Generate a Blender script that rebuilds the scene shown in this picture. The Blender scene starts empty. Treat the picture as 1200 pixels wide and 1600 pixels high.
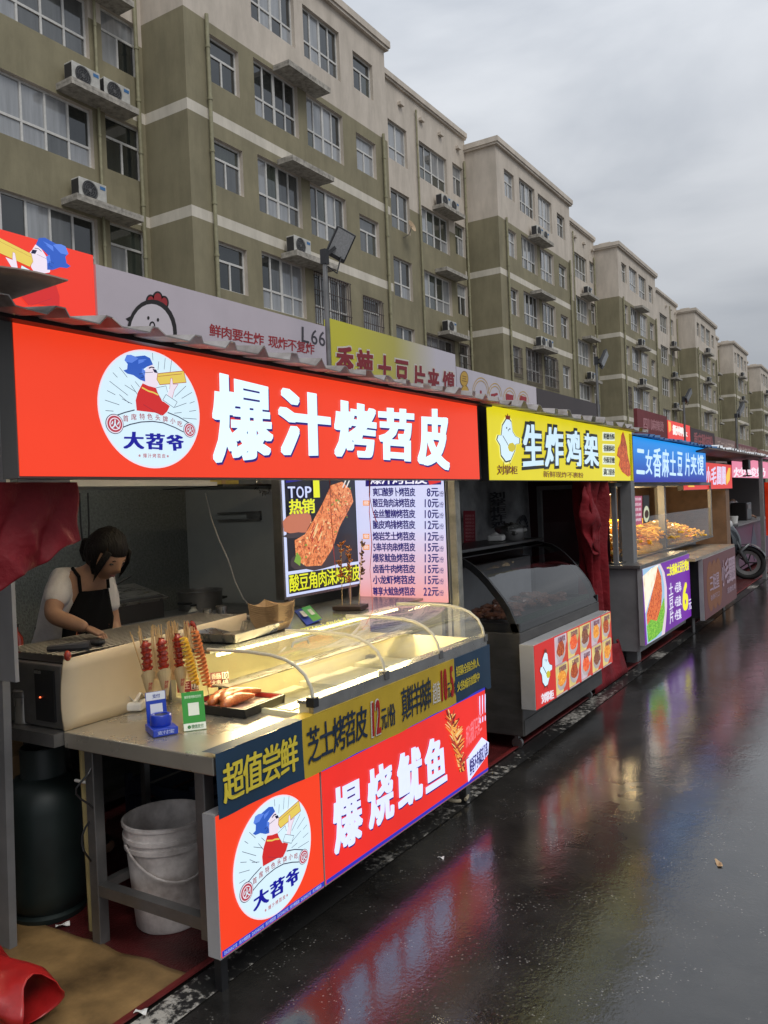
import bpy, bmesh, math, random
from mathutils import Vector, Matrix, noise
random.seed(7)
R_ = math.radians
sc = bpy.context.scene
COL = sc.collection
# ---------------------------------------------------------------- camera
F_PX, H = 1280.0, 1.56
def _n(v): return Vector(v).normalized()
cY = _n((802, 47, -F_PX)); d2 = _n((-2040, -72.4, -F_PX))
cX = -(d2 - cY*cY.dot(d2)).normalized(); cZ = cX.cross(cY)
WR = Matrix((cX, cY, cZ))            # world = WR @ camera vector
cam_d = bpy.data.cameras.new('camera'); cam = bpy.data.objects.new('camera', cam_d); COL.objects.link(cam)
cam_d.sensor_fit = 'VERTICAL'; cam_d.sensor_height = 36; cam_d.lens = F_PX/1600*36
cam_d.clip_start = .05; cam_d.clip_end = 2000
cam.matrix_world = Matrix.Translation((0, 0, H)) @ WR.to_4x4()
sc.camera = cam
# ---------------------------------------------------------------- world, sun, exposure
sc.view_settings.view_transform = 'Standard'; sc.view_settings.look = 'None'
sc.view_settings.exposure = 0.0; sc.view_settings.gamma = 1; sc.view_settings.use_curve_mapping = False
SUN_EL, SUN_AZ = R_(52), R_(118)
w = bpy.data.worlds.new('World'); sc.world = w; w.use_nodes = True
nt = w.node_tree; nt.nodes.clear()
def N(t, **k):
    n = nt.nodes.new(t)
    for a, b in k.items(): setattr(n, a, b)
    return n
sky = N('ShaderNodeTexSky', sky_type='NISHITA', sun_disc=False, sun_elevation=SUN_EL, sun_rotation=SUN_AZ, air_density=1.0, dust_density=4.0)
bg1 = N('ShaderNodeBackground'); bg1.inputs[1].default_value = .05
tc = N('ShaderNodeTexCoord'); mp = N('ShaderNodeMapping'); mp.inputs['Scale'].default_value = (1, 1, 2.6)
n1 = N('ShaderNodeTexNoise'); n1.inputs['Scale'].default_value = 2.3; n1.inputs['Detail'].default_value = 6; n1.inputs['Roughness'].default_value = .5; n1.inputs['Distortion'].default_value = .3
cr = N('ShaderNodeValToRGB')
cr.color_ramp.elements[0].position = .36; cr.color_ramp.elements[0].color = (.335, .362, .405, 1)
cr.color_ramp.elements[1].position = .68; cr.color_ramp.elements[1].color = (.56, .58, .61, 1)
sx = N('ShaderNodeSeparateXYZ')
mr = N('ShaderNodeMapRange'); mr.inputs['From Min'].default_value = .1; mr.inputs['From Max'].default_value = 1; mr.inputs['To Min'].default_value = .95; mr.inputs['To Max'].default_value = 2.6
bg2 = N('ShaderNodeBackground'); ad = N('ShaderNodeMixShader'); ad.inputs[0].default_value = .93
out = N('ShaderNodeOutputWorld')
L = nt.links.new
L(tc.outputs['Generated'], mp.inputs[0]); L(mp.outputs[0], n1.inputs[0]); L(n1.outputs[0], cr.inputs[0]); L(cr.outputs[0], bg2.inputs[0])
L(tc.outputs['Generated'], sx.inputs[0]); L(sx.outputs[2], mr.inputs[0]); L(mr.outputs[0], bg2.inputs[1])
L(sky.outputs[0], bg1.inputs[0]); L(bg1.outputs[0], ad.inputs[1]); L(bg2.outputs[0], ad.inputs[2]); L(ad.outputs[0], out.inputs[0])
sl = bpy.data.lights.new('sun', 'SUN'); sl.energy = 1.25; sl.angle = R_(25); sl.color = (1, .96, .9)
so = bpy.data.objects.new('sun', sl); COL.objects.link(so)
sd = Vector((math.sin(SUN_AZ)*math.cos(SUN_EL), math.cos(SUN_AZ)*math.cos(SUN_EL), math.sin(SUN_EL)))
so.rotation_euler = sd.to_track_quat('Z', 'Y').to_euler(); so.location = (20, -10, 40)
# ---------------------------------------------------------------- picking helpers (photo pixel -> point on a real plane)
CP = Vector((0, 0, H))
def ray(u, v): return WR @ Vector((u-600, 800-v, -F_PX))
def onX(u, v, x): r = ray(u, v); return CP + r*(x/r.x)
def onY(u, v, y): r = ray(u, v); return CP + r*(y/r.y)
def onZ(u, v, z): r = ray(u, v); return CP + r*((z-H)/r.z)
# ---------------------------------------------------------------- materials
def S(r, g, b, a=1):
    f = lambda c: ((c/255+.055)/1.055)**2.4 if c/255 > .04045 else c/255/12.92
    return (f(r), f(g), f(b), a)
def mat(name, col, rough=.6, metal=0, var=0, vscale=6, bump=0, bscale=40, emit=0, coat=0, spec=.5, dark=None, stretch=None, rvar=0, alpha=1):
    m = bpy.data.materials.new(name); m.use_nodes = True
    t = m.node_tree; p = t.nodes['Principled BSDF']
    c = tuple(col)[:3]+(1,)
    p.inputs['Base Color'].default_value = c; p.inputs['Roughness'].default_value = rough; p.inputs['Metallic'].default_value = metal
    p.inputs['Specular IOR Level'].default_value = spec; p.inputs['Coat Weight'].default_value = coat
    if alpha < 1: p.inputs['Alpha'].default_value = alpha
    if emit: p.inputs['Emission Color'].default_value = c; p.inputs['Emission Strength'].default_value = emit; p.inputs['Base Color'].default_value = tuple(x*.12 for x in c[:3])+(1,)
    if var or bump or rvar:
        co = t.nodes.new('ShaderNodeTexCoord'); src = co.outputs['Object']
        if stretch:
            mm = t.nodes.new('ShaderNodeMapping'); mm.inputs['Scale'].default_value = stretch; t.links.new(src, mm.inputs[0]); src = mm.outputs[0]
        if var:
            nz = t.nodes.new('ShaderNodeTexNoise'); nz.inputs['Scale'].default_value = vscale; nz.inputs['Detail'].default_value = 7; nz.inputs['Roughness'].default_value = .6
            t.links.new(src, nz.inputs[0])
            r = t.nodes.new('ShaderNodeValToRGB'); r.color_ramp.elements[0].position = .32; r.color_ramp.elements[1].position = .68
            d = dark if dark else tuple(x*(1-var) for x in c[:3])
            r.color_ramp.elements[0].color = tuple(d)[:3]+(1,); r.color_ramp.elements[1].color = tuple(min(1, x*(1+var*.35)) for x in c[:3])+(1,)
            t.links.new(nz.outputs[0], r.inputs[0]); t.links.new(r.outputs[0], p.inputs['Emission Color' if emit else 'Base Color'])
        if rvar:
            nr = t.nodes.new('ShaderNodeTexNoise'); nr.inputs['Scale'].default_value = vscale*1.7; nr.inputs['Detail'].default_value = 4
            t.links.new(src, nr.inputs[0]); q = t.nodes.new('ShaderNodeMapRange'); q.inputs['From Min'].default_value = .35; q.inputs['From Max'].default_value = .65
            q.inputs['To Min'].default_value = max(.02, rough-rvar); q.inputs['To Max'].default_value = min(1, rough+rvar)
            t.links.new(nr.outputs[0], q.inputs[0]); t.links.new(q.outputs[0], p.inputs['Roughness'])
        if bump:
            nb = t.nodes.new('ShaderNodeTexNoise'); nb.inputs['Scale'].default_value = bscale; nb.inputs['Detail'].default_value = 4
            t.links.new(src, nb.inputs[0]); b = t.nodes.new('ShaderNodeBump'); b.inputs['Strength'].default_value = bump; b.inputs['Distance'].default_value = .02
            t.links.new(nb.outputs[0], b.inputs['Height']); t.links.new(b.outputs[0], p.inputs['Normal'])
    return m
_mc = {}
def em(r, g, b, k=1.0, var=0, vs=6):
    key = (r, g, b, k, var, vs)
    if key not in _mc: _mc[key] = mat('emissive_print', S(r, g, b), .35, emit=k, var=var, vscale=vs)
    return _mc[key]
def pr(r, g, b, rough=.55, var=0, vs=8):
    key = ('p', r, g, b, rough, var, vs)
    if key not in _mc: _mc[key] = mat('print', S(r, g, b), rough, var=var, vscale=vs)
    return _mc[key]
def food(name, cols, scale=30, emit=0, rough=.5, coat=.2):
    m = bpy.data.materials.new(name); m.use_nodes = True; t = m.node_tree; p = t.nodes['Principled BSDF']
    co = t.nodes.new('ShaderNodeTexCoord'); nz = t.nodes.new('ShaderNodeTexNoise'); nz.inputs['Scale'].default_value = scale; nz.inputs['Detail'].default_value = 8; nz.inputs['Roughness'].default_value = .65; nz.inputs['Distortion'].default_value = 1.2
    r = t.nodes.new('ShaderNodeValToRGB'); els = r.color_ramp.elements
    els[0].position = .3; els[0].color = cols[0]; els[1].position = .7; els[1].color = cols[-1]
    for i, c in enumerate(cols[1:-1]):
        e = els.new(.3+.4*(i+1)/(len(cols)-1)); e.color = c
    t.links.new(co.outputs['Object'], nz.inputs[0]); t.links.new(nz.outputs[0], r.inputs[0]); t.links.new(r.outputs[0], p.inputs['Base Color'])
    p.inputs['Roughness'].default_value = rough; p.inputs['Coat Weight'].default_value = coat
    if emit: t.links.new(r.outputs[0], p.inputs['Emission Color']); p.inputs['Emission Strength'].default_value = emit
    else:
        b = t.nodes.new('ShaderNodeBump'); b.inputs['Strength'].default_value = .5; b.inputs['Distance'].default_value = .004; t.links.new(nz.outputs[0], b.inputs['Height']); t.links.new(b.outputs[0], p.inputs['Normal'])
    return m
def glassmat(name, tint=(1, 1, 1), refl=1.0, rough=.02):
    m = bpy.data.materials.new(name); m.use_nodes = True; t = m.node_tree; t.nodes.clear()
    o = t.nodes.new('ShaderNodeOutputMaterial'); mx = t.nodes.new('ShaderNodeMixShader'); tr = t.nodes.new('ShaderNodeBsdfTransparent'); g = t.nodes.new('ShaderNodeBsdfGlossy'); fr = t.nodes.new('ShaderNodeFresnel')
    fr.inputs[0].default_value = 1.5; tr.inputs[0].default_value = tuple(tint)+(1,); g.inputs['Roughness'].default_value = rough; g.inputs[0].default_value = (refl, refl, refl, 1)
    L = t.links.new; L(fr.outputs[0], mx.inputs[0]); L(tr.outputs[0], mx.inputs[1]); L(g.outputs[0], mx.inputs[2]); L(mx.outputs[0], o.inputs[0])
    return m
# ---------------------------------------------------------------- mesh builder
WLOC = {}
class MB:
    def __init__(s): s.v = []; s.f = []; s.m = []
    def add(s, vs, fs, mi=0):
        o = len(s.v); s.v += [tuple(v) for v in vs]
        for f in fs: s.f.append(tuple(i+o for i in f)); s.m.append(mi)
        return s
    def poly(s, pts, mi=0): return s.add(pts, [tuple(range(len(pts)))], mi)
    def box(s, x0, x1, y0, y1, z0, z1, mi=0):
        x0, x1 = sorted((x0, x1)); y0, y1 = sorted((y0, y1)); z0, z1 = sorted((z0, z1))
        vs = [(x, y, z) for x in (x0, x1) for y in (y0, y1) for z in (z0, z1)]
        return s.add(vs, [(0, 1, 3, 2), (4, 6, 7, 5), (0, 4, 5, 1), (2, 3, 7, 6), (0, 2, 6, 4), (1, 5, 7, 3)], mi)
    def obox(s, M, sx, sy, sz, mi=0):
        vs = [M @ Vector((x*sx/2, y*sy/2, z*sz/2)) for x in (-1, 1) for y in (-1, 1) for z in (-1, 1)]
        return s.add(vs, [(0, 1, 3, 2), (4, 6, 7, 5), (0, 4, 5, 1), (2, 3, 7, 6), (0, 2, 6, 4), (1, 5, 7, 3)], mi)
    def beam(s, a, b, w, h, mi=0, up=(0, 0, 1)):
        a = Vector(a); b = Vector(b); d = (b-a); l = d.length; d.normalize(); up = Vector(up)
        if abs(d.dot(up)) > .98: up = Vector((0, 1, 0))
        sx = d.cross(up).normalized(); u2 = sx.cross(d)
        M = Matrix((sx, d, u2)).transposed().to_4x4(); M.translation = (a+b)/2
        return s.obox(M, w, l, h, mi)
    def tube(s, pts, r, n=8, mi=0, caps=True):
        pts = [Vector(p) for p in pts]; rs = r if isinstance(r, (list, tuple)) else [r]*len(pts)
        rings = []; pu = None
        for i, p in enumerate(pts):
            d = (pts[min(i+1, len(pts)-1)]-pts[max(i-1, 0)])
            if d.length < 1e-9: d = Vector((0, 0, 1))
            d.normalize()
            u = pu if pu else (Vector((0, 0, 1)) if abs(d.z) < .9 else Vector((1, 0, 0)))
            sx = d.cross(u); 
            if sx.length < 1e-6: sx = d.orthogonal()
            sx.normalize(); u = sx.cross(d).normalized(); pu = u
            rings.append([p + (sx*math.cos(2*math.pi*k/n)+u*math.sin(2*math.pi*k/n))*rs[i] for k in range(n)])
        vs = [v for rg in rings for v in rg]; fs = []
        for i in range(len(pts)-1):
            for k in range(n): fs.append((i*n+k, i*n+(k+1) % n, (i+1)*n+(k+1) % n, (i+1)*n+k))
        if caps: fs.append(tuple(range(n))[::-1]); fs.append(tuple((len(pts)-1)*n+k for k in range(n)))
        return s.add(vs, fs, mi)
    def lathe(s, prof, c, n=24, mi=0, M=None):
        vs = []; fs = []; c = Vector(c)
        for (r, z) in prof:
            for k in range(n):
                p = Vector((r*math.cos(2*math.pi*k/n), r*math.sin(2*math.pi*k/n), z))
                if M is not None: p = M @ p
                vs.append(c+p)
        for i in range(len(prof)-1):
            for k in range(n): fs.append((i*n+k, i*n+(k+1) % n, (i+1)*n+(k+1) % n, (i+1)*n+k))
        return s.add(vs, fs, mi)
    def grid(s, fn, nu, nv, mi=0):
        vs = [fn(i/nu, j/nv) for j in range(nv+1) for i in range(nu+1)]
        fs = [(j*(nu+1)+i, j*(nu+1)+i+1, (j+1)*(nu+1)+i+1, (j+1)*(nu+1)+i) for j in range(nv) for i in range(nu)]
        return s.add(vs, fs, mi)
    def ball(s, c, r, M=None, n=12, mi=0, rx=1, ry=1, rz=1, jit=0):
        prof = [(math.sin(math.pi*i/n), -math.cos(math.pi*i/n)) for i in range(n+1)]
        o = len(s.v); mt = Matrix.Diagonal((rx*r, ry*r, rz*r)); 
        if M is not None: mt = M.to_3x3() @ mt
        s.lathe([(max(a, 1e-4), b) for a, b in prof], c, n+4, mi, mt)
        if jit:
            c = Vector(c)
            for i in range(o, len(s.v)):
                p = Vector(s.v[i]); q = (p-c); k = 1+jit*noise.noise(p*(2.2/r)); s.v[i] = tuple(c+q*k)
        return s
    def build(s, name, mats, parent=None, smooth=False, bevel=0, solid=0):
        if not isinstance(mats, (list, tuple)): mats = [mats]
        o = Vector(WLOC.get(parent.name, (0, 0, 0))) if parent else Vector((0, 0, 0))
        me = bpy.data.meshes.new(name); me.from_pydata([tuple(Vector(v)-o) for v in s.v], [], s.f)
        for m in mats: me.materials.append(m)
        if len(mats) > 1: me.polygons.foreach_set('material_index', s.m)
        if smooth:
            me.polygons.foreach_set('use_smooth', [True]*len(s.f))
        me.update(); ob = bpy.data.objects.new(name, me); COL.objects.link(ob)
        if smooth and smooth != 'all': 
            ang = 40
            try: me.set_sharp_from_angle(angle=R_(ang))
            except Exception: pass
        if parent: ob.parent = parent
        WLOC[ob.name] = tuple(o)
        if solid: md = ob.modifiers.new('solid', 'SOLIDIFY'); md.thickness = solid; md.offset = 0
        if bevel: md = ob.modifiers.new('bevel', 'BEVEL'); md.width = bevel; md.segments = 2; md.limit_method = 'ANGLE'; md.angle_limit = R_(40)
        return ob
def tag(o, label=None, cat=None, group=None, kind=None):
    if label: o['label'] = label
    if cat: o['category'] = cat
    if group: o['group'] = group
    if kind: o['kind'] = kind
    return o
def thing(name, label, cat, loc, group=None):
    e = bpy.data.objects.new(name, None); COL.objects.link(e); e.location = loc; e.empty_display_size = .1; WLOC[e.name] = tuple(loc)
    return tag(e, label, cat, group)
def kids(o): return [c for c in COL.objects if c.parent == o]
def copytree(o, parent=None, top=True):
    c = o.copy(); COL.objects.link(c); c.parent = parent
    for ch in kids_map.get(o, []) if False else [x for x in list(o.children)]: copytree(ch, c, False)
    return c
kids_map = {}
# ---------------------------------------------------------------- lettering
_gc = {}
def glyph(ch, off):
    k = (ch, off)
    if k in _gc: return _gc[k]
    cu = bpy.data.curves.new('g', 'FONT'); cu.body = ch; cu.size = 1; cu.offset = off; cu.resolution_u = 3; cu.fill_mode = 'FRONT'
    ob = bpy.data.objects.new('g', cu); COL.objects.link(ob)
    dg = bpy.context.evaluated_depsgraph_get(); dg.update()
    me = bpy.data.meshes.new_from_object(ob.evaluated_get(dg))
    vs = [(v.co.x, v.co.y) for v in me.vertices]; fs = [tuple(p.vertices) for p in me.polygons]
    bpy.data.objects.remove(ob); bpy.data.curves.remove(cu); bpy.data.meshes.remove(me)
    if not vs: r = None
    else:
        xs = [a for a, b in vs]; ys = [b for a, b in vs]
        r = (vs, fs, min(xs), max(xs), min(ys), max(ys))
    _gc[k] = r
    return r
REF = None
def ref():
    global REF
    if REF is None:
        g = glyph('国', 0); REF = (g[2]-.03, g[3]+.03, g[4]-.02, g[5]+.02)
    return REF
def isw(c): return ord(c) > 0x2000
def put(mb, ch, fn, off=0, tight=False, mi=0, sh=None):
    g = glyph(ch, 0)
    if not g: return
    vs, fs, x0, x1, y0, y1 = g
    if not tight:
        a = ref()
        if isw(ch): x0, x1, y0, y1 = a
        else:
            y0, y1 = a[2]+.06, a[3]-.06; cx_ = (x0+x1)/2; hw_ = max((x1-x0)/2+.04, .28); x0, x1 = cx_-hw_, cx_+hw_
    elif off: x0 -= off; x1 += off; y0 -= off; y1 += off
    vs_ = .9 if off > .07 else .5
    if ch in '爆烧' and off < .08: off *= .7
    if off < .008: shifts = [(0, 0)]
    elif off < .03: shifts = [(-off, 0), (off, 0), (0, off*.6), (0, -off*.6)]
    else: shifts = [(off*a, off*b*vs_) for a in ((-1, -.5, 0, .5, 1) if tight else (-1, 0, 1)) for b in (-1, 0, 1)]
    for k, (dx, dy) in enumerate(shifts):
        pts = [fn((x+dx-x0)/(x1-x0), (y+dy-y0)/(y1-y0)) for (x, y) in vs]
        if k:
            if not hasattr(fn, 'nv'):
                o = fn(0, 0); fn.nv = (fn(1, 0)-o).cross(fn(0, 1)-o).normalized()
            pts = [p+fn.nv*(.00008*k) for p in pts]
        mb.add(pts, fs, mi)
def bil(TL, TR, BR, BL):
    TL, TR, BR, BL = map(Vector, (TL, TR, BR, BL))
    return lambda s, t: (BL*(1-s)+BR*s)*(1-t)+(TL*(1-s)+TR*s)*t
def text(mb, txt, quad, off=0, mi=0, bold=0, vert=False, fill=.94):
    """txt along a quad (TL,TR,BR,BL world points); bold = shift of doubled copies as a fraction of a cell"""
    q = bil(*quad); nrm = (Vector(quad[1])-Vector(quad[0])).cross(Vector(quad[0])-Vector(quad[3])).normalized()
    ws = [1 if isw(c) else (.5 if c in ' .,/!' else .6) for c in txt]; tot = sum(ws); x = 0
    if vert: ws = [1]*len(txt); tot = len(txt)
    for c, wd in zip(txt, ws):
        a, b = x/tot, (x+wd)/tot; x += wd
        m = (1-fill)/2*(b-a)
        if c != ' ':
            sh = [(0, 0)] if not bold else [(-bold, 0), (bold, 0), (0, bold*.6), (0, -bold*.6)]
            for k, (dx, dy) in enumerate(sh):
                if vert: fn = (lambda s, t, a=a, b=b, dx=dx, dy=dy, k=k: q(s+dx, 1-b+m+(b-a-2*m)*t+dy*(b-a))+nrm*.0002*k)
                else: fn = (lambda s, t, a=a, b=b, dx=dx, dy=dy, k=k: q(a+m+(b-a-2*m)*s+dx*(b-a), t+dy)+nrm*.0002*k)
                put(mb, c, fn, off, False, mi)
def pxq(X, pts, d=0):
    """pixel quad TL,TR,BR,BL -> points on plane x=X, lifted d towards the street"""
    r = []
    for (u, v) in pts: p = onX(u, v, X); r.append(Vector((X+d, p.y, p.z)))
    return r
def tightq(mb, ch, quad, off=0, mi=0, dd=(0, 0, 0)):
    q = bil(*quad); dd = Vector(dd); put(mb, ch, lambda s, t: q(s, t)+dd, off, True, mi)
def rectq(X, y0, y1, z0, z1): return [Vector((X, y0, z1)), Vector((X, y1, z1)), Vector((X, y1, z0)), Vector((X, y0, z0))]
# ---------------------------------------------------------------- common materials
M_steel = mat('brushed_steel', (.42, .41, .39), .32, .9, var=.25, vscale=5, rvar=.12, stretch=(6, 1, 1))
M_steeld = mat('dull_steel', (.23, .225, .22), .42, .8, var=.35, vscale=4, rvar=.1)
M_grey = mat('grey_paint', (.22, .22, .225), .5, .2, var=.25, vscale=4)
M_greyl = mat('pale_grey_sheet', (.42, .42, .43), .45, .3, var=.2, vscale=3)
M_dark = mat('dark_metal', (.03, .03, .032), .4, .3, var=.3)
M_black = mat('black_plastic', (.012, .012, .013), .35)
M_rub = mat('rubber', (.015, .015, .015), .8)
M_white = mat('white_plastic', (.7, .69, .66), .45, var=.1, vscale=12)
M_card = mat('cardboard_paper', (.38, .25, .13), .75, var=.25, vscale=12)
M_tarp = mat('red_tarpaulin', (.20, .010, .016), .6, var=.35, vscale=5, bump=.5, bscale=22, spec=.25)
M_wood = mat('bamboo_stick', (.62, .42, .2), .6, var=.2, vscale=60)
M_glass = glassmat('clear_glass')
M_fog = glassmat('fogged_glass')
_t = M_fog.node_tree; _o = _t.nodes['Material Output']; _a = _o.inputs[0].links[0].from_socket; _m = _t.nodes.new('ShaderNodeMixShader'); _d = _t.nodes.new('ShaderNodeBsdfDiffuse'); _d.inputs[0].default_value = (.8, .76, .6, 1); _z = _t.nodes.new('ShaderNodeTexNoise'); _z.inputs['Scale'].default_value = 5; _r = _t.nodes.new('ShaderNodeMapRange'); _r.inputs['To Min'].default_value = .02; _r.inputs['To Max'].default_value = .26; _r.inputs['From Min'].default_value = .3; _r.inputs['From Max'].default_value = .7
_t.links.new(_z.outputs[0], _r.inputs[0]); _t.links.new(_r.outputs[0], _m.inputs[0]); _t.links.new(_a, _m.inputs[1]); _t.links.new(_d.outputs[0], _m.inputs[2]); _t.links.new(_m.outputs[0], _o.inputs[0])
M_glassd = glassmat('dim_glass', (.55, .58, .6))
M_roof = mat('roof_sheet', (.36, .34, .33), .45, .15, var=.4, vscale=7, dark=(.14, .11, .09))
M_roofb = mat('blue_roof_sheet', (.05, .14, .3), .4, .3, var=.3)
M_roofw = mat('white_roof_sheet', (.72, .73, .74), .5, .1, var=.12)
# ================================================================ GROUND
def asphalt():
    m = bpy.data.materials.new('wet_asphalt'); m.use_nodes = True; t = m.node_tree; p = t.nodes['Principled BSDF']; L = t.links.new
    co = t.nodes.new('ShaderNodeTexCoord').outputs['Object']
    def nz(s, d, r=.6):
        n = t.nodes.new('ShaderNodeTexNoise'); n.inputs['Scale'].default_value = s; n.inputs['Detail'].default_value = d; n.inputs['Roughness'].default_value = r; L(co, n.inputs[0]); return n.outputs[0]
    def rng(i, a, b, c, d):
        n = t.nodes.new('ShaderNodeMapRange'); L(i, n.inputs[0])
        for k, x in zip(('From Min', 'From Max', 'To Min', 'To Max'), (a, b, c, d)): n.inputs[k].default_value = x
        return n.outputs[0]
    r = t.nodes.new('ShaderNodeValToRGB'); r.color_ramp.elements[0].position = .35; r.color_ramp.elements[0].color = (.009, .0085, .008, 1); r.color_ramp.elements[1].position = .75; r.color_ramp.elements[1].color = (.034, .032, .029, 1)
    L(nz(3, 8, .7), r.inputs[0])
    sp = t.nodes.new('ShaderNodeTexVoronoi'); sp.inputs['Scale'].default_value = 60; L(co, sp.inputs[0])
    spk = rng(sp.outputs['Distance'], .08, .26, 1, 0)
    sel = rng(nz(5, 5, .7), .50, .60, 0, 1)
    mu = t.nodes.new('ShaderNodeMath'); mu.operation = 'MULTIPLY'; L(spk, mu.inputs[0]); L(sel, mu.inputs[1])
    mx = t.nodes.new('ShaderNodeMixRGB'); L(mu.outputs[0], mx.inputs[0]); L(r.outputs[0], mx.inputs[1]); mx.inputs[2].default_value = (.22, .21, .19, 1)
    L(mx.outputs[0], p.inputs['Base Color'])
    L(rng(nz(.9, 5), .38, .62, .18, .35), p.inputs['Roughness'])
    p.inputs['Specular IOR Level'].default_value = .15
    p.inputs['Coat Weight'].default_value = 1; p.inputs['Coat IOR'].default_value = 1.6; L(rng(nz(.9, 5), .38, .62, .01, .07), p.inputs['Coat Roughness'])
    b1 = t.nodes.new('ShaderNodeBump'); b1.inputs['Distance'].default_value = .0022; L(rng(nz(1.2, 3), .4, .6, .10, .40), b1.inputs['Strength']); L(nz(60, 3, .5), b1.inputs['Height'])
    b2 = t.nodes.new('ShaderNodeBump'); b2.inputs['Distance'].default_value = .02; b2.inputs['Strength'].default_value = .06; L(nz(9, 3, .5), b2.inputs['Height']); b3 = t.nodes.new('ShaderNodeBump'); b3.inputs['Distance'].default_value = .0012; b3.inputs['Strength'].default_value = .22; L(nz(150, 2, .6), b3.inputs['Height']); L(b1.outputs[0], b3.inputs['Normal']); L(b3.outputs[0], b2.inputs['Normal'])
    L(b2.outputs[0], p.inputs['Normal']); L(b2.outputs[0], p.inputs['Coat Normal'])
    return m
M_asph = asphalt()
g = MB().box(-60, 300, -60, 900, -.5, 0); g.box(-300, -60, -60, 900, -.5, -.001)
tag(g.build('road', M_asph), kind='structure')
M_carpet = mat('wet_red_carpet', (.085, .012, .012), .38, var=.6, vscale=5, bump=.4, bscale=120)
tag(MB().box(-6.2, -2.06, .6, 60, .004, .012).build('pavement', M_carpet), kind='structure')
# worn white edge line
def wornmat():
    m = mat('worn_white_line', (.5, .48, .44), .5); t = m.node_tree; p = t.nodes['Principled BSDF']; L = t.links.new
    co = t.nodes.new('ShaderNodeTexCoord').outputs['Object']
    a = t.nodes.new('ShaderNodeTexNoise'); a.inputs['Scale'].default_value = 28; a.inputs['Detail'].default_value = 9; a.inputs['Roughness'].default_value = .75; L(co, a.inputs[0])
    b = t.nodes.new('ShaderNodeTexNoise'); b.inputs['Scale'].default_value = 1.1; b.inputs['Detail'].default_value = 3; L(co, b.inputs[0])
    s = t.nodes.new('ShaderNodeMath'); s.operation = 'ADD'; L(a.outputs[0], s.inputs[0]); L(b.outputs[0], s.inputs[1])
    r = t.nodes.new('ShaderNodeValToRGB'); r.color_ramp.elements[0].position = .525; r.color_ramp.elements[0].color = (.018, .018, .018, 1); r.color_ramp.elements[1].position = .575; r.color_ramp.elements[1].color = (.42, .40, .36, 1)
    d = t.nodes.new('ShaderNodeMath'); d.operation = 'MULTIPLY'; d.inputs[1].default_value = .5; L(s.outputs[0], d.inputs[0]); L(d.outputs[0], r.inputs[0]); L(r.outputs[0], p.inputs['Base Color'])
    p.inputs['Roughness'].default_value = .3
    return m
def line_mesh():
    mb = MB(); n = 260
    def fn(s, t):
        y = 1.2+s*58; x = -2.035+t*.12+.015*noise.noise(Vector((y*1.3, t*3, 0))); return (x, y, .004)
    return mb.grid(fn, n, 1)
tag(line_mesh().build('road_line', wornmat()), kind='structure')
MB_ = MB().box(-2.062, -2.04, .6, 60, .013, .02)
tag(MB_.build('carpet_edge', mat('carpet_red_edge', (.16, .015, .015), .5, var=.4)), kind='structure')

# ================================================================ APARTMENT BUILDINGS
def stained(name, col, amt=.35):
    m = mat(name, col, .85, var=amt, vscale=.8, bump=.15, bscale=30, dark=tuple(c*(1-amt*.55) for c in col[:3]))
    t = m.node_tree; p = t.nodes['Principled BSDF']; base = p.inputs['Base Color'].links[0].from_socket
    co = t.nodes.new('ShaderNodeTexCoord'); mm = t.nodes.new('ShaderNodeMapping'); mm.inputs['Scale'].default_value = (1.3, 1.3, .3)
    z = t.nodes.new('ShaderNodeTexNoise'); z.inputs['Scale'].default_value = 1.5; z.inputs['Detail'].default_value = 8; z.inputs['Roughness'].default_value = .7
    r = t.nodes.new('ShaderNodeValToRGB'); r.color_ramp.elements[0].position = .38; r.color_ramp.elements[0].color = (.62, .62, .6, 1); r.color_ramp.elements[1].position = .6; r.color_ramp.elements[1].color = (1, 1, 1, 1)
    x = t.nodes.new('ShaderNodeMixRGB'); x.blend_type = 'MULTIPLY'; x.inputs[0].default_value = .45
    L = t.links.new; L(co.outputs['Object'], mm.inputs[0]); L(mm.outputs[0], z.inputs[0]); L(z.outputs[0], r.inputs[0]); L(base, x.inputs[1]); L(r.outputs[0], x.inputs[2]); L(x.outputs[0], p.inputs['Base Color'])
    return m
M_cream = stained('cream_render', (.60, .53, .45), .16)
M_olive = stained('olive_render', (.262, .232, .145), .24)
M_band = stained('band_paint', (.66, .61, .52), .12)
M_ledge = mat('weathered_concrete', (.42, .39, .34), .85, var=.5, vscale=7)
M_frame = mat('window_frame_white', (.62, .61, .58), .5, var=.15, vscale=9)
def pane_mat(name, col, rough=.06, var=.3):
    return mat(name, col, rough, spec=.8, var=var, vscale=1.6, stretch=(1, 5, .4), coat=.6)
PANES = [pane_mat('pane_dark', (.02, .024, .024)), pane_mat('pane_grey', (.085, .09, .09)), pane_mat('pane_curtain', (.30, .31, .32), .1, .25), pane_mat('pane_green', (.05, .06, .05))]
M_grille = mat('window_grille', (.08, .06, .055), .6, .3)
M_pipe = mat('pipe_olive', (.30, .28, .17), .6, var=.25); M_ac = mat('air_conditioner_white', (.52, .51, .47), .5, var=.25, vscale=5); M_acd = mat('air_conditioner_dark', (.03, .03, .033), .5)
XF, XR = -15.43, -17.02
def zcol(z, recess=False, cream=14.8):
    if z > cream: return 0
    if not recess:
        for b in (9.31, 12.11, 6.5):
            if b < z < b+.29: return 2
    return 1
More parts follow.
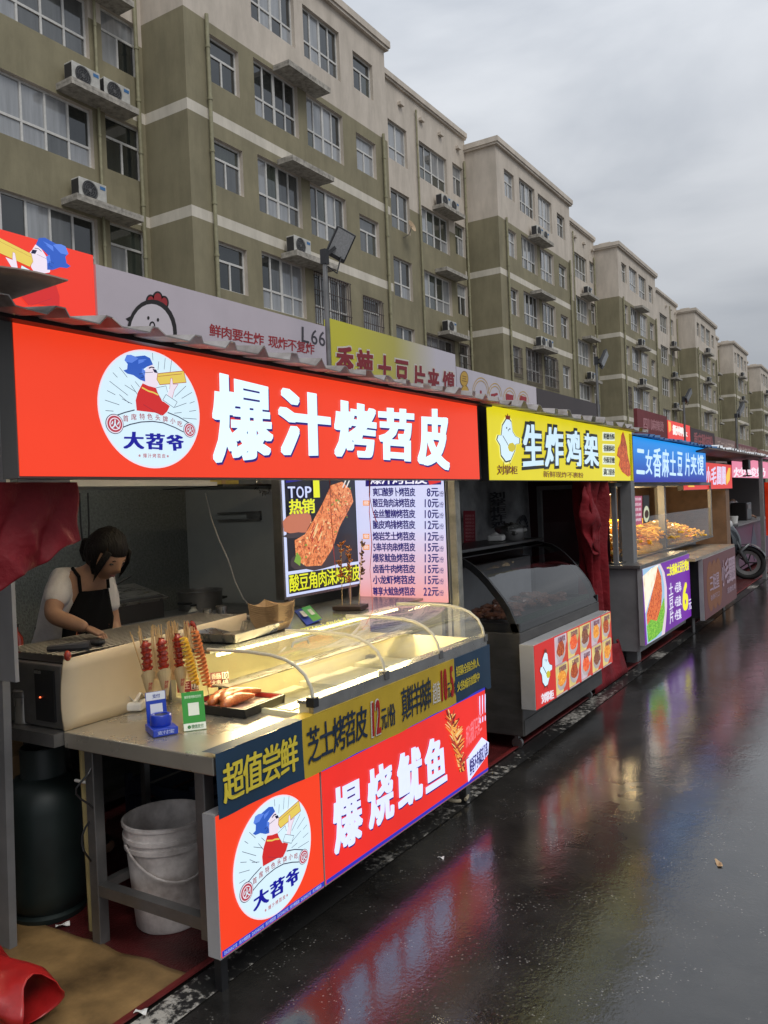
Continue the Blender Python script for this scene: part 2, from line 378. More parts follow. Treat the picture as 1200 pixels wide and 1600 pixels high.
def wallgrid(mb, X, y0, y1, z0, z1, ops, recess=False, cream=14.8, endband=None):
    ys = {y0, y1}; zs = {z0, z1, cream}
    if endband: ys.add(endband)
    for b in (6.5, 9.31, 12.11): zs |= {b, b+.29}
    for o in ops: ys |= {o[0], o[1]}; zs |= {o[2], o[3]}
    ys = sorted(y for y in ys if y0 <= y <= y1); zs = sorted(z for z in zs if z0 <= z <= z1)
    for i in range(len(ys)-1):
        for j in range(len(zs)-1):
            a, b, c, d = ys[i], ys[i+1], zs[j], zs[j+1]
            my, mz = (a+b)/2, (c+d)/2
            if any(o[0] < my < o[1] and o[2] < mz < o[3] for o in ops): continue
            rc = recess and not (endband and my > endband)
            mb.poly([(X, a, c), (X, b, c), (X, b, d), (X, a, d)], zcol(mz, rc, cream))
    for (a, b, c, d) in ops:   # cream painted reveals
        D = .16; k = 0 if c > 9 or True else 1
        for q in ([(X, a, c), (X, a, d), (X-D, a, d), (X-D, a, c)], [(X, b, d), (X, b, c), (X-D, b, c), (X-D, b, d)], [(X, a, d), (X, b, d), (X-D, b, d), (X-D, a, d)], [(X, b, c), (X, a, c), (X-D, a, c), (X-D, b, c)]):
            mb.poly(q, k)
wc = {}
def window(parent, X, y0, y1, z0, z1, kind, rnd):
    """kind: 'wide4','wide2','wide6' tall lights over a row of small ones; 'small' transom over two sashes"""
    W, Hh = y1-y0, z1-z0
    key = (kind, round(W, 2), round(Hh, 2))
    if key not in wc:
        f = MB(); t = .055
        def bar(a, b, c, d): f.box(-.05, 0, a, b, c, d)
        if kind == 'small':
            tz = Hh*.62; bars_v = [(W/2, 0, tz)]; tr = tz
        else:
            nn = int(kind[4:]); tr = Hh*.36; bars_v = [(W*i/nn, 0, Hh) for i in range(1, nn)]
        bar(0, t, 0, Hh); bar(W-t, W, 0, Hh); bar(t, W-t, 0, t); bar(t, W-t, Hh-t, Hh)
        f.box(-.046, .004, t, W-t, tr-.03, tr+.03)
        for (y, a, b) in bars_v:
            th = .028 if (kind == 'small' or abs(y-W/2) > .01) else .05
            if kind == 'small': bar(y-th, y+th, t, tr-.03)
            else: bar(y-th, y+th, t, tr-.03); bar(y-th, y+th, tr+.03, Hh-t)
        wc[key] = f
    f = wc[key]; fo = MB(); fo.add([(X+p[0], y0+p[1], z0+p[2]) for p in f.v], f.f)
    win = fo.build('window', M_frame, parent)
    p = MB()
    cells = []
    if kind == 'small': cells = [(0, W, Hh*.62, Hh), (0, W/2, 0, Hh*.62), (W/2, W, 0, Hh*.62)]
    else:
        nn = int(kind[4:])
        cells = [(W*i/nn, W*(i+1)/nn, 0, Hh*.36) for i in range(nn)]+[(W*i/nn, W*(i+1)/nn, Hh*.36, Hh) for i in range(nn)]
    mood = rnd.choice([0, 1, 2, 2, 3])
    for i, (a, b, c, d) in enumerate(cells):
        mi = mood if rnd.random() < .6 else rnd.choice([0, 1, 2, 3, 2, 1])
        tlt = rnd.uniform(-.006, .006)
        p.poly([(X-.03+tlt, y0+a+.01, z0+c+.01), (X-.03, y0+b-.01, z0+c+.01), (X-.03, y0+b-.01, z0+d-.01), (X-.03+tlt, y0+a+.01, z0+d-.01)], mi)
    p.build('pane', PANES, win)
    return win
def grille(parent, X, y0, y1, z0, z1):
    g = MB(); n = int((y1-y0)/.12)
    for i in range(n+1):
        y = y0+(y1-y0)*i/n; g.box(X+.02, X+.036, y-.008, y+.008, z0, z1)
    for k in range(4):
        z = z0+(z1-z0)*k/3; g.box(X+.036, X+.056, y0-.03, y1+.03, z-.012, z+.012)
    g.build('security_grille', M_grille, parent)
def ledge(parent, X, y0, y1, z):
    m = MB().box(X, X+.6, y0, y1, z, z+.09); m.box(X+.55, X+.603, y0-.003, y1+.003, z+.09, z+.16); m.box(X, X+.55, y0-.003, y0+.05, z+.09, z+.16); m.box(X, X+.55, y1-.05, y1+.003, z+.09, z+.16)
    m.build('ledge', M_ledge, parent)
def pipe(parent, X, y, z0, z1, r=.055):
    m = MB(); z = z0
    pts = [(X+.09, y, z0), (X+.09, y, z1)]; m.tube(pts, r, 10)
    while z < z1:
        m.tube([(X+.09, y, z), (X+.09, y, z+.07)], r*1.25, 10); z += 1.4
    m.build('downpipe', M_pipe, parent, smooth=True)
AC = None; ACN = [0]
def ac_unit(X, y, z, label, s=1.0):
    global AC
    if AC is None:
        t = thing('air_conditioner', label, 'air conditioner', (X, y, z), 'air conditioner units on the block ledges')
        b = MB().box(X+.14, X+.44, y, y+.82, z+.04, z+.56); b.box(X+.16, X+.2, y+.1, y+.2, z, z+.04); b.box(X+.16, X+.2, y+.6, y+.7, z, z+.04); b.box(X+.36, X+.4, y+.1, y+.2, z, z+.04); b.box(X+.36, X+.4, y+.6, y+.7, z, z+.04)
        b.build('casing', M_ac, t, bevel=.012)
        f = MB(); c = Vector((X+.445, y+.31, z+.3)); M = Matrix.Rotation(R_(90), 3, 'Y')
        f.lathe([(.001, .0), (.225, .0)], c, 28, 0, M); 
        fo = f.build('fan_grille', M_acd, t)
        g = MB()
        for rr in (.05, .1, .15, .2, .23):
            g.tube([(c.x+.012, c.y+rr*math.cos(a*math.pi/12), c.z+rr*math.sin(a*math.pi/12)) for a in range(25)], .005, 5, caps=False)
        for a in range(8): g.tube([(c.x+.012, c.y, c.z), (c.x+.012, c.y+.23*math.cos(a*math.pi/4), c.z+.23*math.sin(a*math.pi/4))], .004, 4)
        g.lathe([(.001, .016), (.04, .01), (.04, 0)], c, 12, 0, M)
        g.build('guard', mat('fan_guard_grey', (.12, .12, .12), .5), t)
        s_ = MB().box(X+.442, X+.447, y+.62, y+.78, z+.42, z+.5); s_.build('badge', pr(60, 110, 160), t)
        sd_ = MB().box(X+.16, X+.42, y-.006, y-.001, z+.08, z+.52); sd_.build('side_vent', M_acd, t)
        AC = t; return t
    c = copytree(AC); c.location = (X, y, z); c['label'] = label; return c
# each copy gets label of its own by floor and block
BT = {}
def building(name, label, mods, x_back=-27, ztop=18.1, seed=1, acs=(), bars=()):
    rnd = random.Random(seed); y0 = mods[0][1]; y1 = mods[-1][2]
    t = thing(name, label, 'apartment block', (XR, y0, 0))
    wm = MB(); rf = MB(); wins = []
    for kind, a, b, opt in mods:
        if kind == 'B':
            ops = []
            for k in range(6):
                S_ = 17.2-2.8*k; T = 17.45-2.8*k
                for (p, q, zz, hh, ty) in ((.9, 2.1, S_+.1, 1.3, 'small'), (2.75, 4.8, T, 1.65, 'wide4'), (5.25, 7.25, T-.03, 1.65, 'wide4'), (8.05, 9.3, S_, 1.27, 'small')):
                    ops.append((a+p, a+q, zz-hh, zz, ty, k)) if zz > 5 else None
            wallgrid(wm, XF, a, b, 0, ztop, [o[:4] for o in ops])
            # side faces, banded
            for y in (a, b):
                zs = [0, 6.5, 6.79, 9.31, 9.6, 12.11, 12.4, 14.8, ztop]
                for c, d in zip(zs, zs[1:]):
                    q = [(XR, y, c), (XF, y, c), (XF, y, d), (XR, y, d)]
                    wm.poly(q if y == a else q[::-1], zcol((c+d)/2))
            rf.box(XR-8, XF+.14, a-.12, b+.12, ztop, ztop+.1); rf.box(XF-.1, XF+.19, a-.17, b+.17, ztop+.1, ztop+.34); rf.box(XR, XF-.1, a-.17, a+.1, ztop+.1, ztop+.34); rf.box(XR, XF-.1, b-.1, b+.17, ztop+.1, ztop+.34)
            rf.box(XF-1.3, XF-.5, a+.2, a+.9, ztop+.34, ztop+.5)
            X = XF
            pipe(t, XF, a+.78, 0, 14.9); pipe(t, XF, b-.42, 0, 14.9); pipe(t, XR, a-.28, 0, 17.6)
            for k in range(1, 5):
                if opt.get('ledges', True): ledge(t, XF, a+3.65, a+5.75, 17.42-2.8*k)
        else:
            T = opt['T']; ops = []; rt = 18.7
            for k in range(6):
                tt = T-2.78*k
                if tt > 18: continue
                for (p, q, hh, ty) in opt['w']: ops.append((a+p, a+q, tt-hh, tt+(.1 if ty == 'small' else 0), ty, k)) if tt > 5 else None
            wallgrid(wm, XR, a, b, 0, rt, [o[:4] for o in ops], True, opt.get('cream', 14.2), b-.42)
            rf.box(x_back, XR+.1, a, b, rt, rt+.08); rf.box(XR-.1, XR+.16, a+.004, b-.004, rt+.08, rt+.3)
            # little blocks under the eaves and the ledges
            for i in range(4):
                yy = a+3.6+i*1.75; wm.box(XR, XR+.16, yy, yy+.3, 18.0, 18.12, 0)
            for k in range(0, 5):
                tt = T-2.78*k
                if tt < 17 and opt.get('ledges', True): ledge(t, XR, a+opt['lx'], a+opt['lx']+2.05, tt+.08)
            pipe(t, XR, a+opt.get('px', 5.0), 0, 18.3, .04)
            X = XR
        for o in ops:
            if o[2] < 3: continue
            window(t, X-.12, o[0], o[1], o[2], o[3], o[4], rnd)
    for (X, a, b, c, d) in bars: grille(t, X, a, b, c, d)
    # outer walls
    ys = (y0, y1)
    for y in ys:
        for c, d in ((0, 14.8), (14.8, 18.1)):
            wm.poly([(x_back, y, c), (XR, y, c), (XR, y, d), (x_back, y, d)][::(1 if y == y0 else -1)], 1 if c == 0 else 0)
    wm.poly([(x_back, y0, 0), (x_back, y1, 0), (x_back, y1, 18.7), (x_back, y0, 18.7)][::-1], 0)
    wm.build('wall', [M_cream, M_olive, M_band], t)
    rf.build('roof', M_cream, t)
    return t
RW = [(2.75, 4.25, 1.6, 'wide2'), (5.3, 7.85, 1.6, 'wide4'), (8.45, 9.5, 1.35, 'small')]
RWL = [(3.7, 8.25, 1.5, 'wide7'), (8.65, 9.85, 1.35, 'small')]
bars = [(XF, 38.45+2.5, 42.95, 7.2, 8.9), (XR, 25.9+5.3, 25.9+7.85, 7.2, 8.85), (XF, 56.3, 57.5, 7.4, 8.85), (XF, 21.0, 23.0, 7.3, 8.98), (XF, 23.8, 25.05, 7.4, 8.72), (XF, 36.5, 37.9, 7.4, 8.85), (XF, 38.45, 40.55, 7.2, 8.95), (XR, 34.2, 35.4, 7.5, 8.8)]
building('apartment_building', 'nearest olive and cream apartment block with long stepped front behind the stalls', [
    ('R', 5.75, 15.75, dict(T=14.63, w=RWL, lx=7.2, px=8.38)),
    ('B', 15.75, 25.9, {}), ('R', 25.9, 35.72, dict(T=17.15, w=RW, lx=6.3, cream=13.9)),
    ('B', 35.72, 45.85, {}), ('R', 45.85, 55.35, dict(T=17.15, w=RW, lx=6.3, cream=13.9)), ('B', 55.35, 65.45, {})], seed=3, bars=bars)
building('apartment_building', 'middle olive and cream apartment block beyond the gap, seen behind the red signboards', [
    ('R', 72.0, 80.05, dict(T=17.15, w=[(1.4, 4.2, 1.6, 'wide4'), (5.4, 6.6, 1.35, 'small')], lx=4.6, cream=13.9)),
    ('B', 80.05, 90.4, {})], seed=5)
building('apartment_building', 'olive and cream apartment block second from the far end of the row', [
    ('R', 97.0, 101.0, dict(T=17.15, w=[(1.0, 2.8, 1.6, 'wide2')], lx=.6, cream=13.9)),
    ('B', 101.0, 111.2, {})], seed=8)
building('apartment_building', 'farthest olive and cream apartment block at the right edge of the view', [
    ('R', 119.5, 123.0, dict(T=17.15, w=[(1.0, 2.8, 1.6, 'wide2')], lx=.6, cream=13.9)),
    ('B', 123.0, 133.2, {}), ('R', 133.2, 142.0, dict(T=17.15, w=RW[:1], lx=6.3, cream=13.9)), ('B', 142.0, 152.0, {})], seed=9)
# air conditioners on the ledges
zf = lambda k: 17.42-2.8*k+.1
zl = lambda k: 14.63-2.78*k+.18
zm = lambda k: 17.15-2.78*k+.18
_AC = [
    (XR, 13.1, zl(1), 'left unit of the pair on the highest ledge, upper left'),
    (XR, 14.05, zl(1), 'right unit of the pair on the highest ledge, upper left'),
    (XR, 13.15, zl(2), 'alone on the ledge above the lit red signboard at left'),
    (XF, 19.5, zf(3), 'alone on the ledge right behind the nearest floodlight'),
    (XR, 32.3, zm(1), 'left unit of the pair high in the first recess'),
    (XR, 33.15, zm(1), 'right unit of the pair high in the first recess'),
    (XR, 32.4, zm(3), 'alone low in the first recess above the arched signboard'),
    (XF, 39.5, zf(1), 'left of the pair on the second bay, top ledge'),
    (XF, 40.4, zf(1), 'right of the pair on the second bay, top ledge'),
    (XF, 39.5, zf(3), 'left of the pair on the second bay, lowest ledge'),
    (XF, 40.4, zf(3), 'right of the pair on the second bay, lowest ledge'),
    (XR, 52.4, zm(1), 'alone on the top ledge of the second recess'),
    (XR, 52.4, zm(3), 'alone in the second recess just behind the second floodlight'),
    (XF, 59.2, zf(2), 'alone on the middle ledge of the third bay'),
    (XF, 59.2, zf(3), 'alone on the lower ledge of the third bay'),
    (XR, 76.8, zm(1), 'on the top recess ledge of the middle block'),
    (XR, 76.8, zm(2), 'on the second recess ledge of the middle block'),
    (XR, 76.8, zm(3), 'on the third recess ledge of the middle block'),
    (XF, 84.0, zf(1), 'on the top bay ledge of the middle block'),
    (XF, 84.0, zf(2), 'on the second bay ledge of the middle block'),
    (XF, 104.8, zf(1), 'on the top bay ledge of the block before the farthest'),
    (XF, 104.8, zf(2), 'on the second bay ledge of the block before the farthest'),
    (XF, 126.8, zf(1), 'on the top bay ledge of the farthest block')]
for X, y, z, lab in _AC:
    ac_unit(X, y, z, 'white air conditioner, '+lab)
# satellite dish at a recess window
t = thing('satellite_dish', 'small tan satellite dish fixed below a window of the nearest block', 'satellite dish', (XR, 29.5, 12.6))
c = Vector((XR+.45, 29.5, 12.9)); M = Matrix.Rotation(R_(70), 3, 'Y')
MB().lathe([(.001, -.05), (.12, -.035), (.22, .0), (.25, .02)], c, 20, 0, M).build('dish', mat('dish_tan', (.42, .3, .18), .6), t, smooth=True, solid=.01)
MB().tube([(XR-.02, 29.5, 12.5), (XR+.3, 29.5, 12.6), tuple(c)], .015, 6).build('bracket', M_grey, t)
# ================================================================ LOGO (drawn in the pixels of the sign, stored on the unit circle)
SX = -2.05
def _lg(x, y): p = onX(130+x/6, 530+y/6, SX); return (p.y, p.z)
_l = [_lg(135, 590), _lg(1083, 720), _lg(540, 97), _lg(700, 1205)]
LYc, LYr = (_l[0][0]+_l[1][0])/2, (_l[1][0]-_l[0][0])/2
LZr = (_l[2][1]-_l[3][1])/2; LZc = (_l[2][1]+_l[3][1])/2
def lu(x, y): a, b = _lg(x, y); return ((a-LYc)/LYr, (b-LZc)/LZr)
def stroke(mb, pts, w, fn, mi=0):
    P = [fn(*p) for p in pts]
    for a, b in zip(P, P[1:]):
        d = (b-a)
        if d.length < 1e-6: continue
        n_ = d.normalized().cross(NRM)*w/2
        mb.poly([a-n_, b-n_, b+n_, a+n_], mi)
NRM = Vector((1, 0, 0))
def logo(parent, X, yc, zc, ry, rz, lit=1.0, head_only=False, flip=False, ring=True):
    mats = [em(214, 238, 250, lit), em(48, 92, 190, lit), em(205, 40, 40, lit), em(226, 200, 90, lit), em(235, 222, 236, lit), em(20, 22, 60, lit), em(20, 20, 150, lit), em(175, 60, 75, lit), em(90, 130, 225, lit), em(160, 45, 60, lit)]
    sg = -1 if flip else 1
    def P(d):
        def fn(x, y):
            a, b = lu(x, y); return Vector((X+d, yc+a*ry*sg, zc+b*rz))
        return fn
    m = MB()
    def pg(pts, mi, d):
        q = [P(d)(*p) for p in pts]; m.poly(q[::-1] if flip else q, mi)
    def tri(pts, mi, d):  # fan from centroid keeps concave outlines tidy
        q = [P(d)(*p) for p in pts]; c = sum(q, Vector((0, 0, 0)))/len(q)
        for a, b in zip(q, q[1:]+q[:1]): m.poly([c, a, b], mi)
    if not head_only:
        n = 64
        m.poly([(X+.002, yc+ry*1.012*math.cos(2*math.pi*i/n), zc+rz*1.012*math.sin(2*math.pi*i/n)) for i in range(n)], 4)
        m.poly([(X+.003, yc+ry*.985*math.cos(2*math.pi*i/n), zc+rz*.985*math.sin(2*math.pi*i/n)) for i in range(n)], 0)
        for (a, b, c, d) in [(270,315,312,360),(330,265,405,360),(238,395,410,528),(215,483,292,522),(195,572,330,617),(355,560,450,608),(200,670,275,676),(380,430,490,500),(478,398,520,450),(760,180,750,285),(820,200,806,310),(700,210,692,290),(955,440,850,540),(1010,500,915,556),(960,600,850,640),(1035,585,990,602),(915,688,845,695),(1050,668,985,678),(1055,750,925,740),(330,520,420,600),(640,130,645,200),(440,430,500,520)]:
            stroke(m, [(a, b), (c, d)], .0016, P(.0045), 5)
    # shirt, collar, chain
    tri([(545, 415), (600, 440), (668, 458), (705, 500), (720, 570), (800, 628), (775, 680), (735, 718), (660, 690), (490, 670), (480, 575), (500, 500)], 2, .006)
    # neck, face, ear
    tri([(540, 400), (560, 300), (600, 250), (640, 240), (668, 290), (690, 320), (678, 370), (690, 425), (668, 458), (600, 440), (548, 415)], 4, .0066)
    # sleeve, cuff, forearm, hand
    tri([(668, 458), (760, 440), (780, 520), (735, 590), (718, 570), (690, 520)], 0, .0072)
    tri([(760, 520), (865, 590), (835, 645), (730, 572)], 0, .0078); stroke(m, [(760, 520), (865, 590), (835, 645), (730, 572), (760, 520)], .0016, P(.0082), 5)
    tri([(790, 470), (800, 370), (815, 368), (822, 425), (870, 425), (835, 480), (815, 555), (770, 525)], 4, .0096)
    stroke(m, [(790, 470), (800, 370), (815, 368), (822, 425), (870, 425), (835, 480), (815, 555)], .0014, P(.0099), 7)
    stroke(m, [(668, 458), (760, 440), (775, 500)], .0014, P(.0082), 5)
    stroke(m, [(535, 455), (600, 490), (640, 500), (690, 525)], .005, P(.0074), 3)
    stroke(m, [(550, 615), (720, 718)], .0018, P(.0074), 9); stroke(m, [(660, 465), (718, 570)], .0018, P(.0074), 9)
    # roll of food
    tri([(680, 325), (925, 300), (948, 408), (700, 430), (672, 380)], 3, .0088)
    stroke(m, [(680, 325), (925, 300), (948, 408), (700, 430), (672, 380), (680, 325)], .002, P(.0092), 9); stroke(m, [(684, 352), (905, 328)], .0015, P(.0092), 9)
    # hair and bun
    tri([(370, 200), (392, 150), (430, 150), (470, 165), (560, 155), (610, 180), (638, 240), (580, 262), (545, 285), (560, 330), (565, 400), (520, 385), (455, 340), (395, 325), (360, 295), (395, 285), (400, 235)], 1, .0082)
    tri([(430, 150), (470, 165), (500, 185), (440, 225), (385, 215), (372, 200), (392, 150)], 8, .0086)
    tri([(500, 195), (580, 190), (530, 215), (560, 210), (500, 235)], 8, .0088)
    tri([(535, 275), (565, 300), (560, 350), (530, 330)], 8, .0088)
    # glasses, brow
    tri([(632, 280), (668, 290), (682, 322), (650, 315)], 5, .0088); stroke(m, [(550, 318), (636, 312)], .0016, P(.0088), 5); stroke(m, [(598, 275), (622, 264), (650, 272)], .004, P(.0088), 5)
    stroke(m, [(505, 330), (540, 325), (545, 360), (520, 365)], .0016, P(.0092), 5)
    if not head_only:
        arc1 = [(290, 720), (380, 688), (470, 665)]; arc2 = [(780, 688), (880, 728), (985, 790)]
        arc3 = [(352, 830), (430, 800), (530, 778), (640, 772), (740, 786), (850, 830), (930, 872)]
        for a in (arc1, arc2, arc3): stroke(m, a, .0034, P(.006), 5)
        for (x, y, r) in ((282, 796, 76), (985, 853, 62)):
            c = P(0)(x, y); rr = r/474*ry*1.02; rz_ = rr*rz/ry
            for k, (f, mi) in enumerate(((1, 5), (.93, 4), (.82, 7), (.62, 4), (.52, 7))):
                m.poly([(X+.0062+.0006*k, c.y+rr*f*math.cos(i*math.pi/12), c.z+rz_*f*math.sin(i*math.pi/12)) for i in range(24)], mi)
            tightq(m, '火', [Vector((X+.0094, c.y-rr*.5, c.z+rz_*.45)), Vector((X+.0094, c.y+rr*.5, c.z+rz_*.45)), Vector((X+.0094, c.y+rr*.5, c.z-rz_*.5)), Vector((X+.0094, c.y-rr*.5, c.z-rz_*.5))], .02, 0)
        for ch, x, y, a in [('首', 385, 745, .2), ('席', 462, 732, .12), ('特', 540, 728, .05), ('色', 612, 728, 0), ('头', 686, 737, -.1), ('牌', 757, 752, -.15), ('小', 827, 768, -.25), ('吃', 893, 795, -.3)]:
            c = P(.0066)(x, y); h = .052*ry
            text(m, ch, [c+Vector((0, -h, h*rz/ry)), c+Vector((0, h, h*rz/ry)), c+Vector((0, h, -h*rz/ry)), c+Vector((0, -h, -h*rz/ry))], .01, 9)
        for ch, b in zip('大苕爷', [((368, 865), (545, 868), (552, 1035), (362, 1030)), ((568, 878), (745, 885), (738, 1045), (580, 1035)), ((758, 895), (915, 895), (930, 1048), (775, 1052))]):
            tightq(m, ch, [P(.0066)(*p) for p in b], .035, 6); tightq(m, ch, [P(.0069)(p[0]+6, p[1]) for p in b], .035, 6)
        for ch, x in zip('※爆汁烤苕皮※', range(522, 800, 44)):
            c = P(.0066)(x, 1092+(x-522)*.02); h = .036*ry
            text(m, ch, [c+Vector((0, -h, h*rz/ry)), c+Vector((0, h, h*rz/ry)), c+Vector((0, h, -h*rz/ry)), c+Vector((0, -h, -h*rz/ry))], .012, 7)
    return m.build('emblem', mats, parent)
def roofsheet(parent, y0, y1, xf, xb, z, zb, m, pitch=.167, h=.032, name='roof', jit=.01, seed=1):
    rnd = random.Random(seed); mb = MB(); y = y0; prof = []
    while y < y1-.01:
        j = rnd.uniform(-jit, jit); prof += [(y, 0+j*.3), (y+pitch*.62, 0+j*.3), (y+pitch*.74, h+j), (y+pitch*.90, h+j)]; y += pitch
    prof.append((y1, 0))
    js = [rnd.uniform(-.012, .012) for _ in prof]
    def fn(s, t):
        i = int(round(s*(len(prof)-1))); return (xf+(xb-xf)*t+(js[i]*(1-t)), prof[i][0], z+(zb-z)*t+prof[i][1])
    mb.grid(fn, len(prof)-1, 3)
    return mb.build(name, m, parent, solid=.004)
# ================================================================ STALL 1
ST = thing('food_stall', 'nearest food stall under a long red sign with white characters, steel kitchen inside', 'food stall', (-3.2, 2.85, 0))
Y0, Y1, ZB, ZT = 1.383, 4.33, 1.672, 2.13
RED = em(230, 60, 30, 1.12, .07, 1.3)
sb = MB().box(SX-.075, SX-.004, Y0, Y1, ZB, ZT).build('sign_box', mat('sign_box_grey', (.10, .10, .095), .5), ST)
MB().box(SX-.004, SX, Y0+.004, Y1-.004, ZB+.006, ZT-.004).build('sign_face', RED, sb)
logo(sb, SX, LYc, LZc, LYr, LZr)
mw = [em(212, 238, 252, 1.25), em(38, 20, 120, .9)]
m = MB()
for ch, q in zip('爆汁烤苕皮', [((326, 574), (424, 600), (426, 718), (330, 730)), ((432, 601), (513, 617), (516, 714), (434, 716)), ((520, 620), (586, 634), (586, 718), (521, 716)), ((589, 634), (645, 638), (645, 724), (591, 720)), ((651, 636), (699, 637), (701, 738), (651, 727))]):
    for off, d, dy, mi in ((.05, .003, .011, 1), (.05, .0035, .006, 1), (.05, .005, 0, 0), (.05, .0055, .0035, 0)):
        tightq(m, ch, [p+Vector((d, dy, -dy*.8 if mi else 0)) for p in pxq(SX, q)], off, mi)
m.build('lettering', mw, sb)
roofsheet(ST, 1.1, 4.42, -1.87, -4.5, 2.097, 2.45, M_roof, h=.026, jit=.008, seed=4)
MB().box(-2.045, -2.0, Y0-.2, Y1+.1, 2.10, 2.116).build('roof_batten', M_dark, ST)
# bent flap at the left end of the roof
MB().grid(lambda s, t: (-1.80-t*.3, 1.10+s*.28, 2.150+.010*math.sin(s*3)-.01*t+.02*s), 6, 2).build('roof_flap', mat('rusty_roof_flap', (.34, .27, .22), .6, .1, var=.5), ST, solid=.004)
# posts
def post(parent, x0, x1, y0, y1, z0, z1, m=M_grey): return MB().box(x0, x1, y0, y1, z0, z1).build('post', m, parent, bevel=.004)
pp = MB(); pp.beam((-2.80, 1.745, 0), (-2.765, 1.745, 1.05), .1, .03); pp.build('post', M_grey, ST)
MB().box(-3.0, -2.625, 1.72, 1.735, .99, 2.1).build('side_panel', M_greyl, ST)
post(ST, -2.175, -2.13, 4.16, 4.22, 0, 2.11, mat('galvanised_post', (.30, .29, .25), .5, .5, var=.4, vscale=12))
post(ST, -2.215, -2.19, 4.17, 4.22, 0, 2.11, M_greyl)
MB().box(-2.16, -2.09, 4.345, 4.435, 1.68, 2.12).build('filler_panel', M_dark, ST)
MB().box(-4.3, -2.27, 4.2, 4.24, 0, 2.14).build('partition', mat('partition_steel', (.30, .31, .30), .45, .15, var=.15, vscale=2), ST)
MB().box(-4.34, -4.3, .9, 4.24, 0, 2.2).build('back_wall', mat('foil_back_wall', (.20, .21, .195), .3, .45, var=.4, vscale=60, bump=.6, bscale=90), ST)
MB().box(-4.3, -2.4, .86, .9, 0, 2.15).build('side_wall', M_greyl, ST)
MB().box(-3.42, -3.05, 2.3, 3.16, 1.70, 1.86).box(-3.44, -3.02, 2.28, 3.18, 1.69, 1.71).build('extractor_hood', M_greyl, ST)
MB().box(-3.72, -3.6, 4.182, 4.2, 1.50, 1.535).box(-3.98, -3.60, 4.176, 4.2, 1.485, 1.497).box(-3.98, -3.60, 4.176, 4.2, 1.535, 1.545).build('handle', M_steeld, ST)
# warm tube lamp under the sign
tl = MB().tube([(-2.3, 1.7, 2.06), (-2.3, 4.0, 2.06)], .014, 8).build('unseen_tube_lamp', mat('lamp_tube', (1, .86, .6), .4, emit=6), ST)
al = bpy.data.lights.new('tube_light', 'AREA'); al.shape = 'RECTANGLE'; al.size = 2.2; al.size_y = .04; al.energy = 11; al.color = (1, .80, .50)
ao = bpy.data.objects.new('tube_light', al); COL.objects.link(ao); ao.location = (-2.3, 2.85, 2.04); ao.rotation_euler = (0, 0, R_(90)); ao.parent = None
MB().tube([(-3.55, 2.2, 2.08), (-3.55, 3.4, 2.08)], .014, 8).build('unseen_tube_lamp', mat('kitchen_fill_tube', (.9, 1, .95), .4, emit=2), ST)  # unseen white tube, added with its area light to brighten the dark kitchen
al = bpy.data.lights.new('kitchen_fill_light', 'AREA'); al.shape = 'RECTANGLE'; al.size = 1.2; al.size_y = .04; al.energy = 4; al.color = (.97, 1, .96)
ao = bpy.data.objects.new('kitchen_fill_light', al); COL.objects.link(ao); ao.location = (-3.55, 2.8, 2.06); ao.rotation_euler = (0, 0, R_(90))
# menu lightboxes
XM = -2.82
t = thing('menu_lightbox', 'lit food poster reading TOP1 with a grilled roll held by chopsticks', 'menu board', (XM, 3.8, .95))
pa = onX(447, 925, XM); pb = onX(563, 905, XM)
yl, yr = pa.y, 4.19
fr = MB().box(XM-.06, XM-.002, yl-.012, yr, 1.06, 1.80).build('casing', M_steeld, t)
MB().box(XM-.04, XM-.01, yl+.03, yl+.06, .86, 1.06).box(XM-.04, XM-.01, yr-.12, yr-.09, .86, 1.06).build('bracket', M_steeld, t)
MB().box(XM-.002, XM+.001, yl+.004, yr-.004, 1.075, 1.795).build('border', em(205, 215, 250, 1), t)
m = MB(); W_ = yr-yl; X_ = XM+.003
def R4(a, b, c, d, k=0): return [(X_+k, yl+W_*a, 1.075+.72*c), (X_+k, yl+W_*b, 1.075+.72*c), (X_+k, yl+W_*b, 1.075+.72*d), (X_+k, yl+W_*a, 1.075+.72*d)]
m.poly(R4(.03, .97, .19, .99), 0); m.poly(R4(.03, .97, .02, .165), 0)
rnd = random.Random(5)
def blob(m, cx, cz, rx, rz, mi, k, n=18, jit=.12, rot=0, rnd=rnd):
    pts = []
    for i in range(n):
        a = 2*math.pi*i/n; j = 1+rnd.uniform(-jit, jit); x, z = rx*j*math.cos(a), rz*j*math.sin(a)
        x, z = x*math.cos(rot)-z*math.sin(rot), x*math.sin(rot)+z*math.cos(rot); pts.append((X_+k, yl+W_*(cx+x), 1.075+.72*(cz+z)))
    m.poly(pts, mi)
def hull(m, pts, mi, k): m.poly([(X_+k, yl+W_*a, 1.075+.72*b) for a, b in pts], mi)
blob(m, .17, .55, .17, .1, 2, .001, rot=.1); blob(m, .14, .46, .16, .02, 3, .0012)
blob(m, .42, .26, .40, .09, 3, .0008)
hull(m, [(.13, .27), (.25, .21), (.45, .2), (.6, .32), (.72, .5), (.93, .7), (.9, .8), (.78, .87), (.62, .84), (.5, .7), (.38, .58), (.25, .46), (.12, .42)], 1, .0016)
for i in range(60):
    s = rnd.random(); x, z = .2+s*.62+rnd.uniform(-.1, .1), .3+s*.42+rnd.uniform(-.1, .1)
    blob(m, x, z, rnd.uniform(.006, .018), rnd.uniform(.005, .012), rnd.choice([4, 4, 5, 2, 6]), .002+.00002*i, 6, .3)
for i in range(8): blob(m, .38+rnd.uniform(-.07, .07), .47+rnd.uniform(-.05, .06), .05, .008, rnd.choice([4, 6]), .0034+.0001*i, 8, .1, .9)
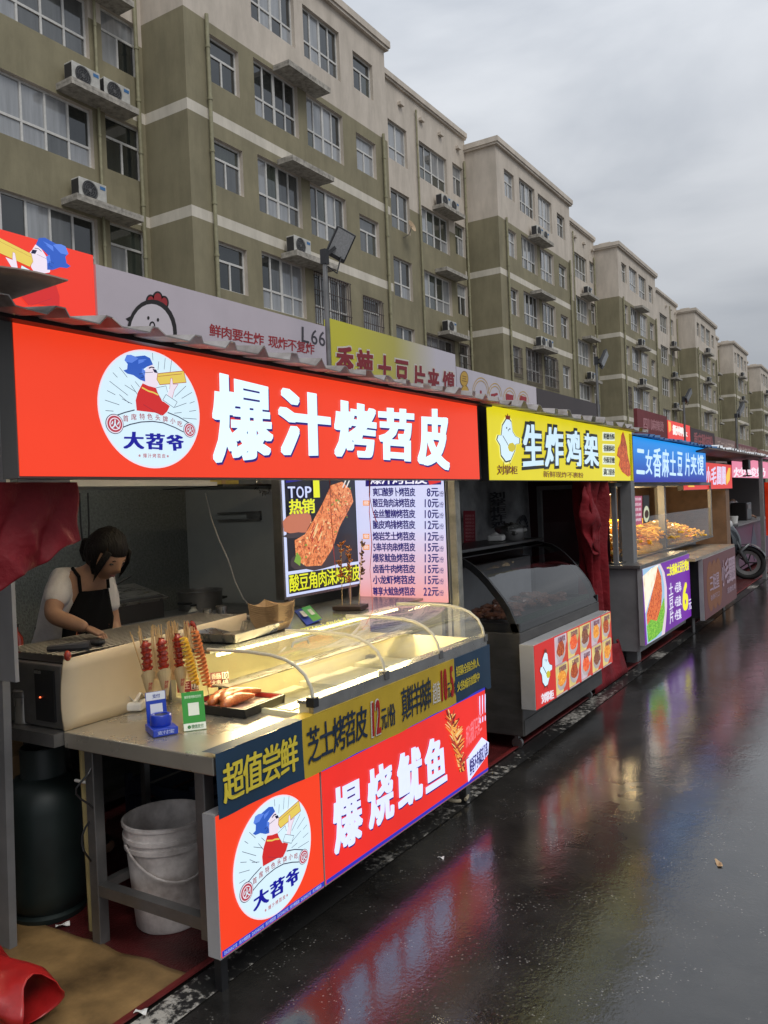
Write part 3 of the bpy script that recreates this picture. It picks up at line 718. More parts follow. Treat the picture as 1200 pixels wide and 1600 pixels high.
hull(m, [(.1, .26), (.17, .22), (.19, .28), (.14, .33)], 5, .0036)
for a in (0, .05): hull(m, [(.77+a, .82), (.79+a, .82), (.93+a*1.2, 1.0), (.91+a*1.2, 1.0)], 7, .004)
hull(m, [(.04, .86), (.36, .89), (.40, .95), (.40, .99), (.06, .99)], 9, .0044)
m.build('picture', [em(28, 30, 36, .8), food('roll_photo', [S(95, 40, 20), S(185, 105, 60), S(222, 165, 115)], 38, 1.0), em(200, 120, 90, .9), em(70, 62, 64, .8), em(235, 205, 150), em(120, 160, 60), em(180, 50, 30), em(225, 220, 215), em(230, 60, 60), em(30, 30, 140)], fr)
m = MB()
q = lambda a, b, c, d, k: [Vector(p) for p in (lambda r: (r[3], r[2], r[1], r[0]))(R4(a, b, c, d, k))]
for off, k, mi in ((.055, .005, 2), (.02, .006, 0)): text(m, 'TOP', q(.05, .36, .74, .84, k), off, mi)
for off, k, mi in ((.055, .0072, 2), (.03, .0082, 1)): tightq(m, '1', q(.37, .45, .74, .90, k), off, mi); text(m, '热销', q(.06, .38, .62, .73, k), off, mi)
text(m, '酸豆角肉沫烤苕皮', q(.03, .98, .03, .16, .005), .02, 1)
m.build('lettering', [em(205, 215, 250), em(228, 232, 40), em(25, 22, 90)], fr)
# price list board on the partition
t = thing('price_board', 'lit pink and white price list board with rows of dark blue dish names', 'menu board', (-2.5, 4.19, .9))
YB = 4.17
a = onY(570, 940, YB); b = onY(701, 938, YB); zl_ = .975
fr = MB().box(a.x-.03, b.x+.012, YB, YB+.028, zl_-.01, 1.86).build('casing', M_greyl, t)
MB().box(a.x-.03, b.x, YB-.004, YB, zl_, 1.85).build('face', None or mat('pink_white_lightbox', S(214, 212, 242), .4, emit=1.0), fr)
nt2 = bpy.data.materials['pink_white_lightbox'].node_tree; p_ = nt2.nodes['Principled BSDF']
c_ = nt2.nodes.new('ShaderNodeTexCoord'); s_ = nt2.nodes.new('ShaderNodeSeparateXYZ'); r_ = nt2.nodes.new('ShaderNodeValToRGB'); mr_ = nt2.nodes.new('ShaderNodeMapRange')
mr_.inputs['From Min'].default_value = .05; mr_.inputs['From Max'].default_value = .9; r_.color_ramp.elements[0].color = S(240, 150, 140); r_.color_ramp.elements[1].position = .55; r_.color_ramp.elements[1].color = S(208, 212, 246)
nt2.links.new(c_.outputs['Object'], s_.inputs[0]); nt2.links.new(s_.outputs[2], mr_.inputs[0]); nt2.links.new(mr_.outputs[0], r_.inputs[0]); nt2.links.new(r_.outputs[0], p_.inputs['Emission Color'])
m = MB(); rows = [('爽口酸萝卜烤苕皮', '8元', 769), ('酸豆角肉沫烤苕皮', '10元', 786), ('金丝蟹柳烤苕皮', '10元', 803), ('脆皮鸡排烤苕皮', '12元', 820), ('熔岩芝士烤苕皮', '12元', 838), ('5串羊肉串烤苕皮', '15元', 855), ('爆浆鱿鱼烤苕皮', '13元', 872), ('卤香牛肉烤苕皮', '15元', 889), ('小龙虾烤苕皮', '15元', 906), ('尊享大鱿鱼烤苕皮', '22元', 924)]
def yq(pts, d=.006): return [Vector((onY(u, v, YB).x, YB-d, onY(u, v, YB).z)) for u, v in pts]
for nm, pr_, v in rows:
    text(m, nm, yq([(583, v-6.5), (649, v-6.5), (650, v+6.5), (584, v+6.5)]), .022, 0, bold=.02)
    text(m, pr_, yq([(662 if len(pr_) > 2 else 667, v-7), (686, v-7), (686, v+7), (662 if len(pr_) > 2 else 667, v+7)]), .022, 0, bold=.02)
    text(m, '/份', yq([(686, v-2), (694, v-2), (694, v+7), (686, v+7)]), .015, 0)
for v in (786, 838, 855): m.poly(yq([(568, v-4), (578, v-4), (578, v+4), (568, v+4)]), 2); text(m, '爆款', yq([(569, v-3), (577, v-3), (577, v+3), (569, v+3)], .0065), .01, 3)
m.poly(yq([(572, 735), (690, 735), (690, 757), (572, 760)], .006), 0)
text(m, '爆汁烤苕皮', yq([(580, 738), (668, 738), (668, 756), (580, 757)], .0065), .03, 3)
m.poly(yq([(668, 745), (683, 744), (690, 753), (672, 758)], .007), 1)
m.build('lettering', [em(35, 32, 120, .8), em(220, 50, 50), em(240, 150, 60), em(240, 240, 255)], fr)
# ================================================================ SERVING COUNTER
CX = -1.835
CT = thing('serving_counter', 'stainless serving counter with curved glass case and lit red front panels', 'food counter', (-2.2, 2.85, 0))
M_top = mat('worn_steel_top', (.48, .44, .37), .3, .7, var=.12, vscale=3, rvar=.1)
MB().box(-2.58, -1.845, 1.87, 2.37, .725, .783).build('table_top', M_top, CT, bevel=.004)
MB().box(-3.3, -2.582, 1.83, 1.90, .735, .781).box(-3.3, -2.582, 1.9, 3.9, .735, .768).build('side_shelf', M_steeld, CT)
leg = lambda x, y, z1=.725, z0=0, m=M_steeld: MB().box(x-.022, x+.022, y-.022, y+.022, z0, z1).build('leg', m, CT, bevel=.003)
leg(-1.95, 1.93, .725, .16, M_steeld); MB().box(-1.93, -1.90, 1.92, 1.95, 0, .16).build('foot', M_black, CT); leg(-2.50, 1.93); leg(-2.5, 3.78); leg(-1.95, 3.78)
MB().beam((-2.50, 1.93, .21), (-1.95, 1.93, .21), .04, .04).build('crossbar', M_steeld, CT)
MB().beam((-2.50, 1.95, .21), (-2.5, 3.76, .21), .03, .03).build('crossbar', M_steeld, CT)
# case body: sunken tray, front wall, rail
M_in = mat('led_yellow_tray', (.74, .69, .44), .4, var=.12, vscale=3)  # white tray surfaces with the LED strip's yellow light mixed into the colour
cb = MB(); cb.box(-2.56, -1.90, 2.38, 3.85, .60, .64); cb.box(-1.90, -1.845, 2.38, 3.85, .60, .835); cb.box(-2.60, -2.54, 2.38, 3.85, .64, .975); cb.box(-2.54, -1.9, 2.372, 2.39, .64, .80); cb.box(-2.54, -1.9, 3.835, 3.85, .64, .84)
cb.build('case_body', M_in, CT)
MB().box(-1.848, -1.828, 2.372, 3.862, .79, .852).box(-1.90, -1.829, 2.37, 3.86, .836, .848).build('rail', M_steel, CT)
m = MB()
for i in range(6): m.box(-2.5, -1.95, 2.42+i*.24, 2.62+i*.24, .64, .70+.01*(i % 2))
m.build('food_pan', mat('led_yellow_pan', (.75, .74, .58), .35, var=.2, vscale=8), CT)  # pan colour also carries the yellow of the LED light
m = MB(); m.beam((-1.98, 2.39, .80), (-1.98, 3.84, .80), .07, .006); m.beam((-2.3, 2.39, .86), (-2.3, 3.84, .86), .09, .006); m.build('reflection_bar', M_steel, CT)  # added bars that stand for the grey bands reflected in the case glass
# shelf on the back half
MB().box(-2.86, -2.36, 2.40, 4.15, .985, 1.0).build('shelf', mat('shelf_glassy_steel', (.32, .32, .28), .25, .7, var=.3), CT)
MB().box(-2.86, -2.82, 2.4, 4.15, .77, .985).box(-2.6, -2.58, 2.4, 3.9, .77, .985).build('shelf_support', M_steeld, CT)
arch = [(-1.838, .835), (-1.847, .89), (-1.872, .935), (-1.915, .968), (-1.965, .988), (-2.03, 1.0), (-2.15, 1.006), (-2.36, 1.002)]
m = MB().grid(lambda s, t: (arch[int(round(t*7))][0], 2.385+s*1.46, arch[int(round(t*7))][1]), 1, 7); m.build('curved_glass', M_fog, CT, smooth='all')
for y in (2.385, 3.845):
    MB().poly([(x, y, z) for x, z in arch]+[(-2.36, y, .84), (-1.85, y, .835)]).build('end_glass', M_glass, CT)
M_rib = mat('rib_white', (.50, .47, .37), .4, coat=.3)
for y in (2.385, 2.88, 3.36, 3.85):
    m = MB(); m.tube([(x+.003, y, z+.004) for x, z in arch], .0068, 8); m.build('rib', M_rib, CT, smooth=True)
    MB().box(-1.86, -1.822, y-.016, y+.016, .825, .862).build('hinge', M_black if y < 2.4 else M_steeld, CT, bevel=.003)
MB().tube([(-2.02, 2.5, 1.012), (-2.02, 2.51, 1.03), (-2.02, 2.6, 1.03), (-2.02, 2.61, 1.012)], .005, 6).build('handle', M_rib, CT, smooth=True)
# led strips (lit) inside the case
m = MB()
for i in range(48): m.box(-2.345, -2.335, 2.42+i*.0295, 2.437+i*.0295, .972, .985)
m.build('led_strip', mat('led_yellow', (1, .86, .45), .4, emit=5), CT)
for nm, x, z, e in (('case_light', -2.28, .975, 13),):
    al = bpy.data.lights.new(nm, 'AREA'); al.shape = 'RECTANGLE'; al.size = 1.4; al.size_y = .05; al.energy = e; al.color = (1, .80, .43)
    ao = bpy.data.objects.new(nm, al); COL.objects.link(ao); ao.location = (x, 3.12, z); ao.rotation_euler = Vector((-.55, 0, 1)).to_track_quat('Z', 'Y').to_euler()
# front light boxes
fb = MB().box(CX-.055, CX-.003, 1.857, 2.404, .152, .606).build('light_box', M_greyl, CT)
MB().box(CX-.003, CX, 1.861, 2.400, .158, .602).build('panel_face', em(230, 60, 28, 1.15, .06, 2), fb)
MB().box(CX, CX+.001, 1.862, 2.399, .160, .178).build('blue_strip', em(40, 60, 190, .9), fb)
def _cl(x, y): p = onX(300+x/2.5, 1000+y/2.5, CX); return p.y, p.z
e = [_cl(157, 880)[0], _cl(460, 760)[0], _cl(370, 597)[1], _cl(262, 1093)[1]]
logo(fb, CX+.001, (e[0]+e[1])/2, (e[2]+e[3])/2-.004, (e[1]-e[0])/2, .196)
m = MB()
for i in range(4):
    y = 1.87+i*.13; text(m, 'DASHAOYE', rectq(CX+.0015, y, y+.06, .163, .175), .01, 0); text(m, '爆汁烤苕皮', rectq(CX+.0015, y+.068, y+.122, .163, .175), .01, 0)
m.build('lettering', em(190, 200, 250, .8), fb)
fb = MB().box(CX-.055, CX-.003, 2.410, 3.835, .152, .600).build('light_box', M_greyl, CT)
MB().box(CX-.003, CX, 2.414, 3.831, .158, .596).build('panel_face', em(222, 42, 34, 1.15, var=.12, vs=2), fb)
MB().box(CX, CX+.001, 2.415, 3.83, .160, .174).box(CX, CX+.001, 2.415, 3.83, .578, .594).build('blue_strip', em(50, 50, 190, .9), fb)
m = MB()
for ch, q in zip('爆烧鱿鱼', [((516, 1232), (562, 1209), (566, 1312), (521, 1341)), ((569, 1204), (611, 1182), (615, 1278), (575, 1302)), ((618, 1179), (656, 1160), (659, 1248), (621, 1271)), ((661, 1158), (692, 1143), (697, 1221), (664, 1243))]):
    Q = pxq(CX, q)
    # keep the glyph upright inside the clamped panel
    for off, d, dy, mi in ((.045, .002, .008, 1), (.045, .0025, .004, 1), (.045, .004, 0, 0), (.045, .0045, .004, 0)):
        tightq(m, ch, [p+Vector((d, dy, -dy if mi else 0)) for p in Q], off, mi)
text(m, '!!!', pxq(CX, [(746, 1085), (759, 1080), (759, 1126), (747, 1132)], .004), .03, 0)
text(m, '所以我们只有三', pxq(CX, [(727, 1137), (752, 1112), (752, 1142), (727, 1170)], .004), .02, 2)
m.poly(pxq(CX, [(728, 1186), (752, 1152), (763, 1160), (762, 1178), (731, 1222)], .003), 0)
text(m, '鲜香不多就这几串', pxq(CX, [(732, 1188), (760, 1158), (761, 1180), (733, 1214)], .005), .03, 1)
m.build('lettering', [em(200, 208, 250, 1.35), em(45, 25, 120, .8), em(240, 130, 140)], fb)
m = MB(); rnd = random.Random(2)     # squid tentacles picture
for i in range(170):
    s = rnd.random(); u = 703+s*18+rnd.uniform(-3, 3); v = 1122+s*84+rnd.uniform(-3, 3); a = rnd.choice([-1, 1])*rnd.uniform(.2, 1.0); l = rnd.uniform(5, 17)*(1 if s < .85 else .4)
    u2, v2 = u+math.sin(a)*l, v-math.cos(a)*l*.9-3
    A, B, C_, D = pxq(CX, [(u-1.5, v), (u+1.5, v), (u2+.8, v2), (u2-.8, v2)], .002+.00003*i); m.poly([A, B, C_, D], rnd.choice([0, 1, 2, 2, 3]))
m.build('picture', [em(110, 25, 25), em(235, 160, 70), em(180, 60, 40), em(240, 200, 130)], fb)
# cloth banner over the edge
def ban(s, t):
    y = 1.858+s*2.03; z = .802-t*.205 - .012*math.sin(s*math.pi)*t - (.02*t if s > .97 else 0)
    x = CX+.012+.004*math.sin(s*23+t*2)*t+.002*math.sin(s*61)
    return (x, y, z)
bn = MB()
for (a, b, mi) in ((0, .215, 0), (.215, .80, 1), (.80, 1, 0)):
    n = max(6, int((b-a)*60)); bn.grid(lambda s, t, a=a, b=b: ban(a+(b-a)*s, t), n, 5, mi)
for (a, b, mi) in ((0, .215, 0), (.215, .80, 1), (.80, 1, 0)):
    bn.grid(lambda s, t, a=a, b=b: (CX+.012-t*.06, ban(a+(b-a)*s, 0)[1], .802+.002*math.sin(t*3)), 8, 2, mi)
bno = bn.build('banner', [mat('banner_navy', S(30, 58, 82), .5, var=.15), mat('banner_mustard', S(190, 160, 46), .5, var=.15, vscale=5)], CT, smooth='all')
m = MB()
def bt(txt, s0, s1, t0, t1, off, mi, d=.004, sl=0):
    ws = [1 if isw(c) else (.5 if c in ' .,/!' else .62) for c in txt]; x = 0
    for c, wd in zip(txt, ws):
        a = s0+(s1-s0)*x/sum(ws); b = s0+(s1-s0)*(x+wd*.95)/sum(ws); x += wd
        if c == ' ': continue
        for k, sh in enumerate((0, .0009)):
            put(m, c, lambda p, r, a=a, b=b, k=k, sh=sh: Vector(ban(a+(b-a)*p+sh, t1+(t0-t1)*r))+Vector((d+.0003*k, 0, 0)), off, False, mi)
bt('超值尝鲜', .012, .20, .22, .80, .02, 1); bt('芝士烤苕皮', .225, .42, .20, .80, .012, 0)
bt('12', .425, .468, .12, .86, .05, 3); bt('12', .428, .468, .14, .84, .03, 2, .006); bt('元/份', .472, .522, .38, .8, .012, 0)
bt('真鲜羊肉串', .548, .683, .18, .82, .010, 0); bt('超值', .690, .722, .35, .8, .0, 3); bt('10', .722, .755, .08, .82, .04, 2); bt('元', .757, .77, .45, .8, .01, 0); bt('5', .772, .79, .08, .82, .04, 2); bt('串', .791, .80, .5, .8, .01, 0)
bt('招募全国合伙人', .805, .93, .2, .42, .004, 1); bt('火热城市加盟中', .805, .93, .55, .77, .004, 1)
m.build('lettering', [pr(22, 40, 62), pr(215, 195, 60), pr(165, 28, 32), pr(205, 200, 190)], bno)
# ================================================================ GRILL, HOTPLATE, SHIELD
G = thing('charcoal_grill', 'dark steel barbecue grill with wire grate and cream heat shield beside the vendor', 'grill', (-2.75, 2.4, .78))
XG = -2.583
MB().box(-3.0, XG-.012, 1.88, 3.0, .785, 1.02).build('body', M_steeld, G, bevel=.005)
MB().box(-2.74, -2.63, 1.872, 1.88, .81, 1.0).build('glass_front', M_black, G)
MB().box(-2.735, -2.70, 1.868, 1.872, .985, .995).build('handle', M_steel, G)
MB().box(-2.71, -2.706, 1.868, 1.872, .895, .899).build('indicator', mat('red_indicator', (1, .12, .04), .3, emit=4), G)
MB().grid(lambda s, t: (XG+.004*math.sin(s*5)*t, 1.875+.012*t*t*(1-s)-.02*t*(1-t)*(1-s)*2+s*1.0, .784+t*(.258+.035*s)), 12, 6).build('heat_shield', mat('cream_board', (.57, .46, .30), .5, var=.12, vscale=3, coat=.2), G, smooth='all', solid=.008)
gm = MB()
for i in range(44): gm.tube([(-3.0, 1.93+i*.024, 1.045), (-2.62, 1.93+i*.024, 1.045)], .0022, 4)
for i in range(13): gm.tube([(-3.0+i*.0315, 1.91, 1.049), (-3.0+i*.0315, 2.99, 1.049)], .0026, 4)
gm.build('grate', mat('grate_wire', (.20, .19, .18), .45, .8), G)
MB().box(-2.99, -2.6, 1.9, 2.98, 1.021, 1.026).build('ember_tray', M_black, G)
# ================================================================ STALL 2 (yellow sign)
ST2 = thing('food_stall', 'second food stall under a yellow sign with a chicken and black-edged white characters', 'food stall', (-3.2, 6.0, 0))
A, B = 4.462, 7.598
def signbox(par, X, a, b, z0, z1, mface, dep=.075):
    s = MB().box(X-dep, X-.004, a, b, z0, z1).build('sign_box', M_dark, par)
    MB().box(X-.004, X, a+.004, b-.004, z0+.005, z1-.005).build('sign_face', mface, s); return s
sb2 = signbox(ST2, SX, A, B, 1.668, 2.125, em(222, 208, 26, 1.0, .08, 2))
m = MB()
for ch, q in zip('生炸鸡架', [((816, 660), (845, 664), (848, 728), (816, 731)), ((852, 665), (878, 668), (880, 728), (850, 731)), ((884, 670), (905, 673), (908, 730), (884, 728)), ((912, 675), (932, 678), (935, 731), (912, 727))]):
    Q = pxq(SX, q)
    tightq(m, ch, [p+d for p, d in zip(Q, (Vector((.003, -.02, .02)), Vector((.003, .02, .02)), Vector((.003, .02, -.02)), Vector((.003, -.02, -.02))))], .10, 1)
    tightq(m, ch, [p+Vector((.006, 0, 0)) for p in Q], .04, 0)
text(m, '新鲜现炸不裹粉', pxq(SX, [(848, 736), (911, 739), (911, 747), (848, 746)], .003), .02, 2)
text(m, '刘掌柜', pxq(SX, [(776, 727), (808, 729), (808, 741), (776, 742)], .003), .03, 2)
for i, tx in enumerate(['鲜嫩香酥', '香脆酥松', '外酥里嫩', '满口留香']):
    v = 681+i*18.5
    m.poly([p for p in pxq(SX, [(941, v-6), (960, v-5), (960, v+8), (941, v+7.5)], .003)], 3)
    text(m, tx, pxq(SX, [(942, v-4), (959.5, v-3), (959.5, v+6), (942, v+6)], .005), .03, 1)
m.build('lettering', [em(205, 232, 250), em(14, 22, 24, .5), em(110, 50, 20, .8), em(228, 236, 215)], sb2)
def chicken(par, X, P, red=False):
    m = MB()
    def pg(pts, mi, d):
        q = [P(a, b)+Vector((d, 0, 0)) for a, b in pts]; c = sum(q, Vector((0, 0, 0)))/len(q)
        for a, b in zip(q, q[1:]+q[:1]): m.poly([c, a, b], mi)
    out = [(.42, .02), (.5, .0), (.62, .08), (.68, .30), (.80, .40), (.98, .44), (.98, .56), (.82, .58), (.80, .72), (.62, .95), (.42, .98), (.22, .84), (.18, .62), (.05, .50), (.10, .40), (.22, .40), (.26, .18)]
    sc_ = lambda k: [(.5+(a-.5)*k, .5+(b-.5)*k) for a, b in out]
    if not red: pg(sc_(1.16), 0, .002)
    pg(sc_(1.07), 1, .003); pg(out, 2, .004)
    pg([(.38, .02), (.36, -.08), (.42, -.04), (.45, -.12), (.5, -.05), (.56, -.08), (.56, .03)], 3, .005)
    for (x, y) in ((.42, .22), (.55, .24)): pg([(x-.02, y-.02), (x+.02, y-.02), (x+.02, y+.02), (x-.02, y+.02)], 1, .006)
    pg([(.47, .25), (.51, .25), (.49, .31)], 1, .006)
    stroke(m, [(.26, .40), (.55, .66)], .006, lambda a, b: P(a, b)+Vector((.006, 0, 0)), 1)
    n = 14; pg([(.64+.15*(1+.12*(i % 2))*math.cos(2*math.pi*i/n), .66+.10*(1+.12*(i % 2))*math.sin(2*math.pi*i/n)) for i in range(n)], 4, .007)
    stroke(m, [(.36, .96), (.30, 1.07)], .006, lambda a, b: P(a, b)+Vector((.004, 0, 0)), 1); stroke(m, [(.56, .96), (.62, 1.06)], .006, lambda a, b: P(a, b)+Vector((.004, 0, 0)), 1)
    m.build('emblem', [em(240, 238, 140), em(16, 20, 24, .5), em(212, 236, 250), em(120, 35, 20, .8), em(200, 185, 40)], par)
q2 = bil(*pxq(SX, [(774, 652), (812, 656), (810, 722), (774, 722)]))
chicken(sb2, SX, lambda a, b: q2(a, 1-b))
M_wing = food('fried_chicken_print', [S(90, 30, 10), S(170, 70, 30), S(215, 120, 60)], 30, .9)
m = MB(); wq = [(973, 674), (976, 684), (979, 698), (980, 710), (984, 728), (985, 742), (981, 745), (971, 737), (966, 727), (968, 717), (963, 712), (965, 700), (969, 692), (970, 680)]
P_ = pxq(SX, wq, .004); c = sum(P_, Vector((0, 0, 0)))/len(P_)
for a, b in zip(P_, P_[1:]+P_[:1]): m.poly([c, a, b])
m.build('picture', M_wing, sb2)
roofsheet(ST2, 4.46, 6.95, -1.90, -4.4, 2.105, 2.43, M_roof, pitch=.27, h=.04, seed=9)
roofsheet(ST2, 6.97, 7.62, -1.93, -4.4, 2.11, 2.43, M_roof, pitch=.27, h=.03, seed=3)
MB().poly([(-2.6, 6.9, 2.24), (-2.6, 8.4, 2.24), (-3.6, 8.4, 2.40), (-3.6, 6.9, 2.40)]).build('roof_panel', M_roofw, ST2, solid=.01)
MB().box(-2.15, -2.05, 7.50, 7.62, 0, 2.1).build('post', M_grey, ST2)
MB().box(-4.2, -2.25, 7.45, 7.47, 0, 2.12).build('side_wall', mat('maroon_lining', (.05, .008, .012), .6, var=.3), ST2)
M_film = mat('cloudy_plastic_sheet', (.40, .42, .44), .25, var=.45, vscale=4, bump=.6, bscale=6)
MB().box(-4.2, -4.15, 4.3, 7.45, 0, 2.12).build('back_wall', mat('dark_back', (.05, .04, .045), .6), ST2)
bk = MB().grid(lambda s, t: (-3.0+.02*math.sin(s*17)*t+.02*noise.noise(Vector((s*5, t*4, 0))), 5.2+s*2.24, .75+t*1.0+.02*math.sin(s*9)), 24, 4).build('plastic_sheet', M_film, ST2, smooth='all')
MB().box(-3.9, -2.3, 4.4, 7.44, 1.74, 1.95).build('valance', mat('maroon_valance', (.06, .006, .012), .7), ST2)
m = MB(); text(m, '刘掌柜炸鸡', rectq(-2.96, 6.45, 6.75, 1.3, 1.62), .03, 0, vert=True)
for (cy_, cz_, r) in ((7.15, 1.28, .12), (6.0, 1.33, .10)):
    for i in range(10):
        a = i*math.pi/10; m.poly([(-2.96, cy_+r*math.cos(a), cz_+r*math.sin(a)), (-2.96, cy_+r*math.cos(a+.22), cz_+r*math.sin(a+.22)), (-2.96, cy_+r*.6*math.cos(a+.22), cz_+r*.6*math.sin(a+.22)), (-2.96, cy_+r*.6*math.cos(a), cz_+r*.6*math.sin(a))])
m.build('lettering', pr(15, 25, 40), bk)
# small red notice on the partition
t = thing('notice', 'small red notice sheet with fine print hanging at the left of the dark stall', 'notice', (-2.9, 4.5, 1.2))
P_ = [onX(u, v, -2.9) for u, v in ((724, 798), (742, 798), (743, 858), (725, 858))]
MB().poly(P_).build('sheet', pr(150, 30, 50), t, solid=.003)
m = MB()
for i in range(9):
    f_ = bil(*P_); text(m, '食品安全公示', [f_(.1, .9-i*.09)+Vector((.004, 0, 0)), f_(.9, .9-i*.09)+Vector((.004, 0, 0)), f_(.9, .84-i*.09)+Vector((.004, 0, 0)), f_(.1, .84-i*.09)+Vector((.004, 0, 0))], 0, 0)
m.build('lettering', pr(225, 160, 165), t)
# -------- display freezer
FX = -1.973; FA, FB = 4.641, 6.2
FZ = thing('display_freezer', 'dark curved-glass deli display freezer with a lit picture panel on its front', 'display freezer', (-2.3, 5.4, 0))
M_fz = mat('dark_brushed_freezer', (.10, .095, .09), .4, .6, var=.3, vscale=5, stretch=(1, 1, 3))
MB().box(-2.85, FX, FA, FB, .10, .735).build('body', M_fz, FZ, bevel=.006)
MB().box(FX, FX+.004, FA+.01, FB-.01, .105, .20).build('kick_plate', M_fz, FZ)
m = MB()
for i in range(13): m.box(-2.42, -2.28, FA-.004, FA+.001, .24+i*.022, .25+i*.022)
m.build('louvre', M_black, FZ)
prof = [(-1.978, .738), (-2.0, .80), (-2.035, .885), (-2.075, .945), (-2.12, 1.0), (-2.165, 1.055), (-2.22, 1.11), (-2.27, 1.15), (-2.33, 1.185), (-2.42, 1.205), (-2.60, 1.215)]
def seg(t):
    f_ = t*(len(prof)-1); i = min(int(f_), len(prof)-2); k = f_-i
    return (prof[i][0]*(1-k)+prof[i+1][0]*k, prof[i][1]*(1-k)+prof[i+1][1]*k)
MB().grid(lambda s, t: (seg(t)[0], FA+.02+s*(FB-FA-.04), seg(t)[1]), 1, 20).build('curved_glass', M_glassd, FZ, smooth='all')
for y in (FA+.012, FB-.012):
    m = MB(); w_ = .042
    for i in range(len(prof)-1):
        (x0, z0), (x1, z1) = prof[i], prof[i+1]; d = Vector((x1-x0, 0, z1-z0)).normalized(); nn = Vector((-d.z, 0, d.x))*w_*-1
        nn = Vector((-abs(d.z), 0, -abs(d.x)))*w_
        q = [Vector((x0, y, z0)), Vector((x1, y, z1)), Vector((x1, y, z1))+nn, Vector((x0, y, z0))+nn]
        for dy in (-.012, .012): m.poly([p+Vector((0, dy, 0)) for p in q])
        m.poly([q[0]+Vector((0, -.012, 0)), q[1]+Vector((0, -.012, 0)), q[1]+Vector((0, .012, 0)), q[0]+Vector((0, .012, 0))])
    m.box(-2.60, -1.978, y-.012, y+.012, .738, .79)
    m.build('arch_frame', M_black, FZ)
MB().poly([(x-.02, FA+.02, z-.01) for x, z in prof]+[(-2.6, FA+.02, .75)]).build('end_glass', M_glassd, FZ)
MB().box(-2.78, -2.58, FA, FB, .735, 1.215).build('back_panel', M_black, FZ); MB().box(-2.8, -2.40, FA-.004, FB+.004, 1.216, 1.236).build('top', M_black, FZ, bevel=.003)
MB().box(-2.57, -2.05, FA+.04, FB-.04, .745, .77).build('food_tray', M_steeld, FZ)
m = MB(); m.box(-2.56, -2.50, FA+.05, FB-.05, .77, 1.1); m.build('inner_wall', M_greyl, FZ)
M_deco = mat('garnish_green', (.03, .09, .05), .6, var=.5, vscale=40); MB().box(-2.06, -2.03, FA+.05, FB-.05, .77, .80).build('green_trim', M_deco, FZ)
m = MB(); rnd = random.Random(3)
for i in range(70):
    m.ball((-2.15-rnd.random()*.32, FA+.1+rnd.random()*1.35, .785+rnd.random()*.03), .035, n=5, rx=1.3, ry=1, rz=.6, jit=.5)
tag(m.build('marinated_meat', food('meat', [S(60, 30, 20), S(120, 70, 50), S(160, 110, 80)], 30, rough=.35), None), 'heap of brown marinated meat behind the dark curved freezer glass', 'meat', kind='stuff')
lb = MB().box(FX+.003, FX+.096, 4.612, 6.165, .278, .672).build('light_box', M_greyl, FZ, bevel=.003)
PX = FX+.1
MB().box(FX+.096, PX, 4.616, 6.161, .282, .668).build('panel_face', em(208, 40, 34, .9), lb)
q3 = bil(*pxq(PX, [(841, 1022), (862, 1015), (862, 1070), (843, 1076)]))
chicken(lb, PX, lambda a, b: q3(a, 1-b), True)
m = MB(); text(m, '刘掌柜', pxq(PX, [(845, 1085), (864, 1078), (865, 1091), (846, 1100)], .003), .045, 0); m.build('lettering', em(225, 220, 230), lb)
M_dish = [food('dish_photo', [S(70, 25, 15), S(150, 60, 25), S(190, 110, 50)], 60, .9), food('dish_photo', [S(110, 60, 20), S(210, 130, 40), S(235, 190, 90)], 60, .9), food('dish_photo', [S(70, 35, 25), S(110, 60, 45), S(160, 120, 80)], 70, .9), food('dish_photo', [S(150, 40, 20), S(210, 80, 40), S(230, 150, 90)], 60, .9)]
yy0 = 4.95; 
m = MB(); rnd = random.Random(4)
for r in range(2):
    for c_ in range(5):
        a = yy0+c_*.243; b = a+.222; z1 = .662-r*.19; z0 = z1-.178
        x = PX+.0015; m.poly([(x, a, z0), (x, b, z0), (x, b, z1), (x, a, z1)], 4 if (r+c_) % 3 else 5)
        m.poly([(x+.001, a+.12, z0), (x+.001, b, z0), (x+.001, b, z1-.05)], 6)
        n = 16; cy_, cz_ = (a+b)/2-.01, z0+.07
        m.poly([(x+.002, cy_+.085*math.cos(2*math.pi*i/n), cz_+.055*math.sin(2*math.pi*i/n)) for i in range(n)], 7)
        m.poly([(x+.003, cy_+.075*math.cos(2*math.pi*i/n)*(1+rnd.uniform(-.2, .1)), cz_+.015+(.068 if math.sin(2*math.pi*i/n) > 0 else .042)*rnd.uniform(.85, 1.1)*math.sin(2*math.pi*i/n)) for i in range(n)], (r*5+c_*3) % 4)
        m.poly([(x+.001, a, z0-.011), (x+.001, b-.02, z0-.011), (x+.001, b-.02, z0-.002), (x+.001, a, z0-.002)], 7)
m.build('picture', M_dish+[em(225, 205, 130, .9, .4, 8), em(205, 190, 200, .9, .4, 8), em(205, 70, 45, .9), em(190, 180, 180, .9, .3, 10)], lb)
m = MB(); nm = ['香辣鸡架', '孜然鸡架', '麻辣鸡架', '椒盐鸡架', '甜辣鸡架', '炸鸡翅根', '五香鸡架', '蒜香鸡架', '黑椒鸡架', '小酥肉条']
for i, s in enumerate(nm):
    a = yy0+(i % 5)*.243; z1 = .655-(i//5)*.19; text(m, s, rectq(PX+.006, a+.05, a+.185, z1-.035, z1), .03, 0)
m.build('lettering', em(120, 70, 90, .8), lb)
for (y, x) in ((4.72, -2.05), (6.08, -2.05), (4.72, -2.75), (6.08, -2.75)):
    m = MB(); m.tube([(x, y-.012, .036), (x, y+.012, .036)], .035, 14); m.box(x-.012, x+.012, y-.018, y+.018, .05, .1); m.build('caster', M_steeld, FZ)
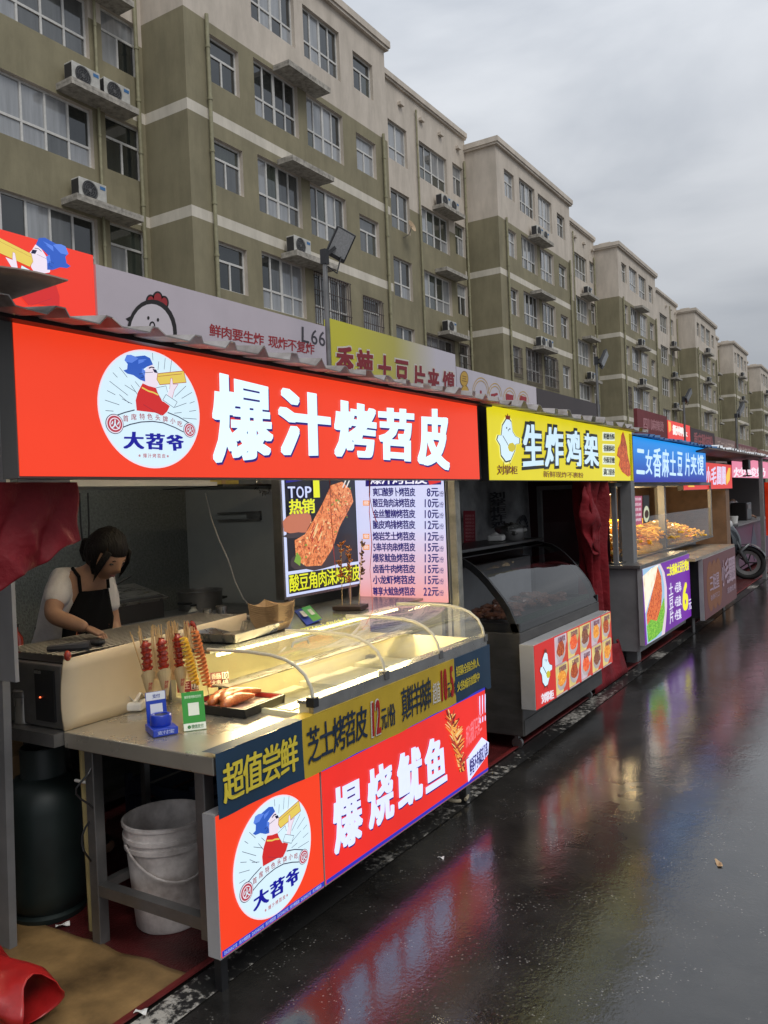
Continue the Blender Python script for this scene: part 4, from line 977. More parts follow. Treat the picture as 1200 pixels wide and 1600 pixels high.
MB().tube([(-2.28, 4.635, .22), (-2.29, 4.62, .12), (-2.26, 4.6, .03), (-2.2, 4.55, .015)], .005, 6).build('cable', M_black, FZ)
t = thing('cooking_pot', 'dented foil-covered pot standing on top of the dark display freezer', 'pot', (-2.6, 6.02, 1.236))
MB().lathe([(.001, .0), (.10, 0), (.115, .05), (.12, .09)], (-2.60, 6.02, 1.237), 20).build('pot_body', M_steeld, t, smooth=True, solid=.003)
MB().ball((-2.60, 6.02, 1.30), .10, n=10, rx=1.1, ry=1.2, rz=.55, jit=.5).build('foil_wrap', mat('grey_wrap', (.16, .16, .15), .4, .3, var=.4, vscale=30), t)
MB().lathe([(.03, .11), (.055, .12), (.06, .125)], (-2.60, 6.02, 1.237), 16).build('rim', M_steel, t, solid=.003)
MB().tube([(-2.6, 6.13, 1.31), (-2.58, 6.20, 1.33), (-2.58, 6.26, 1.32)], .01, 8).build('handle', M_black, t)
t = thing('napkin_pack', 'small white napkin pack on top of the dark display freezer', 'napkins', (-2.6, 5.74, 1.236))
MB().obox(Matrix.Translation((-2.60, 5.74, 1.262)) @ Matrix.Rotation(.3, 4, 'Z'), .12, .15, .045).build('pack', M_white, t, bevel=.012)
MB().grid(lambda s, t_: (-2.64+.06*s, 5.72+.04*t_, 1.285+.02*math.sin(s*3)*math.sin(t_*3)), 5, 5).build('tissue', M_white, t, solid=.001)
# -------- red tarpaulins
def cloth(name, label, fn, nu, nv, m=M_tarp):
    o = MB().grid(fn, nu, nv).build(name, m, None, smooth='all', solid=.0015); return tag(o, label, 'tarpaulin')
def tp2(s, t):
    z = 1.70-t*1.64
    cen = 6.66+.13*t; wd = (.46+.05*math.sin(t*9))*(1-.22*math.sin(min(1, t*1.2)*math.pi)**2)+.02*t
    y = cen+(s-.5)*wd*2*.62
    x = -2.16+.065*math.sin(s*17+t*3+1.2*math.sin(t*5))+.03*math.sin(s*41+t*7)+.028*noise.noise(Vector((s*7, t*2.5, 0)))+.012*noise.noise(Vector((s*16, t*4, 4)))
    return (x, y, z)
cloth('tarpaulin', 'long red tarpaulin gathered and hanging to the ground beside the dark freezer', tp2, 90, 70)
def knot(s, t):
    a = s*2*math.pi; r = .10+.05*math.sin(a*3+t*4)+.05*math.sin(t*math.pi)
    p = Vector((-2.10+.06*math.cos(a)*math.sin(t*math.pi)*.9, 6.38+.14*t+(.07+.05*math.sin(t*3))*math.cos(a+1), 1.60-t*.5+r*.4*math.sin(a)))
    return p+noise.noise_vector(p*9)*.028+noise.noise_vector(p*22)*.004
tag(MB().grid(knot, 48, 30).build('tarpaulin', M_tarp, None, smooth='all', solid=.002), 'bunched knot of red tarpaulin tied below the yellow sign', 'tarpaulin')
def tp1(s, t):
    y = 0.98+s*.705; zb = 1.364+(y-1.407)/.278*.128+.008*math.sin(s*30); z = 1.668-(1.668-zb)*t
    f_ = min(1, (1-s)*6)
    x = -2.2+(.030*abs(math.sin(s*13+t*2.4))*(.3+t)-.02*abs(math.sin(s*23-t*4+1))*t+.012*noise.noise(Vector((s*5, t*2, 0))))*f_
    return (x, y+.006*math.sin(t*7), z)
cloth('tarpaulin', 'dark red tarpaulin hanging below the left end of the long red sign', tp1, 90, 40)
def ft(s, t):
    a = t*math.pi*2; p0, p1 = onZ(-60, 1530, .13), onZ(58, 1570, .10); ax = (p1-p0).normalized(); c = p0.lerp(p1, s)
    r = (.125-.04*s)*(1+.10*math.sin(a*3+s*9)+.12*noise.noise(Vector((s*5, math.cos(a)*2, math.sin(a)*2))))
    sd = ax.cross(Vector((0, 0, 1))).normalized(); up = sd.cross(ax)
    return c+sd*math.cos(a)*r+up*math.sin(a)*r*.85+ax*.03*math.cos(a*2)*s
tag(MB().grid(ft, 30, 22).build('tarpaulin', mat('bright_red_bag', (.42, .015, .015), .35, var=.35, vscale=6, bump=.3, bscale=10), None, smooth='all', solid=.002), 'bright red tarpaulin roll lying on the cardboard at the lower left corner', 'tarpaulin')
def skirt(s, t):
    return (-2.07+.05*t+.03*math.sin(s*18)*(1-t), 6.18+s*.9, .30-t*.28)
tag(MB().grid(skirt, 30, 6).build('tarpaulin', M_tarp, None, smooth='all', solid=.002), 'loose red tarpaulin end bunched on the ground by the freezer', 'tarpaulin')
# ================================================================ STALL 3 (blue sign)
ST3 = thing('food_stall', 'third food stall under a blue sign with white brush characters', 'food stall', (-3.2, 9.2, 0))
A, B = 7.622, 11.0
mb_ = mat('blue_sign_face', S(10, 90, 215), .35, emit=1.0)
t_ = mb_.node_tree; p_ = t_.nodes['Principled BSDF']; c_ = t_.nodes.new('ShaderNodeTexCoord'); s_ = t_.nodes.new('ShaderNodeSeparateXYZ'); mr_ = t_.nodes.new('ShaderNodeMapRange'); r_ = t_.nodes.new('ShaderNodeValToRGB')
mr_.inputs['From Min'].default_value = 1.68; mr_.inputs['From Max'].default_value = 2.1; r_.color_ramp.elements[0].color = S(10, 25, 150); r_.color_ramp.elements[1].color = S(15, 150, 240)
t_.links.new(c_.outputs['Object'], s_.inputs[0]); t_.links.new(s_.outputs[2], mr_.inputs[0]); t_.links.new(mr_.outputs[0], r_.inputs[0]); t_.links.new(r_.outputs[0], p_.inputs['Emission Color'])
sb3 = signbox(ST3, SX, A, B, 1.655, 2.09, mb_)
m = MB(); us = [(994, 1007, 0), (1008, 1019, 0), (1020, 1033, -4), (1034, 1045, -3), (1046, 1056, 0), (1058, 1066, 0), (1070, 1078, 0), (1079, 1088, 2), (1089, 1099, 2)]
for ch, (a, b, dv) in zip('二女香麻土豆片夹馍', us):
    k = (a-994)/105; tightq(m, ch, pxq(SX, [(a, 700+k*8+dv), (b, 702+k*8+dv), (b, 742+k*4-dv), (a, 741+k*4-dv)], .003), .025, 0)
m.build('lettering', em(200, 232, 255), sb3)
roofsheet(ST3, 7.66, 11.3, -1.95, -4.4, 2.085, 2.36, M_roofb, pitch=.2, h=.02, seed=12)
MB().box(-4.2, -4.15, 7.5, 13.4, 0, 2.1).build('back_wall', mat('brown_back', (.10, .06, .035), .6), ST3)
for y in (7.72, 9.25): MB().box(-2.24, -2.17, y, y+.07, 0, 1.7).build('post', M_grey, ST3)
CT3 = thing('food_counter', 'steel stall counter with a lit purple panel showing a filled bun and price 6', 'food counter', (-2.3, 8.1, 0))
MB().box(-2.9, -1.95, 7.24, 9.06, .16, .895).build('body', M_grey, CT3, bevel=.006)
MB().box(-2.95, -1.915, 7.20, 9.1, .897, .925).build('counter_top', M_steeld, CT3, bevel=.003)
lb = MB().box(-1.948, -1.904, 7.221, 9.10, .222, .893).build('light_box', M_greyl, CT3)
PX = -1.9; MB().box(PX-.004, PX, 7.225, 9.096, .228, .888).build('panel_face', em(110, 20, 160, .95, .25, 1), lb)
m = MB()
def PQ(pts, d): 
    r = [onX(980+x/6.4, 760+y/6.4, PX)+Vector((d, 0, 0)) for x, y in pts]; c = sum(r, Vector((0, 0, 0)))/len(r)
    return [[c, a, b] for a, b in zip(r, r[1:]+r[:1])]
def pg(pts, mi, d):
    for q in PQ(pts, d): m.poly(q, mi)
pg([(152, 828), (330, 772), (372, 860), (395, 1010), (398, 1200), (385, 1380), (375, 1475), (200, 1578)], 0, .001)
pg([(152, 830), (310, 780), (345, 860), (370, 1000), (372, 1200), (350, 1420), (340, 1490), (200, 1574)], 1, .002)
pg([(152, 900), (240, 820), (310, 780), (290, 900), (240, 1060), (200, 1200), (180, 1270)], 2, .003)
pg([(300, 800), (335, 900), (345, 1050), (335, 1200), (300, 1330), (230, 1420), (195, 1380), (190, 1280), (240, 1080), (280, 920)], 3, .004)
pg([(190, 1400), (230, 1330), (290, 1350), (335, 1200), (365, 1100), (372, 1250), (345, 1440), (280, 1510), (205, 1560)], 4, .005)
text(m, '二女香麻土豆片夹馍', [onX(980+x/6.4, 760+y/6.4, PX)+Vector((.004, 0, 0)) for x, y in ((390, 800), (610, 725), (612, 835), (398, 905))], .05, 5)
text(m, '土豆片', [onX(980+x/6.4, 760+y/6.4, PX)+Vector((.004, 0, 0)) for x, y in ((412, 975), (452, 955), (462, 1350), (425, 1385))], .02, 6, vert=True)
for y, s in ((960, '+豆串'), (1100, '+豆皮'), (1235, '+生菜')):
    text(m, s, [onX(980+x/6.4, 760+v/6.4, PX)+Vector((.004, 0, 0)) for x, v in ((468, y+15), (530, y-12), (540, y+85), (475, y+112))], .03, 6)
tightq(m, '6', [onX(980+x/6.4, 760+v/6.4, PX)+Vector((.004, 0, 0)) for x, v in ((548, 965), (600, 940), (608, 1235), (552, 1262))], .045, 5)
tightq(m, '元', [onX(980+x/6.4, 760+v/6.4, PX)+Vector((.004, 0, 0)) for x, v in ((610, 1135), (636, 1120), (640, 1225), (612, 1240))], .02, 6)
m.build('picture', [em(220, 200, 215), em(150, 190, 220), food('bun_photo', [S(200, 180, 150), S(235, 225, 205), S(215, 195, 160)], 8, .9), food('filling_photo', [S(90, 25, 10), S(185, 75, 25), S(230, 150, 80)], 40, 1.0), food('lettuce_photo', [S(25, 70, 15), S(90, 160, 35), S(170, 200, 80)], 60, 1.0), em(240, 235, 30), em(225, 222, 240)], lb)
# glass box with the fried potato slices
GB = thing('glass_showcase', 'tall clear glass showcase holding the golden heap behind the purple panel', 'display case', (-2.4, 8.3, .93))
gy0, gy1, gx0, gx1, gz1 = 7.3, 11.7, -2.85, -2.15, 1.62
MB().poly([(gx1, gy0, .93), (gx1, gy1, .93), (gx1, gy1, gz1-.3), (gx1, gy0, gz1-.3)]).poly([(gx0, gy0, .93), (gx1, gy0, .93), (gx1, gy0, gz1-.3), (gx0, gy0, gz1-.3)]).build('pane', M_glass, GB)
m = MB()
for (x, y) in ((gx1, gy0), (gx1, gy1), (gx0, gy0), (gx0, gy1)): m.box(x-.02, x+.02, y-.02, y+.02, .928, 1.62)
m.box(gx0-.02, gx1+.02, gy0-.02, gy0+.02, 1.622, 1.66); m.box(gx0-.02, gx1+.02, gy1-.02, gy1+.02, 1.622, 1.66); m.box(gx0-.02, gx0+.02, gy0, gy1, 1.623, 1.659); m.box(gx1-.02, gx1+.02, gy0, gy1, 1.623, 1.659)
m.build('frame', M_grey, GB); MB().box(gx0-.1, gx1+.03, gy0, gy1, .926, .94).box(gx0-.1, gx1-.2, 9.1, gy1, .1, .925).build('tray', M_steeld, GB)
m = MB(); rnd = random.Random(6)
for q_, hh in ((8.8, .13), (10.4, .08)): m.ball((-2.5, q_, .95), 1, n=14, rx=.33, ry=1.1, rz=hh, jit=.15)
for i in range(1100):
    s = rnd.random(); y = 7.55+s*3.95+rnd.uniform(-.05, .05); h = .30*math.exp(-((s-.32)/.26)**2)+.16*math.exp(-((s-.72)/.22)**2)+.05
    x = -2.5+rnd.uniform(-.3, .3); h *= 1-((x+2.5)/.36)**2*.8; z = .95+h*rnd.random()**.6
    a = rnd.random()*6.28; b = rnd.uniform(-.5, .5); l = rnd.uniform(.05, .10)
    d = Vector((math.cos(a), math.sin(a), b))*l; n_ = Vector((-math.sin(a), math.cos(a), .3))*.03
    c = Vector((x, y, z)); m.tube([c-d, c+n_*.6, c+d], [.012, .017, .012], 5)
tag(m.build('fried_potato_heap', food('fried_potato', [S(215, 150, 30), S(245, 195, 60), S(252, 215, 110)], 12, rough=.4), None, smooth=True), 'golden heap of fried potato slices lit orange behind the stall glass', 'potato slices', kind='stuff')
for y in (8.6, 10.6):
    al = bpy.data.lights.new('heat_lamp_light', 'POINT'); al.energy = 27; al.color = (1, .74, .38); al.shadow_soft_size = .06
    ao = bpy.data.objects.new('heat_lamp_light', al); COL.objects.link(ao); ao.location = (-2.5, y, 1.5)
t = thing('heat_lamp', 'glowing heat lamp hanging over the golden heap in the blue sign stall', 'lamp', (-2.5, 8.3, 1.55))
MB().lathe([(.02, .12), (.03, .08), (.09, .0)], (-2.5, 8.3, 1.56), 18).build('shade', M_dark, t, solid=.003); MB().ball((-2.5, 8.3, 1.58), .035, n=8).build('bulb', mat('bulb_glow', (1, .7, .35), .4, emit=8), t)
t = thing('menu_lightbox', 'small glowing orange menu lightbox inside the blue sign stall', 'menu board', (-3.4, 10.6, 1.4))
P_ = [onX(u, v, -3.4) for u, v in ((1014, 772), (1043, 772), (1043, 795), (1014, 799))]
MB().poly(P_).build('face', mat('orange_menu', S(225, 160, 90), .4, emit=1.0, var=.6, vscale=10), t, solid=.02)
t = thing('notice', 'pink price notice taped to the glass at the left of the blue sign stall', 'notice', (-2.2, 8.0, 1.4))
P_ = [onX(u, v, -2.13) for u, v in ((987, 775), (1003, 775), (1003, 819), (988, 821))]
MB().poly(P_).build('sheet', em(205, 85, 125, .55), t, solid=.003)  # paper sheet and its lettering brightened by emission, not backlit
m = MB(); f_ = bil(*P_); off_ = Vector((.004, 0, 0))
for i, s in enumerate(('价目表', '加豆皮', '加生菜', '加火腿', '加鸡蛋')): text(m, s, [f_(.12, .94-i*.18)+off_, f_(.88, .94-i*.18)+off_, f_(.88, .84-i*.18)+off_, f_(.12, .84-i*.18)+off_], .03, 0)
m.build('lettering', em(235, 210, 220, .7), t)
t = thing('poster', 'small black and cream oval food poster beside the pink notice', 'poster', (-2.2, 8.4, 1.4))
P_ = [onX(u, v, -2.13) for u, v in ((1004.5, 774), (1014, 774), (1014, 816), (1005, 818))]; f_ = bil(*P_)
MB().poly(P_).build('sheet', pr(40, 38, 40), t, solid=.003)
MB().poly([f_(.5+.48*math.cos(i*math.pi/10), .32+.3*math.sin(i*math.pi/10))+off_ for i in range(20)]).poly([f_(.5+.35*math.cos(i*math.pi/10), .32+.15*math.sin(i*math.pi/10))+off_*1.6 for i in range(20)], 1).build('picture', [em(220, 225, 190, .7), pr(80, 45, 30)], t)  # pale oval brightened by emission on an unlit sheet
# ================================================================ STALL 4 (red sign behind the blue one)
ST4 = thing('food_stall', 'fourth food stall, brown inside, under the short red sign', 'food stall', (-3.2, 12, 0))
X4 = -2.15; a = onX(1143, 727, X4); A, B = 10.15, a.y
sb4 = signbox(ST4, X4, A, B, 1.565, 1.93, em(222, 44, 34, .95))
m = MB(); 
for ch, (u0, u1) in zip('小毛圈圈', [(1103, 1110), (1111, 1119), (1120, 1127), (1128, 1133.5)]): tightq(m, ch, pxq(X4, [(u0, 728), (u1, 729), (u1, 758), (u0, 758)], .003), .04, 0)
m.poly(pxq(X4, [(1138, 731), (1141, 731), (1140, 750), (1135, 758), (1134, 744)], .003), 1)
m.poly(pxq(X4, [(1076, 756), (1083, 755), (1085, 761), (1075, 761)], .003), 1)
m.build('lettering', [em(220, 205, 235), em(240, 190, 60)], sb4)
roofsheet(ST4, 11.25, 15.6, -1.95, -4.2, 2.10, 2.2, M_roofw, pitch=.22, h=.03, seed=2)
MB().poly([(-1.9, 10.4, 2.06), (-1.9, 15.5, 2.09), (-2.3, 15.5, 2.02), (-2.3, 10.4, 1.98)]).build('eave', mat('brown_eave', (.10, .065, .05), .6), ST4, solid=.02)
MB().box(-3.3, -2.18, 13.1, 13.4, .1, 1.95).build('side_wall', mat('brown_panel', (.23, .13, .075), .6, var=.3), ST4)
MB().box(-3.35, -3.3, 10.9, 13.4, 0, 2.0).build('back_wall', mat('brown_inner', (.30, .18, .10), .5, var=.2), ST4)
CT4 = thing('food_counter', 'stall counter with an unlit maroon panel bearing a round bun emblem', 'food counter', (-2.3, 10.4, 0))
k = 1.8; a = onX(1098.5, 872, -k); b = onX(1148.5, 855, -k); z0, z1 = .15, (a.z+b.z)/2
MB().box(-2.7, -k-.05, a.y+.02, b.y-.02, z0+.02, z1-.01).build('body', M_dark, CT4)
MB().box(-2.75, -k-.01, a.y-.35, b.y+.02, z1+.002, z1+.03).build('counter_top', mat('warm_steel', (.45, .38, .3), .35, .6, var=.3), CT4)
lb = MB().box(-k-.05, -k-.004, a.y-.012, b.y, z0, z1).build('light_box', M_greyl, CT4)
MB().box(-k-.004, -k, a.y, b.y-.004, z0+.004, z1-.004).build('panel_face', pr(104, 44, 46, .4, .1), lb)
m = MB(); W_ = b.y-a.y
for i in range(3):
    cy_ = a.y+W_*(.17+.12*i); n = 20
    m.poly([(-k+.001+.0005*i, cy_+W_*.10*math.cos(2*math.pi*j/n), (z0+z1)/2+.28*math.sin(2*math.pi*j/n)) for j in range(n)], 1)
text(m, '三姐星', rectq(-k+.004, a.y+W_*.14, a.y+W_*.42, .42, .60), .03, 0)
text(m, '小毛圈圈', rectq(-k+.004, a.y+W_*.50, a.y+W_*.96, .40, .70), .04, 0)
text(m, '现做现卖', rectq(-k+.004, a.y+W_*.66, a.y+W_*.96, .28, .35), .02, 0); text(m, '香酥可口', rectq(-k+.004, a.y+W_*.15, a.y+W_*.42, .32, .38), .0, 0)
m.build('lettering', [pr(175, 150, 165), pr(135, 85, 55)], lb)
for (x, y) in ((-1.95, a.y+.1), (-1.95, b.y-.1), (-2.6, a.y+.1), (-2.6, b.y-.1)): MB().tube([(x, y, 0), (x, y, z0+.04)], .02, 8).build('leg', M_steeld, CT4)
# ================================================================ STALL 5 (pink sign)
ST5 = thing('food_stall', 'fifth food stall under a pale pink sign at the right edge', 'food stall', (-3.2, 16.5, 0))
sb5 = signbox(ST5, -2.25, 14.2, 18.6, 1.74, 2.08, em(232, 130, 160, .95))
m = MB(); text(m, '炒酸奶', pxq(-2.25, [(1146, 731), (1196, 731), (1196, 745), (1146, 746)], .004), .02, 0); m.build('lettering', em(250, 230, 240), sb5)
MB().box(-1.99, -1.93, 15.18, 15.25, 0, 2.07).build('post', M_grey, ST5)
MB().box(-4.2, -4.15, 13.6, 20, 0, 2.1).build('back_wall', mat('grey_inner', (.13, .12, .115), .6, var=.3), ST5)
MB().box(-4.1, -2.5, 20, 20.1, 0, 2.1).build('side_wall', mat('grey_side', (.12, .11, .11), .6), ST5)
roofsheet(ST5, 15.7, 20, -2.0, -4.2, 2.12, 2.25, M_roofw, seed=22)
tag(MB().tube([(-2.12, 17.6, .62), (-2.12, 17.6, 1.66)], .09, 24, 0).build('lit_column', em(205, 50, 20, .6, .5, 4), None), 'glowing red round column under the pink sign', 'column')
c5 = thing('food_counter', 'dark purple counter under the pink sign behind the parked scooter', 'food counter', (-2.4, 17, 0))
MB().box(-2.9, -2.4, 15.3, 19.5, .1, .9).build('body', mat('purple_board', (.10, .03, .07), .5), c5); MB().box(-2.95, -2.36, 15.3, 19.5, .902, .93).build('counter_top', M_grey, c5)
MB().obox(Matrix.Translation((-2.398, 17.3, .5)) @ Matrix.Rotation(R_(45), 4, 'X'), .01, .5, .5).build('diamond_panel', mat('navy_diamond', (.02, .02, .05), .4), c5)
t = thing('drink_machine', 'black boxy drink machine standing on the purple counter', 'machine', (-2.6, 17.6, .93))
MB().box(-2.8, -2.5, 17.3, 17.9, .931, 1.28).build('body', M_black, t, bevel=.02); MB().box(-2.5, -2.49, 17.4, 17.8, 1.15, 1.24).build('panel', M_grey, t)
t = thing('food_tub', 'small white tub on the purple counter', 'tub', (-2.6, 16.2, .93))
MB().lathe([(.001, 0), (.07, 0), (.085, .12)], (-2.55, 16.0, .932), 16).build('tub', M_white, t, solid=.004); MB().lathe([(.001, 0.118), (.088, .118), (.088, .13), (.001, .131)], (-2.55, 16.0, .932), 16).build('lid', M_white, t)
t = thing('hanging_lamp', 'small dark lamp hanging from the canopy before the pink sign', 'lamp', (-2.05, 14.6, 1.9))
MB().box(-2.1, -2.0, 14.2, 14.4, 1.86, 2.02).build('casing', M_dark, t, bevel=.01); MB().tube([(-2.05, 14.3, 1.86), (-2.05, 14.35, 1.77)], .012, 6).build('arm', M_dark, t); MB().box(-2.11, -1.99, 14.3, 14.42, 1.75, 1.772).build('head', M_dark, t)
# ================================================================ BACK ROW SIGNBOARDS
XB = -5.0
def board(name, label, y0, y1, z0, z1, m, cat='signboard'):
    t = thing(name, label, cat, (XB, (y0+y1)/2, 0))
    b = MB().box(XB-.08, XB, y0+.01, y1-.01, z0, z1).build('board', [m], t)
    MB().box(XB-.13, XB-.09, y0+.2, y0+.26, 0, z1-.05).build('post', M_grey, t); MB().box(XB-.13, XB-.09, y1-.26, y1-.2, 0, z1-.05).build('post', M_grey, t)
    MB().box(XB-2.4, XB-.14, y0+.02, y1-.02, 2.45, 2.49).build('roof', M_roof, t); MB().box(XB-2.4, XB-2.36, y0+.02, y1-.02, 0, 2.44).build('back_wall', M_grey, t)
    return t, b
t, b = board('signboard', 'lit red signboard at far left with the blue-haired head facing left', 1.0, 4.07, 2.45, 3.49, em(236, 58, 40, 1))
hd = onX(40, 430, XB); fl = 1.15
logo(b, XB+.001, onX(62, 470, XB).y, onX(62, 470, XB).z, .48, .50, head_only=True, flip=True)
t, b = board('signboard', 'grey signboard with a black-outlined cartoon chicken and red slogan', 4.07, 7.05, 2.4, 3.43, pr(190, 180, 188, .5, .06, 2))
m = MB()
def PB(u, v, d=.002): p = onX(u, v, XB); return Vector((XB+d, p.y, p.z))
def ell(cx, cy, rx, ry, mi, d, n=28): m.poly([PB(cx+rx*math.cos(2*math.pi*i/n), cy+ry*math.sin(2*math.pi*i/n), d) for i in range(n)][::-1], mi)
for x, y, r in ((235, 471, 5), (246, 467, 6), (256, 473, 5)): ell(x, y, r+2.5, r+6, 0, .002); 
for x, y, r in ((235, 471, 5), (246, 467, 6), (256, 473, 5)): ell(x, y, r, r+3, 1, .003)
ell(237, 520, 39, 52, 0, .004); ell(236, 523, 34, 48, 2, .005)
ell(231, 497, 2, 3, 0, .006, 10); ell(246, 500, 2, 3, 0, .006, 10); ell(237, 510, 5, 8, 0, .006, 12); ell(237, 510, 2.6, 5, 2, .007, 12)
m.poly([PB(196, 498), PB(212, 490), PB(214, 496), PB(200, 502)][::-1], 0)
m.poly([PB(255, 522, .006), PB(257, 522, .006), PB(257, 527, .006), PB(255, 527, .006)][::-1], 0)
text(m, '鲜肉要生炸', [PB(327, 506), PB(412, 523), PB(412, 541), PB(327, 525)], .025, 1); text(m, '现炸不复炸', [PB(419, 524), PB(491, 537), PB(491, 555), PB(419, 542)], .025, 1)
for ch, a_, b_ in (('L', 471, 483), ('6', 486, 496), ('6', 498, 508)): tightq(m, ch, [PB(a_, 510+(a_-471)*.22), PB(b_, 513+(a_-471)*.22), PB(b_, 537+(a_-471)*.2), PB(a_, 534+(a_-471)*.2)], .01, 3)
m.build('lettering', [pr(22, 16, 16), pr(150, 32, 40), pr(200, 192, 198), pr(60, 55, 62)], b)
my = mat('yellow_grey_board', S(160, 150, 50), .5); t_ = my.node_tree; p_ = t_.nodes['Principled BSDF']; c_ = t_.nodes.new('ShaderNodeTexCoord'); s_ = t_.nodes.new('ShaderNodeSeparateXYZ'); mr_ = t_.nodes.new('ShaderNodeMapRange'); r_ = t_.nodes.new('ShaderNodeValToRGB')
mr_.inputs['From Min'].default_value = -1.2; mr_.inputs['From Max'].default_value = .9; r_.color_ramp.elements[0].color = S(196, 188, 50); e_ = r_.color_ramp.elements.new(.5); e_.color = S(178, 168, 80); r_.color_ramp.elements[-1].color = S(192, 184, 190)
t_.links.new(c_.outputs['Object'], s_.inputs[0]); t_.links.new(s_.outputs[1], mr_.inputs[0]); t_.links.new(mr_.outputs[0], r_.inputs[0]); t_.links.new(r_.outputs[0], p_.inputs['Base Color'])
t, b = board('signboard', 'yellow signboard fading to grey with large dark red characters', 7.05, 9.95, 2.4, 3.53, my)
m = MB()
for i, (ch, (u0, u1, vt)) in enumerate(zip('香辣土豆片夹馍', [(525, 552, 538), (557, 583, 544), (589, 612, 552), (617, 638, 560), (645, 664, 568), (668, 686, 573), (691, 710, 578)])):
    Q = [PB(u0, vt), PB(u1, vt+4), PB(u1, vt+58-i*3), PB(u0, vt+56-i*3)]
    tightq(m, ch, [q+d for q, d in zip(Q, (Vector((0, -.02, .02)), Vector((0, .02, .02)), Vector((0, .02, -.02)), Vector((0, -.02, -.02))))], .05, 1)
    tightq(m, ch, [q+Vector((.003, 0, 0)) for q in Q], .045, 0)
m.build('lettering', [pr(128, 26, 36), pr(200, 192, 180)], b)
t, b = board('signboard', 'grey signboard with yellow arches over red characters and round yellow badges', 9.95, 12.86, 2.4, 3.37, pr(190, 182, 188, .5, .05, 2))
m = MB()
for cx_, cy_ in ((725, 592), (726, 614)): ell(cx_, cy_, 6.6, 12.5, 0, .003); ell(cx_, cy_, 5.8, 11.2, 1, .004)
text(m, '三', [PB(721, 586, .005), PB(729, 588, .005), PB(729, 598, .005), PB(721, 596, .005)], .02, 0)
for i, (cx_, cy_, r) in enumerate(((751, 615, 13), (773, 620, 11), (796, 625, 10), (817, 629, 9))):
    for k in (0, 2.4): stroke(m, [(cx_+(r-k)*math.cos(a*math.pi/14), cy_-(r-k)*1.9*math.sin(a*math.pi/14)) for a in range(15)], .012, lambda u, v: PB(u, v, .003), 1)
    ch = '小毛圈圈'[i]; tightq(m, ch, [PB(cx_-7+i*.6, 608+i*3), PB(cx_+7-i*.6, 611+i*3), PB(cx_+7-i*.6, 636+i*2), PB(cx_-7+i*.6, 634+i*2)], .06, 2)
m.build('lettering', [pr(120, 85, 30), pr(190, 150, 60), pr(150, 35, 45)], b)
t, b = board('signboard', 'dark brown signboard with raised yellow block characters along its foot', 12.86, 16.3, 2.4, 3.36, pr(52, 42, 42, .5))
m = MB()
for i, ch in enumerate('烤冷面烤肠'): 
    y = 13.2+i*.62; tightq(m, ch, [Vector((XB+.06, y, 2.98)), Vector((XB+.06, y+.5, 2.98)), Vector((XB+.06, y+.5, 2.5)), Vector((XB+.06, y, 2.5))], .04, 0)
m.build('lettering', pr(190, 140, 40), b, solid=.03)
t, b = board('signboard', 'dark red cloth signboard with pale characters behind the blue sign', 19.04, 21.95, 2.4, 3.50, pr(112, 38, 42, .6, .15, 3))
m = MB(); text(m, '四川麻辣烫', [PB(1005, 652), PB(1037, 660), PB(1037, 675), PB(1005, 670)], .03, 0); m.build('lettering', pr(175, 120, 125), b)
t, b = board('signboard', 'small lit red signboard with white characters far down the row', 22.0, 24.7, 2.4, 3.42, em(226, 48, 36, 1))
m = MB(); text(m, '衢州鸭头', [PB(1051, 664), PB(1073, 670), PB(1074, 683), PB(1051, 679)], .05, 0); m.poly([PB(1044, 658), PB(1048, 660), PB(1049, 672), PB(1045, 676)][::-1], 1); m.build('lettering', [em(245, 240, 235), em(240, 170, 70)], b)
for i, (y0, y1, zt, mm, lab, tx) in enumerate([(24.75, 28.4, 3.38, pr(58, 38, 44), 'dark plum signboard beyond the small lit red one', '重庆酸辣粉'), (28.45, 32.4, 3.3, pr(140, 112, 106, .5, .2, 4), 'pale brown signboard far down the row', '手工炒面筋'), (32.5, 38, 3.25, pr(122, 60, 62, .5, .2, 4), 'faded red signboard far down the row', '炭烤生蚝'), (38.1, 50, 3.2, pr(140, 90, 66, .5, .3, 2), 'long tan signboard at the far end of the row', '特色小吃街')]):
    t, b = board('signboard', lab, y0, y1, 2.3, zt, mm)
    m = MB(); text(m, tx, rectq(XB+.003, y0+.4, y1-.3, 2.72, zt-.12), .03, 0); m.build('lettering', pr(160, 90, 95) if i == 0 else pr(185, 160, 150), b)
